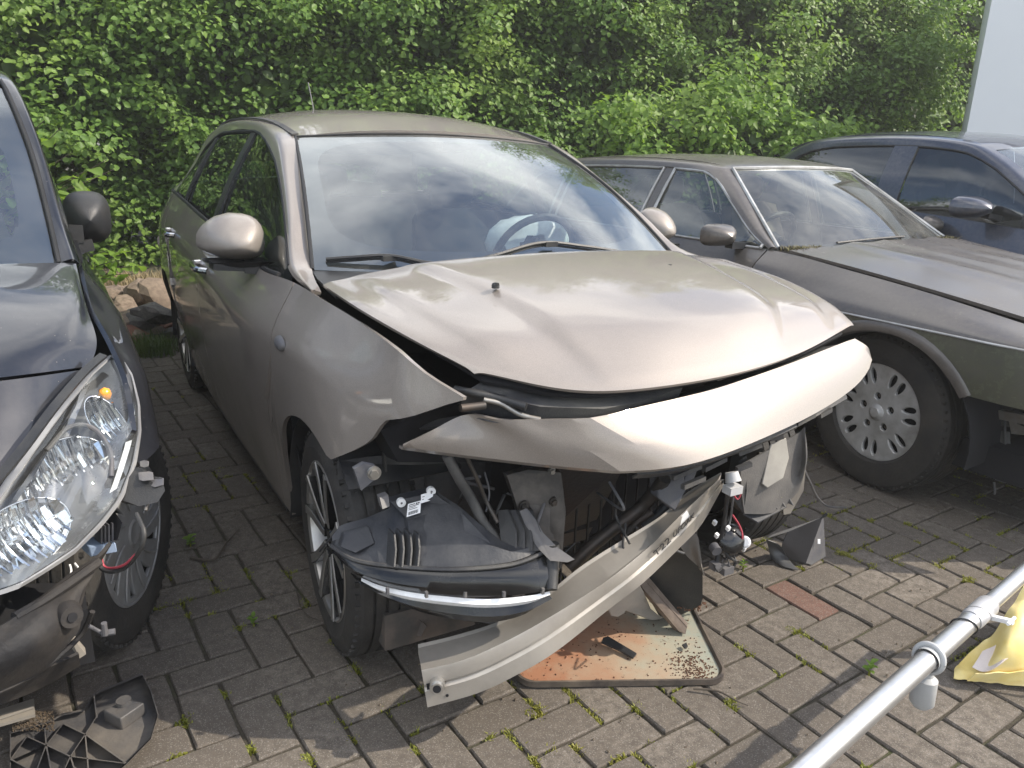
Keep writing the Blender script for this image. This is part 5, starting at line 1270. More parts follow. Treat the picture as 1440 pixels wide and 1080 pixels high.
mb = MB(); mb.box((-1.4,0,.26), (4.6,1.4,.12)); mb.box((.35,0,.52), (.9,1.05,.36)); mb.box((-3.3,0,.5), (1.0,1.2,.5)); mb.grid([[(-.6,-.75,.35),(-.6,.75,.35)],[(-.62,-.7,.93),(-.62,.7,.93)]]); mb.build('underbody', M['void'], car)
mb = MB(); mb.grid([[(-.60,-.70,.925),(-.55,0,.93),(-.60,.70,.925)],[(-.85,-.68,.90),(-.80,0,.91),(-.85,.68,.90)],[(-.88,-.68,.6),(-.84,0,.6),(-.88,.68,.6)]]); solidify(mb.build('dashboard', M['dash'], car, 60), .01, 0)
mb = MB(); mb.grid([[(-.9,-.74,.32),(-.9,.74,.32)],[(-3.1,-.74,.32),(-3.1,.74,.32)]]); mb.grid([[(-3.0,-.7,.32),(-3.0,.7,.32)],[(-3.0,-.66,.93),(-3.0,.66,.93)]]); mb.grid([[(-1.25,-.48,1.255),(-1.25,.48,1.255)],[(-2.8,-.48,1.22),(-2.8,.48,1.22)]]); mb.build('cabin_floor', M['void'], car)
M['tan'] = plain('tan_leather', (.20,.165,.12), .55, bmp=.2, bscale=80); keep_c = M['cloth_in']; M['cloth_in'] = M['tan']
for y_ in (-.36,.36): seat(car, -1.55, y_)
M['cloth_in'] = keep_c
steering_wheel(car, (-1.0,-.36,.90), .19, .5)
# alloy wheel with seven pairs of slots
def alloy_slots(root, c, s, rz, R_=.222, spin=.2):
    w = wheel_root(root, 'wheel', c, rz); tyre('tyre', w, (0,-s*.10,0), .335, .215, .225, s)
    mb = MB(); mb.lathe([(.206,-.03),(.212,-.012),(.219,-.004),(.228,-.002),(.232,-.010),(.226,-.02),(.205,-.05),(.20,-.15)], 72, 'y')
    if s < 0: mb.v = [(x,-y,z) for x,y,z in mb.v]
    mb.v = [(x, y-s*.004, z) for x,y,z in mb.v]; mb.build('rim', M['oldalu'], w, 50)
    holes = []
    for k in range(7):
        for d in (-1, 1):
            a = spin+2*math.pi*k/7; cx, cy = .155*math.cos(a)-d*.023*math.sin(a), .155*math.sin(a)+d*.023*math.cos(a); a2 = a + d*.06
            pts = []
            for q in range(20):
                t = 2*math.pi*q/20; ex, ey = .037*math.cos(t), (.0175+.003*math.cos(t))*math.sin(t); pts.append((cx+ex*math.cos(a2)-ey*math.sin(a2), cy+ex*math.sin(a2)+ey*math.cos(a2)))
            holes.append(pts)
    for k in range(5): a = .4+2*math.pi*k/5; holes.append(circ(.0195, 20, .070*math.cos(a), .070*math.sin(a)))
    annulus_curve('wheel_disc', circ(.207, 72), holes, .010, .0045, M['oldalu'], w, (0,-s*.022,0), (math.pi/2,0,0))
    mb = MB(); mb.lathe([(0,.012),(.020,.012),(.024,.006),(.034,.003),(.042,-.006),(.042,-.02)], 32, 'y')
    if s < 0: mb.v = [(x,-y,z) for x,y,z in mb.v]
    mb.v = [(x, y-s*.012, z) for x,y,z in mb.v]; mb.build('hub_cap', M['oldalu'], w, 50)
    mb = MB()
    for k in range(5): a = .4+2*math.pi*k/5; mb.tube([(.070*math.cos(a), -s*.05, .070*math.sin(a)), (.070*math.cos(a), -s*.026, .070*math.sin(a))], .008, 6)
    mb.build('lug_nuts', M['dkmetal'], w, kind='stuff')
    MB().lathe([(.0,0),(.20,0)], 40, 'y', (0,-s*.05,0)).build('wheel_back', M['void'], w)
alloy_slots(car, (0,-.765,.330), -1, R(-7)); alloy_slots(car, (0,.765,.330), 1, R(-7)); alloy_slots(car, (-2.87,-.765,.330), -1, 0); alloy_slots(car, (-2.87,.765,.330), 1, 0)
# what hangs where its bumper was
def Zo(x, y, z): return FO.z(x, y, z)
def Po(x, y): return FO.pl(x, y, 1, -.62)
mb = MB(); mb.slab([Po(1386,574), Po(1412,580), Po(1412,600), Po(1386,596)], (.02,.02,0)); mb.slab([Po(1385,600), Po(1410,606), Po(1411,630), Po(1384,622)], (.02,.02,0)); mb.bar(Po(1413,585), Po(1413,630), .012, .01); bevel(mb.build('bumper_bracket', M['dustp'], car), .004)
mb = MB(); mb.bar(Po(1405,582), Po(1475,596), .03, .035); mb.slab([Po(1418,590), Po(1440,600), Po(1470,598), Po(1440,612), Po(1422,610)], (.0,.05,0)); mb.build('bumper_support', M['steel'], car)
lo = link('hanging_wires', None, car)
def wo(pts, r, m): MB().tube(spl([Po(*p) for p in pts], 6), r, 6).build('wire', m, lo, 60)
wo([(1384,622),(1378,632),(1370,640),(1367,652)], .0035, M['greyp']); wo([(1376,632),(1382,645),(1386,660)], .003, M['greyp']); wo([(1384,622),(1388,634),(1402,634),(1412,643),(1416,655)], .004, M['greyp'])
wo([(1361,647),(1369,655)], .003, M['white'])
mb = MB(); mb.box(Po(1379,661), (.05,.03,.02)); mb.build('connector', M['greyp'], lo); mb = MB(); mb.box(Po(1411,668), (.04,.03,.05)); mb.build('connector', M['greyp'], lo); wo([(1398,678),(1399,690),(1398,695)], .005, M['greyp'])

# ================================================================== DARK BLUE HATCHBACK
M['bluep'] = paint('dark_blue_metallic_paint', (.032,.040,.066), dustamt=.22, metal=.5, rough=.35, coatr=.03)
M['blueglass'] = glass('tinted_glass', tint=(.10,.11,.12), refl=2.2, dust=.03)
FBL = CARS['blue']
car = thing('blue_hatchback', 'dark blue hatchback parked at the far right in front of the white building', 'car', (FBL.X, FBL.Y, 0), FBL.a)
U_lv = [(.22,[(-3.1,.66),(-2.55,.78),(-.5,.79),(0,.79),(.5,.74),(.8,.58)]),(.5,[(-3.15,.72),(-2.55,.84),(-.5,.855),(0,.85),(.5,.80),(.8,.62)]),(.75,[(-3.15,.72),(-2.55,.85),(-.5,.86),(0,.85),(.5,.79),(.8,.62)])]
U_zb = [(-3.1,1.06),(-2.4,1.07),(-1.5,1.045),(-.5,.99),(0,.93),(.5,.84),(.8,.74)]
U_yb = [(-3.1,.66),(-2.4,.77),(-1.5,.80),(-.5,.78),(0,.74),(.5,.68),(.8,.56)]
u_y, u_zb, u_yb = side_fun(U_lv, U_zb, U_yb)
ub = arch_bot(const(.22), [(0,.31,.36),(-2.5,.31,.36)])
Ou = [(-.42,.775,.99),(-.62,.755,1.11),(-.80,.725,1.22),(-1.0,.69,1.335),(-1.22,.665,1.408),(-1.6,.655,1.43),(-2.1,.655,1.415),(-2.38,.665,1.375),(-2.62,.70,1.22),(-2.78,.75,1.07)]
Wu = [(-.36,.70,.99),(-.55,.665,1.12),(-.75,.625,1.26),(-.98,.585,1.39),(-1.2,.575,1.47),(-1.6,.58,1.50),(-2.1,.58,1.49),(-2.45,.57,1.45),(-2.78,.58,1.30),(-3.02,.64,1.07)]
for s in (-1, 1):
    side_panel('front_fender', M['bluep'], car, s, const(-.42), const(.8), u_zb, lambda x: min(ub(x), u_zb(x)-.02), u_y, 14, [(0,.36)])
    side_panel('front_door', M['bluep'], car, s, const(-1.56), const(-.427), u_zb, const(.22), u_y, 14)
    side_panel('rear_quarter', M['bluep'], car, s, const(-3.1), const(-1.567), u_zb, ub, u_y, 14, [(-2.5,.36)])
    Iu = [((a[0]+b[0])/2, (a[1]+b[1])/2+.018, (a[2]+b[2])/2+.014) for a, b in zip(Ou, Wu)]
    o = MB().grid(patch([[(x, s*y, z) for x, y, z in P] for P in (Ou, Iu, Wu)], 4, 5)).build('roof_rail', M['bluep'], car, 60); solidify(o, .014)
    if sum(p.normal.z for p in o.data.polygons) < 0: o.data.flip_normals()
    dz = cint([(p[0], p[2]) for p in Ou][::-1]); dy = cint([(p[0], p[1]) for p in Ou][::-1])
    def wpt(x, t): z0, z1 = u_zb(x)-.01, dz(x)+.003; y0, y1 = u_yb(x)-.02, dy(x)-.012; return (x, s*(y0+(y1-y0)*t+.014*math.sin(math.pi*t)), z0+(z1-z0)*t)
    for x0, x1 in ((-.66,-.45), (-1.50,-.70), (-2.58,-1.68)):
        MB().grid([[wpt(x0+(x1-x0)*i/12, j/7) for j in range(8)] for i in range(13)]).build('side_window', M['blueglass'], car, 60)
    for xp, w in ((-1.59,.17), (-.68,.035)):
        mb = MB(); G = [[Vector(wpt(xp+dx, t))+Vector((0, s*.006, 0)) for t in (0,.25,.5,.75,1)] for dx in (-w/2, 0, w/2)]; solidify(mb.grid(G).build('pillar', M['bluep' if w > .1 else 'blackp'], car, 60), .012, 0)
    mb = MB(); xs_ = [-.46-2.2*k/22 for k in range(23)]; mb.tube([Vector(wpt(x,1))+Vector((0,s*.006,0)) for x in xs_], .007, 6); mb.tube([Vector(wpt(x,0))+Vector((0,s*.010,.006)) for x in xs_], .009, 6); mb.build('window_seal', M['seal'], car)
    mc = Vector((-.86, s*.92, 1.105)); G = []
    for i in range(11):
        a = i/10; q = math.sin(a*math.pi/2)**.6; row = []
        for k in range(25):
            th = 2*math.pi*k/24; yy, zz = math.cos(th), math.sin(th); e = .75; yy = math.copysign(abs(yy)**e, yy); zz = math.copysign(abs(zz)**e, zz); row.append((.07-.15*a-.03*yy*a, s*.11*yy*q, .062*zz*q))
        G.append(row)
    sh = MB().grid(G).build('mirror_housing', M['bluep'], car, 60, loc=mc); MB().grid([[(-.082-.03*math.cos(2*math.pi*k/24), s*.10*math.cos(2*math.pi*k/24)*r_, .055*math.sin(2*math.pi*k/24)*r_) for k in range(25)] for r_ in (.01,1)]).build('mirror_glass', M['chrome'], sh)
    MB().bar((0,-s*.06,-.04),(.02,-s*.18,-.06),.06,.03).build('mirror_arm', M['blackp'], sh)
    mb = MB(); G = []
    for k in range(21):
        a = math.pi*(-.05+1.1*k/20); G.append([(r0+.355*math.cos(a), s*y, .31+.355*math.sin(a)) for r0 in (0,) for y in (.45,.6,.8)])
    mb.grid(G); mb.grid([[(p[0]-2.5, p[1], p[2]) for p in row] for row in G]); solidify(mb.build('wheel_liner', M['void'], car, 60), .004, 0)
    mb = MB(); mb.tube([(-1.45, s*(u_y(-1.4,.88)+.004), .885),(-1.42, s*(u_y(-1.4,.88)+.025), .885),(-1.28, s*(u_y(-1.3,.88)+.025), .88),(-1.25, s*(u_y(-1.3,.88)+.004), .88)], .011, 8); mb.build('door_handle', M['bluep'], car)
def UW(u, v):
    f = u; y = f*(.70+(.575-.70)*v); x = -.38+.24*(1-f*f)+(-.70-.13*(1-f*f))*v; z = .985+(.44+.035*(1-f*f))*v; b = .04*math.sin(math.pi*v); return Vector((x+b*.45, y, z+b*.8))
ws = MB().grid([[UW(-1+2*i/24, j/12) for j in range(13)] for i in range(25)]).build('windshield', M['glass'], car, 80)
if sum(q.normal.z for q in ws.data.polygons) < 0: ws.data.flip_normals()
Wp = spl([(-1.06,.575,1.42),(-1.22,.575,1.472),(-1.6,.58,1.502),(-2.1,.58,1.492),(-2.45,.57,1.452),(-2.62,.57,1.40)], 4); G = []
for i, p in enumerate(Wp):
    t = i/(len(Wp)-1); bow = .10*max(0, 1-3*t)-.08*max(0, 2*t-1); G.append([(p.x+bow*(1-f*f), f*p.y, p.z+.002+(.022+.016*math.sin(math.pi*t))*(1-abs(f)**2.4)) for f in [-1+k/10 for k in range(21)]])
o = MB().grid(G).build('roof', M['bluep'], car, 60)
if sum(q.normal.z for q in o.data.polygons) < 0: o.data.flip_normals()
solidify(o, .012)
solidify(MB().grid([[(-2.62-.50*t**.8-.08*(1-f*f), f*(.57+.09*min(1,t*2)), 1.40+.02*(1-f*f)-1.1*t) for t in [k/10 for k in range(11)]] for f in [-1+k/6 for k in range(13)]]).build('tailgate', M['bluep'], car, 60), .01, 0)
HC = [[(-.32,-.70,.985),(-.14,0,1.01),(-.32,.70,.985)],[(.05,-.72,.93),(.15,0,.965),(.05,.72,.93)],[(.50,-.66,.845),(.62,0,.87),(.50,.66,.845)],[(.76,-.52,.75),(.92,0,.76),(.76,.52,.75)]]
o = MB().grid(patch(HC, 8, 12)).build('hood', M['bluep'], car, 60)
if sum(q.normal.z for q in o.data.polygons) < 0: o.data.flip_normals()
solidify(o, .014)
solidify(MB().grid(patch([[(.79,-.55,.74),(.93,0,.75),(.79,.55,.74)],[(.82,-.60,.55),(.97,0,.55),(.82,.60,.55)],[(.80,-.60,.22),(.93,0,.22),(.80,.60,.22)]], 6, 8)).build('bumper', M['bluep'], car, 60), .01, 0)
mb = MB(); mb.box((-1.3,0,.26), (3.2,1.3,.14)); mb.box((.1,0,.5), (.7,1.0,.4)); mb.grid([[(-.4,-.72,.3),(-.4,.72,.3)],[(-.4,-.72,.97),(-.4,.72,.97)]]); mb.build('underbody', M['void'], car)
mb = MB(); mb.grid([[(-.34,-.66,.975),(-.2,0,.98),(-.34,.66,.975)],[(-.75,-.68,.96),(-.7,0,.97),(-.75,.68,.96)],[(-.78,-.68,.6),(-.74,0,.6),(-.78,.68,.6)]]); solidify(mb.build('dashboard', M['dash'], car, 60), .01, 0)
for y_ in (-.36,.36): seat(car, -1.35, y_)
for c_, s_ in (((0,-.78,.31),-1),((0,.78,.31),1),((-2.5,-.78,.31),-1),((-2.5,.78,.31),1)):
    w = wheel_root(car, 'wheel', c_, 0); tyre('tyre', w, (0,-s_*.10,0), .312, .20, .195, s_); MB().lathe([(0,-s_*.02),(.19,-s_*.03),(.20,-s_*.01),(.212,0)], 40, 'y').build('hub_cap', M['greyp'], w)

# ================================================================== DARK DAMAGED CAR ON THE LEFT
M['darkp'] = paint('blue_black_metallic_paint', (.012,.014,.021), dustamt=.05, metal=.35, rough=.32, coatr=.012)
M['lens'] = glass('headlight_lens', tint=(.90,.92,.92), refl=1.5, dust=.05)
M['mirror'] = plain('reflector_chrome', (.86,.88,.90), .07, 1.0, dirt=(.75,.77,.8))
FL = CARS['left']
def Zl(x, y, z): return FL.z(x, y, z)
car = thing('dark_hatchback', 'blue-black damaged car on the left with its headlight exposed and its bumper missing', 'car', (FL.X, FL.Y, 0), FL.a)
L_lv = [(.24,[(-3.2,.66),(-2.4,.78),(-.5,.79),(-.3,.79),(.1,.79),(.3,.74)]),(.46,[(-3.2,.72),(-2.4,.83),(-.5,.845),(-.3,.84),(.0,.85),(.2,.84),(.3,.80)]),(.60,[(-3.2,.74),(-2.4,.85),(-.5,.86),(-.3,.86),(0,.875),(.2,.86),(.30,.815)]),(.74,[(-3.2,.74),(-2.4,.85),(-.5,.86),(-.3,.862),(0,.865),(.12,.85),(.25,.80)])]
L_zb = [(-3.2,1.05),(-2.4,1.06),(-1.2,1.03),(-.6,.985),(-.42,.985),(-.15,.925),(.05,.855),(.2,.78),(.32,.70)]
L_yb = [(-3.2,.66),(-2.4,.76),(-1.2,.79),(-.6,.785),(-.42,.77),(-.15,.765),(.05,.79),(.2,.805),(.32,.80)]
l_y, l_zb, l_yb = side_fun(L_lv, L_zb, L_yb)
lb = arch_bot(const(.24), [(0,.30,.345),(-2.45,.30,.345)])
Ol = [(-.44,.765,.99),(-.62,.748,1.10),(-.80,.724,1.29),(-1.03,.695,1.455),(-1.25,.675,1.515),(-1.7,.66,1.535),(-2.1,.66,1.51),(-2.4,.68,1.40),(-2.62,.71,1.22),(-2.75,.75,1.07)]
Wl = [(-.43,.712,.995),(-.60,.706,1.12),(-.79,.688,1.30),(-1.01,.650,1.475),(-1.2,.62,1.55),(-1.65,.60,1.585),(-2.1,.60,1.57),(-2.45,.59,1.49),(-2.75,.60,1.32),(-2.98,.64,1.06)]
for s in (1, -1):
    side_panel('front_fender', M['darkp'], car, s, const(-.43), const(.31), l_zb, lambda x: min(max(lb(x), .62 if x > .1 else 0), l_zb(x)-.01), l_y, 18, [(0,.345)])
    side_panel('front_door', M['darkp'], car, s, const(-1.5), const(-.437), l_zb, const(.24), l_y, 16)
    side_panel('rear_quarter', M['darkp'], car, s, const(-3.2), const(-1.507), l_zb, lb, l_y, 16, [(-2.45,.345)])
    Il = [((a[0]+b[0])/2+.004, (a[1]+b[1])/2+.008, (a[2]+b[2])/2+.012) for a, b in zip(Ol, Wl)]
    o = MB().grid(patch([[(x, s*y, z) for x, y, z in P] for P in (Ol, Il, Wl)], 4, 5)).build('roof_rail', M['darkp'], car, 60); solidify(o, .014)
    if sum(p.normal.z for p in o.data.polygons) < 0: o.data.flip_normals()
    dz = cint([(p[0], p[2]) for p in Ol][::-1]); dy = cint([(p[0], p[1]) for p in Ol][::-1])
    def wpt(x, t): z0, z1 = l_zb(x)-.01, dz(x)+.003; y0, y1 = l_yb(x)-.02, dy(x)-.010; return (x, s*(y0+(y1-y0)*t+.014*math.sin(math.pi*t)), z0+(z1-z0)*t)
    for x0, x1 in ((-1.46,-.50), (-2.6,-1.56)):
        MB().grid([[wpt(x0+(x1-x0)*i/12, j/7) for j in range(8)] for i in range(13)]).build('side_window', M['sglass'], car, 60)
    mb = MB(); mb.grid([[wpt(xp, t) for t in (0,.25,.5,.75,1)] for xp in (-1.57,-1.45)]); solidify(mb.build('pillar_trim', M['blackp'], car), .015, 0)
    mb = MB(); mb.tube([Vector(p)+Vector((.004,0,0)) for p in spl([(x, s*y, z) for x, y, z in Wl[:5]], 4)], .007, 6); mb.tube([Vector(p)+Vector((.006,s*.01,.004)) for p in spl([((a[0]+b[0])/2, s*((a[1]+b[1])/2), (a[2]+b[2])/2) for a, b in zip(Ol[:5], Wl[:5])], 4)], .004, 6); mb.build('windshield_seal', M['seal'], car)
    # mirror
    mc = Vector((-.955, s*.838, 1.068)); G = []
    for i in range(11):
        a = i/10; q = math.sin(a*math.pi/2)**.55; row = []
        for k in range(25):
            th = 2*math.pi*k/24; yy, zz = math.cos(th), math.sin(th); e = .7; yy = math.copysign(abs(yy)**e, yy); zz = math.copysign(abs(zz)**e, zz); row.append((.06-.13*a-.02*yy*a, s*.078*yy*q, .092*zz*q))
        G.append(row)
    sh = MB().grid(G).build('mirror_housing', M['blackp'], car, 60, loc=mc); MB().grid([[(-.072-.02*math.cos(2*math.pi*k/24), s*.07*math.cos(2*math.pi*k/24)*r_, .085*math.sin(2*math.pi*k/24)*r_) for k in range(25)] for r_ in (.01,1)]).build('mirror_glass', M['chrome'], sh)
    mb = MB(); mb.bar((0,-s*.01,-.085),(.03,-s*.10,-.10),.08,.04); mb.box((.02,-s*.055,-.045),(.07,.06,.06)); mb.build('mirror_arm', M['blackp'], sh)
    mb = MB(); G = []
    for k in range(21):
        a = math.pi*(-.05+1.1*k/20); G.append([(.34*math.cos(a), s*y, .30+.34*math.sin(a)) for y in (.45,.6,.8)])
    mb.grid([r for i, r in enumerate(G) if i > 5]); mb.grid([[(p[0]-2.45, p[1], p[2]) for p in row] for row in G]); solidify(mb.build('wheel_liner', M['void'], car, 60), .004, 0)
def LW(u, v):
    f = u; y = f*(.71 + (-.012*v if v < .5 else -.006-.10*(v-.5))); x = -.43+.26*(1-f*f)+(-.60-.16*(1-f*f))*v; z = .992+(.49+.035*(1-f*f))*v; b = .03*math.sin(math.pi*v); return Vector((x+b*.45, y, z+b*.8))
# the glass edge follows the pillar
Wls = spl(Wl[:5], 6)
def LW(u, v):
    e = Wls[int(v*(len(Wls)-1)*.8)]; f = u; bw = .24*(1-.55*v); return Vector((e.x+bw*(1-f*f), f*(e.y-.004), e.z-.004+.03*v*(1-f*f)))
ws = MB().grid([[LW(-1+2*i/24, j/14) for j in range(15)] for i in range(25)]).build('windshield', M['glass'], car, 80)
if sum(q.normal.z for q in ws.data.polygons) < 0: ws.data.flip_normals()
mb = MB(); N_ = 96; ring = [[], []]
for k in range(N_+1):
    a = 2*math.pi*k/N_; c_, s_ = math.cos(a), math.sin(a); m_ = max(abs(c_), abs(s_)); uo, vo = c_/m_, s_/m_; e = 4.0; q = (abs(c_)**e+abs(s_)**e)**(-1/e); ui, vi = c_*q*.90, s_*q*.80
    ring[0].append(LW(uo*.999, (vo+1)/2)-Vector((.002,0,.004))); ring[1].append(LW(ui, min(1, max(0, (vi+1)/2)))-Vector((.002,0,.004)))
mb.grid(ring).build('windshield_frit', bpy.data.materials['dark_enamel'], ws, 80)
Wp = spl([(-1.2,.62,1.552),(-1.65,.60,1.587),(-2.1,.60,1.572),(-2.45,.59,1.492),(-2.7,.595,1.35)], 4)
o = MB().grid([[(p.x+.12*max(0,1-3*i/16)*(1-f*f), f*p.y, p.z+.03*(1-abs(f)**2.4)) for f in [-1+k/10 for k in range(21)]] for i, p in enumerate(Wp)]).build('roof', M['darkp'], car, 60)
if sum(q.normal.z for q in o.data.polygons) < 0: o.data.flip_normals()
solidify(o, .012)
solidify(MB().grid([[(-2.7-.48*t**.8-.08*(1-f*f), f*(.59+.09*min(1,t*2)), 1.36+.02*(1-f*f)-1.0*t) for t in [k/10 for k in range(11)]] for f in [-1+k/6 for k in range(13)]]).build('tailgate', M['darkp'], car, 60), .01, 0)
# hood: a ridge runs down its edge, the flank falls to the fender
HL = [[(-.42,.755,.992),(-.415,.70,.998),(-.30,.40,1.02),(-.22,0,1.03)],
      [(-.14,.752,.925),(-.12,.70,.945),(-.04,.38,.965),(0,0,.975)],
      [(.02,.758,.862),(.08,.635,.895),(.13,.34,.915),(.16,0,.925)],
      [(.085,.735,.812),(.215,.56,.842),(.27,.30,.855),(.31,0,.865)]]
HLm = [[(x,-y,z) for x,y,z in r[:-1]] for r in HL]; HC = [m_[:] + r[::-1] for m_, r in zip(HLm, HL)]
G = patch(HC, 10, 8); o = MB().grid(G).build('hood', M['darkp'], car, 50)
if sum(q.normal.z for q in o.data.polygons) < 0: o.data.flip_normals()
solidify(o, .012)
NL = [[(.092,.738,.808),(.222,.56,.836),(.277,.30,.850),(.317,0,.860)],[(.16,.705,.775),(.30,.55,.765),(.38,.30,.775),(.42,0,.78)],[(.26,.665,.745),(.42,.50,.67),(.52,.28,.66),(.57,0,.66)],[(.40,.575,.67),(.54,.44,.55),(.62,.26,.53),(.67,0,.53)]]
HC = [[(x,-y,z) for x,y,z in r[:-1]] + r[::-1] for r in NL]
o = MB().grid(patch(HC, 8, 8)).build('bumper_cover', M['darkp'], car, 50)
if sum(q.normal.z for q in o.data.polygons) < 0: o.data.flip_normals()
solidify(o, .01)
# cowl corner beside the glass, inside and underside
mb = MB(); mb.slab([Zl(73,302,1.06), Zl(86,300,1.07), Zl(96,320,1.04), Zl(105,362,.99), Zl(78,368,1.0), Zl(72,330,1.03)], (0,.0,-.01)); bevel(mb.build('cowl_corner', M['blackp'], car), .004)
mb = MB(); mb.grid([[(-.42+.2*(1-f*f), .72*f, .985),(-.26+.12*(1-f*f), .72*f, .955)] for f in [-1+k/8 for k in range(17)]]); solidify(mb.build('cowl', M['blackp'], car), .01, 0)
mb = MB(); mb.grid([[(-.38,-.66,.965),(-.2,0,.97),(-.38,.66,.965)],[(-.72,-.68,.96),(-.68,0,.97),(-.72,.68,.96)],[(-.75,-.68,.6),(-.7,0,.6),(-.75,.68,.6)]]); solidify(mb.build('dashboard', M['dash'], car, 60), .01, 0)
mb = MB(); mb.box((-1.3,0,.26), (3.4,1.3,.14)); mb.box((.0,0,.5), (.55,.95,.5)); mb.grid([[(-.4,-.72,.3),(-.4,.72,.3)],[(-.4,-.72,.97),(-.4,.72,.97)]]); mb.grid([[(-1.3,-.55,1.52),(-1.3,.55,1.52)],[(-2.5,-.55,1.46),(-2.5,.55,1.46)]]); mb.build('underbody', M['void'], car)
for y_ in (-.36,.36): seat(car, -1.4, y_)
steering_wheel(car, (-.82,.36,.96), .18, .45)
# headlight
hl = link('headlight', None, car)
out_ = [(155,503,.822),(128,528,.80),(88,578,.765),(45,638,.715),(0,700,.66),(-40,745,.62),(-40,845,.505),(0,830,.525),(26,822,.53),(62,800,.535),(104,772,.54),(140,735,.565),(166,700,.60),(184,655,.645),(193,610,.695),(193,570,.735),(184,530,.785),(171,508,.815)]
OL = resample([Zl(*p) for p in out_+[out_[0]]], 73)[:-1]; cen = sum(OL, Vector())/len(OL); fw = Vector((.62,.50,.42)).normalized()
G = []
for r_ in (0,.25,.5,.7,.85,.95,1.0): G.append([cen.lerp(p, r_)+fw*(.040*(1-r_**2.4)+.004) for p in OL+[OL[0]]])
o = MB().grid(G).build('lens', M['lens'], hl, 70)
mb = MB(); G = [[p+fw*.006, p-fw*.002+(p-cen).normalized()*.010, p-fw*.02+(p-cen).normalized()*.008] for p in OL+[OL[0]]]; solidify(mb.grid(G).build('lens_edge', plain('frosted_plastic', (.24,.24,.245), .3, spec=.7, dirt=(.32,.32,.32)), hl, 60), .004, 0)
G = [[cen.lerp(p, .985)-fw*.0 for p in OL+[OL[0]]], [cen.lerp(p, .93)-fw*.03 for p in OL+[OL[0]]], [cen.lerp(p, .80)-fw*.055 for p in OL+[OL[0]]], [cen.lerp(p, .02)-fw*.060 for p in OL+[OL[0]]]]
MB().grid(G).build('bezel', plain('bezel_grey', (.34,.34,.35), .25, .7, dirt=(.42,.42,.43)), hl, 40)
def inl(x, y, z, back): return Zl(x, y, z)-fw*back
def reflector(name, c, r1, r2, ax1, ax2, depth, mat, nrib=0):
    mb = MB(); G = []
    for i in range(9):
        t = i/8; q = math.sqrt(t); G.append([c-fw*depth*(1-t)+ax1*r1*q*math.cos(2*math.pi*k/40)+ax2*r2*q*math.sin(2*math.pi*k/40) for k in range(41)])
    mb.grid(G); o = mb.build(name, mat, hl, 30 if nrib else 70)
    rim = MB().tube(G[-1], .0022, 8, False).build('reflector_rim', M['chrome'], o, 60)
    if nrib:
        rb = MB()
        for k in range(nrib):
            f = -1+2*(k+.5)/nrib; h = math.sqrt(max(0, 1-f*f))*.96; a = c+ax1*r1*f-ax2*r2*h-fw*.006; b = c+ax1*r1*f+ax2*r2*h-fw*.006
            P = [a.lerp(b, t)-fw*(depth*.45*math.sin(math.pi*t)) for t in [j/8 for j in range(9)]]; rb.tube([p+fw*.016 for p in P], .0028, 5)
        rb.build('optic_ribs', M['mirror'], o, kind='stuff')
    return o
e1 = (Zl(155,640,.66)-Zl(75,690,.62)).normalized(); e2 = fw.cross(e1).normalized(); e2 = e2 if e2.z > 0 else -e2
c1 = inl(110,668,.640,.020); reflector('low_beam_reflector', c1, .098, .088, e1, e2, .055, M['mirror'], 11)
c2 = inl(38,752,.590,.018); reflector('high_beam_reflector', c2, .098, .066, e1, e2, .050, M['mirror'], 12)
c3 = inl(160,592,.72,.020); reflector('indicator_reflector', c3, .036, .074, (e1-e2*.15).normalized(), e2, .030, M['mirror'], 5)
# faceted plates that break the reflections up
fm = MB(); rr = random.Random(5)
for cc, ra, rb_, n1 in ((c1,.090,.080,11),(c2,.090,.058,11),(c3,.030,.066,8)):
    for i in range(n1):
        n2 = 4
        for j in range(n2):
            u, v = -1+2*(i+.5)/n1, -1+2*(j+.5)/n2
            if u*u+v*v > .92: continue
            p = cc+e1*ra*u+e2*rb_*v-fw*(.05*(1-u*u-v*v)*.8-.010); t = Vector((rr.gauss(0,.32), rr.gauss(0,.32), rr.gauss(0,.32))); nn = (fw+t*.6-e1*u*.5-e2*v*.5).normalized()
            a = nn.cross(e2).normalized()*ra/n1*.98; b = nn.cross(a).normalized()*rb_/n2*.98; fm.add([p-a-b, p+a-b, p+a+b, p-a+b], [(0,1,2,3)])
fm.build('facets', M['mirror'], hl, 0, kind='stuff')
MB().tube([c1-fw*.045, c1-fw*.018, c1-fw*.008], [.010,.014,.009], 16).build('low_beam_bulb', M['chrome'], hl)
MB().tube([c2-fw*.040, c2-fw*.015, c2-fw*.006], [.010,.012,.006], 16).build('high_beam_bulb', M['chrome'], hl)
pb = inl(152,552,.775,.012); mb = MB(); mb.lathe([(0,.017),(.011,.012),(.015,0),(.011,-.012),(0,-.017)], 16, 'z'); mb.build('indicator_bulb', plain('amber_glass', (.95,.32,.02), .15, spec=.8), hl, 70, loc=pb)
S_ = resample(spl([inl(68,632,.705,.006), inl(95,602,.735,.002), inl(120,598,.735,0), inl(142,612,.715,0), inl(156,640,.68,0), inl(158,670,.65,.004)], 6), 24); MB().tube(S_, .0055, 8).build('bezel_trim', M['greyp'], hl)
S_ = resample(spl([inl(186,560,.745,.004), inl(184,610,.695,.004), inl(172,655,.65,.004), inl(160,690,.61,.004)], 6), 20); MB().grid([[p-e1*.008, p+e1*.008+fw*.003] for p in S_]).build('light_strip', M['white'], hl)
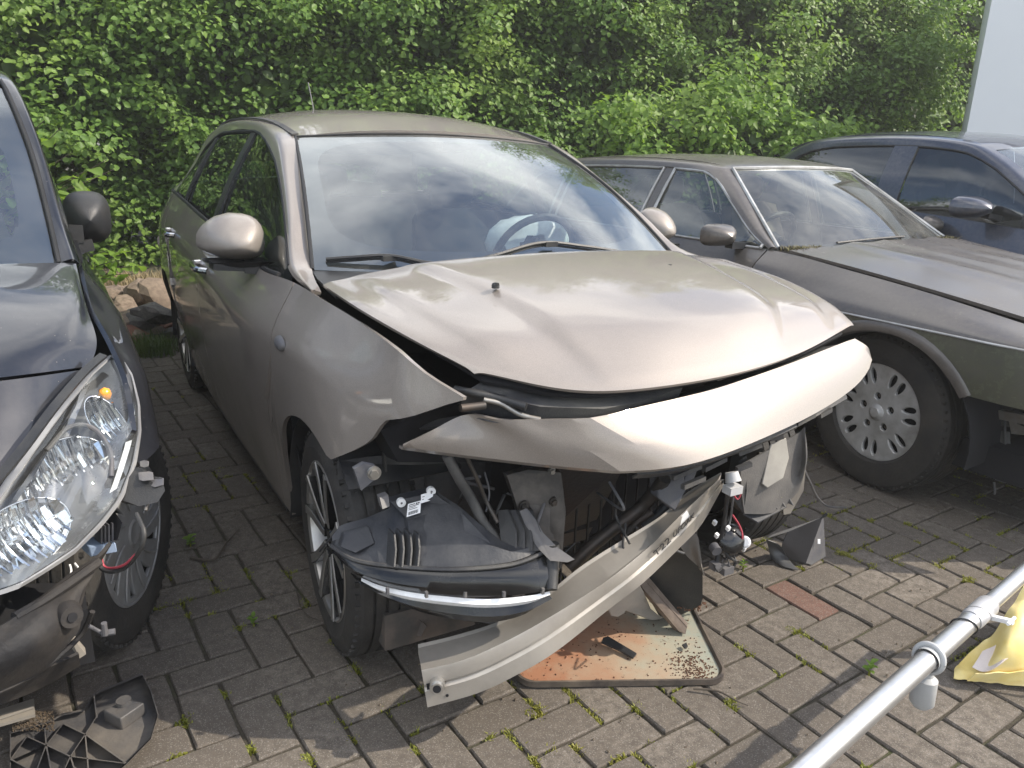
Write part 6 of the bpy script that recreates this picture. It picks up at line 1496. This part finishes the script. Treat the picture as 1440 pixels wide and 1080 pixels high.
# strip between hood and lens, fender edge trim
S_ = resample(spl([Zl(148,503,.835), Zl(120,528,.818), Zl(78,578,.785), Zl(35,636,.735), Zl(-10,690,.69)], 6), 24); solidify(MB().grid([[p+Vector((-.012,-.010,.008)), p+Vector((.006,.004,.004))] for p in S_]).build('bonnet_seal', M['blackp'], car), .006, 0)
S_ = resample(spl([FL.pl(188,530,1,.835), FL.pl(200,570,1,.842), FL.pl(206,610,1,.845), FL.pl(205,645,1,.842)], 6), 20); MB().tube(S_, .006, 8).build('fender_trim', M['greyp'], car)
# lower front: bumper carrier, brackets, connector, wires
M['worn'] = plain('worn_black_plastic', (.016,.016,.018), .62, bmp=.3, bscale=40, spec=.3, dirt=(.055,.048,.042), dscale=7)
low = [[Zl(-60,905,.46), Zl(0,880,.47), Zl(60,838,.48), Zl(105,803,.49), Zl(138,782,.50), Zl(156,762,.515)], [Zl(-60,930,.43), Zl(0,905,.44), Zl(60,862,.45), Zl(95,836,.45), Zl(118,815,.46), Zl(132,803,.465)],
       [Zl(-60,955,.40), Zl(0,935,.40), Zl(60,900,.41), Zl(95,872,.41), Zl(108,858,.42), Zl(114,848,.43)], [Zl(-60,990,.32), Zl(0,968,.32), Zl(60,940,.32), Zl(90,909,.35), Zl(106,892,.37), Zl(112,880,.385)]]
solidify(MB().grid(patch(low, 5, 6)).build('bumper_carrier', M['worn'], car, 30), .008, 0)
mb = MB(); S_ = [Zl(-60,990,.30), Zl(0,972,.31), Zl(60,940,.31), Zl(112,895,.34), Zl(130,860,.40)]; mb.tube(spl(S_, 5), .006, 6); mb.tube(spl([Zl(20,868,.47), Zl(60,845,.47), Zl(105,815,.48), Zl(140,790,.49)], 5), .010, 8); mb.build('carrier_ridge', M['worn'], car)
P = Zl(95,868,.42); mb = MB(); mb.tube([P+Vector((-.01,0,0)), P+Vector((.012,.008,.004))], [.030,.022], 20); mb.build('carrier_boss', M['worn'], car); MB().tube([P+Vector((.012,.008,.004)), P+Vector((.014,.009,.0045))], .010, 12).build('boss_hole', M['void'], car)
o = solidify(MB().grid(patch([[Zl(-60,1010,.22), Zl(0,990,.22), Zl(60,965,.22), Zl(112,935,.24)], [Zl(-60,965,.30), Zl(0,955,.29), Zl(60,940,.29), Zl(110,918,.29)]], 4, 5)).build('air_duct', M['worn'], car, 40), .006, 0)
mb = MB(); mb.slab([Zl(86,893,.335), Zl(96,890,.34), Zl(121,920,.27), Zl(112,926,.265)], (-.02,.0,.004)); mb.build('duct_bracket', plain('beige_bracket', (.26,.235,.20), .6), car)
mb = MB(); mb.slab([Zl(4,925,.35), Zl(45,915,.34), Zl(80,893,.34), Zl(45,922,.33)], (-.02,0,-.05)); mb.build('duct_flap', M['worn'], car)
G = [[Zl(-20,1010,.05), Zl(0,1003,.055), Zl(48,989,.06)], [Zl(-20,1030,.045), Zl(2,1021,.05), Zl(49,1010,.055)]]
M['bluec'] = plain('pale_blue_plastic', (.24,.31,.42), .45)
mb = MB(); a, b, c, d = Zl(125,769,.50), Zl(163,763,.50), Zl(166,777,.475), Zl(127,784,.475); mb.slab([a, b, c, d], (-.035,-.015,.008)); bevel(mb.build('control_unit', M['bluec'], car), .003)
mb = MB()
for k in range(5): x = 142+5.2*k; mb.slab([Zl(x,742-2*k,.545), Zl(x+2,742-2*k,.545), Zl(x+2.5,765-k,.505), Zl(x,765-k,.505)], (-.03,-.01,0))
mb.build('heat_sink', M['greyp'], car)
def wl_(pts, r, m): MB().tube(spl([Zl(*p) for p in pts], 7), r, 6).build('wire', m, car, 60)
wl_([(142,782,.47),(146,796,.45),(158,799,.45),(175,794,.47),(190,780,.50)], .003, M['redw']); wl_([(140,784,.47),(142,798,.45),(155,804,.445),(176,798,.46),(196,775,.51),(203,750,.55),(192,722,.58)], .005, M['blackp']); wl_([(105,792,.46),(110,800,.45),(106,812,.44)], .0025, M['white']); wl_([(98,794,.46),(100,803,.45),(97,812,.44)], .0025, M['white'])
wl_([(125,880,.38),(140,888,.36),(148,892,.36)], .004, M['greyp']); mb = MB(); mb.tube([Zl(146,876,.39), Zl(148,893,.36)], .006, 8); mb.tube([Zl(143,891,.36), Zl(162,888,.36)], .007, 8); mb.build('cable_clip', M['greyp'], car)
mb = MB(); mb.slab([Zl(*p) for p in ((178,688,.61),(186,672,.63),(205,660,.64),(212,680,.62),(228,672,.63),(232,690,.61),(222,706,.59),(195,712,.58),(180,706,.59))], (-.05,-.04,0)); mb.build('fender_bracket', M['blackp'], car)
for q in (((200,666,.64),(216,664,.64),(217,675,.63),(201,677,.63)), ((217,676,.625),(231,672,.63),(231,682,.62),(218,686,.615)), ((202,650,.655),(210,648,.66),(210,656,.65),(203,658,.648))):
    bevel(MB().slab([Zl(*p) for p in q], (-.012,-.008,0)).build('clip', M['greyp'], car), .002)
wl_([(205,718,.57),(212,700,.59),(224,694,.60)], .004, M['steel'])
mb = MB(); mb.slab([Zl(*p) for p in ((140,735,.54),(160,718,.57),(172,735,.55),(165,760,.51),(150,758,.50))], (-.12,-.05,0)); mb.build('inner_fender', M['void'], car)
# hubcap wheel, turned out
def cap_wheel(root, c, s, rz, spin=.25):
    w = wheel_root(root, 'wheel', c, rz); tyre('tyre', w, (0,-s*.095,0), .312, .200, .20, s)
    holes = []
    for k in range(9):
        a0 = spin+2*math.pi*k/9; pts = []
        for j in range(9): t = j/8; r = .085+.098*t; a = a0-.30*t+.05; pts.append((r, a))
        hole = [(r*math.cos(a), r*math.sin(a)) for r, a in pts] + [(r*math.cos(a+.04+.20*t_), r*math.sin(a+.04+.20*t_)) for (r, a), t_ in list(zip(pts, [j/8 for j in range(9)]))[::-1]]
        holes.append(hole)
    annulus_curve('hub_cap', circ(.198, 72), holes, .006, .003, M['capgrey'], w, (0,-s*.010,0), (math.pi/2,0,0))
    rb = MB()
    for k in range(9):
        a0 = spin+2*math.pi*k/9; P = [((.075+.112*t)*math.cos(a0-.30*t+.46), -s*(.004-.006*t) if False else s*-.003, (.075+.112*t)*math.sin(a0-.30*t+.46)) for t in [j/8 for j in range(9)]]
        rb.tube([Vector(p)+Vector((0, s*.002, 0)) for p in P], [.005*(1-.5*abs(2*t-1)) for t in [j/8 for j in range(9)]], 6)
    rb.build('cap_ridges', M['capgrey'], w, 60, kind='stuff')
    mb = MB(); mb.lathe([(0,-.002),(.026,-.002),(.030,.001),(.034,.001),(.040,-.006),(.060,-.004),(.064,-.010)], 40, 'y')
    if s < 0: mb.v = [(x,-y,z) for x,y,z in mb.v]
    mb.build('cap_centre', M['capgrey'], w, 50); MB().tube([(.198*math.cos(2*math.pi*k/72), -s*.006, .198*math.sin(2*math.pi*k/72)) for k in range(73)], .005, 8, False).build('cap_edge', M['capgrey'], w)
    MB().lathe([(0,0),(.19,0)], 40, 'y', (0,-s*.045,0)).build('wheel_back', M['void'], w)
M['capgrey'] = plain('hubcap_silver', (.34,.34,.34), .42, .35, dirt=(.24,.225,.20), dscale=10)
cap_wheel(car, (0,.795,.30), 1, R(-27)); cap_wheel(car, (0,-.795,.30), -1, R(-27)); cap_wheel(car, (-2.45,.79,.30), 1, 0); cap_wheel(car, (-2.45,-.79,.30), -1, 0)

# ================================================================== LOOSE THINGS ON THE PAVERS
def gz(x, y, z=0.0): return GR.z(x, y, z)
# aluminium pole
M['polem'] = plain('galvanised_tube', (.66,.66,.66), .33, .92, dirt=(.50,.50,.50), dscale=14, bmp=.03, bscale=80)
A_, B_ = gz(1158.7,1057.8,.37), gz(1429,815.5,.38); d = (B_-A_).normalized(); A0 = A_-d*.75; B0 = B_+d*.33
pole = thing('pole', 'silver aluminium pole crossing the lower right corner in front of the yellow sheet', 'pole', loc=A0)
L_ = (B0-A0).length; Tp = lambda t, off=Vector((0,0,0)): (A_-A0)+d*t+off
up = Vector((0,0,1)); sdv = d.cross(up).normalized()
ln = (B_-A_).length
outm = MB().tube([Vector((0,0,0)), Tp(ln*.70)], 0.0213, 40); outm.build('tube', M['polem'], pole, 50)
MB().tube([Tp(ln*.62), (B0-A0)], 0.0186, 40).build('inner_tube', M['polem'], pole, 50)
mb = MB(); mb.tube([Tp(ln*.695), Tp(ln*.71), Tp(ln*.80), Tp(ln*.81)], [0.0231,0.0249,0.0249,0.0222], 40); mb.build('locking_collar', plain('collar_grey', (.42,.42,.43), .4, .4), pole, 40)
mb = MB(); p = Tp(ln*.765); mb.bar(p-sdv*-.02-up*.006, p+sdv*.065+up*.004, .012, .010); mb.tube([p+sdv*.06+up*.004-d*.018, p+sdv*.06+up*.004+d*.022], .004, 8); mb.build('locking_lever', M['white'], pole)
for t in (.655, .735): 
    mb = MB(); n1 = (sdv*.0+up).normalized(); P = [Tp(ln*t)+(sdv*math.cos(a)+up*math.sin(a))*0.0237+d*(.016*math.cos(a+.6)) for a in [2*math.pi*k/24 for k in range(25)]]; mb.tube(P, .0018, 6, False); mb.build('wire_loop', M['seal'], pole)
M['clampm'] = plain('translucent_white_plastic', (.48,.49,.49), .35, dirt=(.40,.40,.39))
mb = MB(); c0 = Tp(ln*.46); P = [c0+(sdv*math.cos(a)+up*math.sin(a))*0.0285+d*(.006*math.sin(a)) for a in [2*math.pi*k/32 for k in range(33)]]; mb.tube(P, .006, 10, False); mb.tube([c0-d*.012, c0+d*.012], .0254, 32, False); mb.build('ring_clamp', M['clampm'], pole)
mb = MB(); q = c0-up*.028+sdv*.004; mb.tube([q, q-up*.012, q-up*.02, q-up*.076, q-up*.088], [.011,.013,.0225,.025,.016], 24); mb.build('clamp_body', M['clampm'], pole, 40); MB().box(q-up*.008, (.02,.012,.02)).build('clamp_neck', M['white'], pole)
mb = MB()
for P_ in (Vector((0,0,0)), B0-A0): mb.tube([P_+Vector((0,0,-.02)), P_+Vector((0,0,-.36))], .018, 16); mb.tube([P_+Vector((0,0,-.368)), P_+Vector((0,0,-.355))], .05, 20)
mb.build('foot', M['steel'], pole, kind='stuff')

# yellow sheet
M['yellow'] = plain('yellow_plastic_sheet', (.84,.66,.22), .5, dirt=(.90,.80,.48), dscale=6); M['pinky'] = plain('faded_pink_sheet', (.72,.62,.58), .6, dirt=(.80,.72,.68))
ys_ = thing('plastic_sheet', 'crumpled yellow plastic sheet with a pale lining lying behind the pole', 'sheet', loc=gz(1400,930))
o0 = gz(1400,930)
def fold(name, C, mat, amp, seed, th=.003):
    G = patch([[Vector(p)-o0 for p in r] for r in C], 12, 12); 
    for i, r in enumerate(G):
        for j, p in enumerate(r): p.z = max(.004, p.z+amp*mnoise.noise((p.x*9+seed, p.y*9, p.z*5))+amp*.5*mnoise.noise((p.x*26, p.y*20+seed, 1)))
    o = MB().grid(G).build(name, mat, ys_, 60); solidify(o, th, 0)
fold('sheet_fold', [[gz(1341,955,.01), gz(1344,935,.02), gz(1352,925,.04)], [gz(1372,958,.01), gz(1385,930,.07), gz(1390,895,.10)], [gz(1405,962,.01), gz(1420,905,.14), gz(1424,850,.19)], [gz(1460,970,.01), gz(1470,890,.15), gz(1470,800,.24)], [gz(1560,980,.01), gz(1580,890,.08), gz(1580,810,.12)]], M['yellow'], .030, 1)
fold('sheet_lining', [[gz(1368,935,.055), gz(1382,915,.085)], [gz(1385,945,.05), gz(1408,905,.11)], [gz(1410,932,.09), gz(1445,884,.14)], [gz(1450,905,.12), gz(1480,860,.16)]], M['pinky'], .016, 3)
fold('sheet_lining', [[gz(1396,950,.035), gz(1410,938,.07)], [gz(1425,948,.05), gz(1440,920,.10)], [gz(1470,945,.06), gz(1490,900,.12)]], M['pinky'], .012, 5)
fold('sheet_hem', [[gz(1360,957,.02), gz(1372,946,.05)], [gz(1395,954,.03), gz(1405,943,.065)], [gz(1440,958,.04), gz(1450,945,.07)], [gz(1500,965,.04), gz(1510,950,.08)]], M['yellow'], .012, 8)

# rusty tray
def mat_tray():
    m, nt, bs, N, L = newmat('rust_stained_enamel'); bs.inputs['Roughness'].default_value = .55
    tc = N.new('ShaderNodeTexCoord'); sp = N.new('ShaderNodeSeparateXYZ'); L.new(tc.outputs['Object'], sp.inputs[0])
    n1 = noise_node(N, L, 3.5, 7, .65); n2 = noise_node(N, L, 60, 6, .75); n3 = noise_node(N, L, 12, 8, .7)
    ad = N.new('ShaderNodeMath'); ad.operation = 'MULTIPLY_ADD'; ad.inputs[1].default_value = -1.25; L.new(sp.outputs['X'], ad.inputs[0]); a3 = N.new('ShaderNodeMath'); a3.operation = 'MULTIPLY_ADD'; a3.inputs[1].default_value = 1.1; a3.inputs[2].default_value = .42; L.new(n1.outputs['Fac'], a3.inputs[0]); L.new(a3.outputs[0], ad.inputs[2])
    c = mixc(N, L, ramp(N, L, ad.outputs[0], .15, .62).outputs[0], (.25,.29,.25), (.38,.32,.23))
    c = mixc(N, L, ramp(N, L, ad.outputs[0], .46, .80).outputs[0], c, (.34,.165,.095))
    c = mixc(N, L, ramp(N, L, n3.outputs['Fac'], .52, .72).outputs[0], c, (.36,.28,.20))
    c = mixc(N, L, ramp(N, L, n2.outputs['Fac'], .60, .66).outputs[0], c, (.10,.055,.035)); L.new(c, bs.inputs['Base Color']); bump(N, L, bs, n2.outputs['Fac'], .15, .003); return m
o0 = gz(735,962); tr = thing('metal_tray', 'rust-stained pale enamel tray with rounded corners lying under the hanging crash beam', 'tray', loc=o0)
ex = (gz(1020,967)-gz(750,971)); W_ = ex.length+.06; ex.normalize(); ey = Vector((-ex.y, ex.x, 0))
D_ = .44; rc = .055; sk = .0
def rr_(w, h, r, n=8):
    P = []
    for cx, cy, a in ((w-r, r, -math.pi/2), (w-r, h-r, 0), (r, h-r, math.pi/2), (r, r, math.pi)):
        for k in range(n+1): b = a+math.pi/2*k/n; P.append((cx+r*math.cos(b), cy+r*math.sin(b)))
    return P
def tw(P, z, inset=0): 
    c = (W_/2, D_/2); return [ex*((x-c[0])*(1-inset/W_*2)+c[0]-.02)+ey*((y-c[1])*(1-inset/D_*2)+c[1]-.02 - .10*(1-x/W_)*0)+Vector((0,0,z)) for x, y in P]
base = rr_(W_, D_, rc); R0 = tw(base, .004); R1 = tw(base, .021); R2 = tw(base, .021, .006); R3 = tw(base, .012, .012); n_ = len(R0)
mb = MB(); mb.grid([R3+[R3[0]], [Vector(p)*.0+sum(R3, Vector())/n_ for p in R3+[R3[0]]]]); mb.build('tray_plate', mat_tray(), tr, 60)
mb = MB(); mb.grid([R0+[R0[0]], R1+[R1[0]], R2+[R2[0]], R3+[R3[0]]]); mb.build('tray_rim', plain('rim_dark', (.07,.06,.055), .5, .3, dirt=(.22,.18,.14)), tr, 40)
# crumbs of rust and soil on the tray
V = MB(); rr = random.Random(9)
for k in range(700):
    u, v = rr.random(), rr.random(); 
    if rr.random() < .55: u, v = min(.97, .86+rr.gauss(0,.06)), abs(rr.gauss(.12,.10))
    if not (.03 < u < .97 and .03 < v < .97): continue
    s_ = rr.uniform(.001,.0035); V.box(ex*(u*W_-.02)+ey*(v*D_-.02)+Vector((0,0,.013)), (s_, s_*1.3, s_), Euler((rr.random()*3, rr.random(), rr.random()*3)).to_matrix())
V.build('crumbs', M['rust'], tr, 0, kind='stuff')
mb = MB(); mb.slab([gz(*p) for p in ((848,899,.03),(855,897,.032),(895,921,.022),(890,927,.018),(868,915,.02),(846,905,.022))], (0,0,.006)); link('plastic_strip', mb.mesh('plastic_strip', M['blackp']), None, 'short black plastic strip lying on the rusty tray', 'strip')
mb = MB(); mb.slab([gz(*p) for p in ((959,908,.022),(965,905,.024),(967,910,.022),(963,913,.02))], (0,0,.004)); link('plastic_crumb', mb.mesh('plastic_crumb', M['blackp']), None, 'tiny black plastic crumb on the green side of the tray', 'debris')
# broken duct scoop standing on the tray
duct = thing('air_duct', 'broken black air duct with a grey flange standing on the tray behind the crash beam', 'duct', loc=gz(960,870)); o0 = gz(960,870)
def gd(x, y, z): return gz(x, y, z)-o0
mb = MB(); mb.slab([gd(*p) for p in ((905,820,.16),(957,768,.30),(988,806,.22),(988,842,.12),(985,852,.06),(955,866,.03),(932,868,.03))], (-.01,.02,-.004)); mb.build('duct_bowl', M['gloss'] if False else M['blackp'], duct)
G = [[gd(955,766,.34), gd(968,752,.36), gd(980,752,.36), gd(984,770,.32)], [gd(966,782,.28), gd(974,778,.29), gd(984,788,.28), gd(987,798,.25)], [gd(982,796,.24), gd(986,800,.23), gd(989,806,.22), gd(990,810,.21)]]
solidify(MB().grid(patch(G, 4, 4)).build('duct_flange', plain('grey_flange', (.19,.18,.17), .55, dirt=(.26,.24,.22)), duct, 60), .003, 0)
mb = MB(); mb.slab([gd(978,812,.19), gd(988,811,.19), gd(988,840,.09), gd(980,841,.09)], (-.01,.006,0)); mb.build('duct_lip', M['greyp'], duct)
mb = MB(); mb.slab([gd(*p) for p in ((896,818,.18),(905,815,.19),(966,882,.022),(964,892,.02),(955,888,.024))], (-.012,.012,-.004)); mb.slab([gd(*p) for p in ((905,815,.19),(912,813,.19),(967,878,.024),(966,883,.022))], (0,0,.004)); mb.build('duct_rail', plain('dirty_brown_plastic', (.10,.075,.06), .6, dirt=(.24,.19,.15)), duct)
V = MB()
for k in range(260): 
    u = rr.random(); p = gd(958+26*u+rr.gauss(0,5), 848+rr.gauss(0,5), .05+.02*rr.random()); s_ = rr.uniform(.002,.006); V.box(p, (s_,s_,s_), Euler((rr.random()*3, rr.random()*3, 0)).to_matrix())
V.build('duct_dirt', M['rust'], duct, 0, kind='stuff')
mb = MB(); mb.slab([gz(*p) for p in ((846,848,.16),(880,835,.17),(897,818,.20),(905,832,.15),(915,856,.06),(932,870,.03),(918,872,.03),(880,858,.08),(878,862,.075),(870,867,.07),(861,866,.08),(856,856,.11))], (-.003,.003,-.003)); link('plastic_flap', mb.mesh('plastic_flap', plain('pale_flap2', (.27,.255,.235), .6, dirt=(.34,.31,.27))), None, 'torn pale grey plastic flap below the crash beam, left of the black duct', 'debris')
# dark bracket lying by itself
br = thing('broken_bracket', 'dark triangular piece of broken bumper plastic standing on the pavers right of the wiring', 'debris', loc=gz(1130,790)); o0 = gz(1130,790)
def gb(x, y, z): return gz(x, y, z)-o0
pl_t = gb(1157,727,.155)
mb = MB(); mb.slab([pl_t, gb(1108,748,.12), gb(1101,763,.09), gb(1097,782,.012), gb(1133,793,.004), gb(1134,777,.03)], (0,.004,0)); mb.build('shaded_face', plain('shaded_face_plastic', (.020,.020,.023), .5), br)  # face turned from the sun: its shade is put into the near-black colour
mb = MB(); mb.slab([pl_t, gb(1160,783,.012), gb(1141,794.5,.004), gb(1133,792,.004), gb(1133,777,.04)], (.004,.003,0)); bevel(mb.build('outer_face', M['greyp'], br), .003)  # sunlit face, given a lighter grey than the shaded one
mb = MB(); mb.slab([pl_t, gb(1108,748,.12), gb(1085,755,.11), gb(1078,758,.10), gb(1085,752,.115)], (0,.004,-.004)); mb.tube([pl_t, gb(1163,722,.17)], .005, 6); mb.build('broken_arm', M['blackp'], br)
mb = MB(); mb.grid(patch([[gb(1077,758,.10), gb(1080,768,.06), gb(1084,785,.01)], [gb(1092,764,.08), gb(1095,775,.04), gb(1100,796,.004)], [gb(1100,770,.06), gb(1108,785,.02), gb(1122,802,.003)]], 5, 5)); solidify(mb.build('broken_flap', plain('smoky_plastic', (.06,.06,.06), .35, dirt=(.10,.10,.10)), br, 60), .003, 0)
mb = MB(); mb.slab([gb(1149.5,758,.085), gb(1153,758,.085), gb(1153,764.5,.07), gb(1149.5,764.5,.07)], (.001,-.0015,0)); mb.build('paper_dot', M['paper'], br); 
# undertray at lower left
ut = thing('engine_undertray', 'broken ribbed black engine undertray lying on the pavers at the lower left', 'undertray', loc=gz(150,1020)); o0 = gz(150,1020)
def gu(x, y, z=.012): return gz(x, y, z)-o0
Mu = plain('undertray_plastic', (.060,.060,.064), .5, bmp=.2, bscale=60, dirt=(.17,.15,.125), dscale=6)
outl = [(135,976),(200,949),(212,972),(222,1006),(212,1040),(178,1075),(150,1100),(0,1110),(14,1080),(14,1032),(75,1014),(88,1006),(118,1000)]
mb = MB(); mb.slab([gu(x, y, .01) for x, y in outl], (0,0,.006)); mb.build('tray_floor', Mu, ut)
mb = MB(); n_ = len(outl)
for k in range(n_):
    a, b = outl[k], outl[(k+1) % n_]
    if k in (6,): continue
    mb.slab([gu(*a, .012), gu(*b, .012), gu(*b, .048 if k < 6 else .035), gu(*a, .048 if k < 6 else .035)], (0,.003,0))
mb.build('tray_wall', Mu, ut)
rib = MB()
for a, b in (((14,1068),(37,1036)),((14,1070),(64,1048)),((37,1036),(64,1048)),((64,1048),(62,1024)),((64,1048),(88,1018)),((64,1048),(98,1064)),((64,1048),(48,1090)),((64,1048),(72,1090)),((14,1068),(40,1082)),((98,1064),(119,1033)),((119,1033),(122,1066)),((98,1064),(177,1074)),((119,1033),(177,1074)),((88,1018),(119,1033)),((98,1064),(84,1095)),((98,1064),(108,1095)),((122,1066),(124,1095)),((119,1033),(135,1008)),((135,1008),(131,976))):
    rib.slab([gu(*a, .016), gu(*b, .016), gu(*b, .040), gu(*a, .040)], (.002,.002,0))
rib.build('ribs', Mu, ut, kind='stuff')
a, b, c, d_ = gu(147,1016,.014), gu(172,1028,.014), gu(205,1005,.014), gu(180,1000,.014); mb = MB(); mb.slab([a+Vector((0,0,.035)), b+Vector((0,0,.035)), c+Vector((0,0,.035)), d_+Vector((0,0,.035))], (0,0,-.034)); bevel(mb.build('tray_box', Mu, ut), .003)
MB().tube([((a+c)/2)+Vector((-.004,.01,.030)), ((a+c)/2)+Vector((-.004,.01,.046))], .017, 18).build('tray_boss', Mu, ut)
V = MB()
for k in range(500):
    p = gu(rr.uniform(18,76), rr.uniform(1000,1028), .03+.006*rr.random()); s_ = rr.uniform(.0012,.0038); V.box(p, (s_,s_,s_*.6), Euler((rr.random()*3, rr.random()*3, 0)).to_matrix())
V.build('dry_soil', plain('dry_soil', (.085,.062,.04), .95), ut, 0, kind='stuff')
mb = MB(); mb.slab([gz(*p) for p in ((-20,1008,.05),(48,986,.05),(50,1008,.05),(-20,1028,.05))], (0,0,.008)); mb.slab([gz(*p) for p in ((-20,1014,.06),(48,992,.06),(48,996,.06),(-20,1019,.06))], (0,0,.006)); link('plastic_plate', mb.mesh('plastic_plate', plain('dirty_beige_plastic', (.22,.20,.17), .6, dirt=(.30,.26,.21))), None, 'dirty beige plastic plate lying on the upper left edge of the undertray', 'debris')
HZ = 0.0045
# ================================================================== ADDED VEIL: thin volume that lifts the blacks like lens glare
hm = bpy.data.materials.new('glare_veil'); hm.use_nodes = True; hn = hm.node_tree.nodes; hn.clear()
ho = hn.new('ShaderNodeOutputMaterial'); hv = hn.new('ShaderNodeVolumePrincipled'); hv.inputs['Density'].default_value = HZ; hv.inputs['Color'].default_value = (.95,.95,.93,1); hv.inputs['Anisotropy'].default_value = .3
hm.node_tree.links.new(hv.outputs[0], ho.inputs['Volume'])
MB().box((0, 0, 3.4), (200, 220, 9.2)).build('glare_veil', hm, None, 0, kind='stuff')
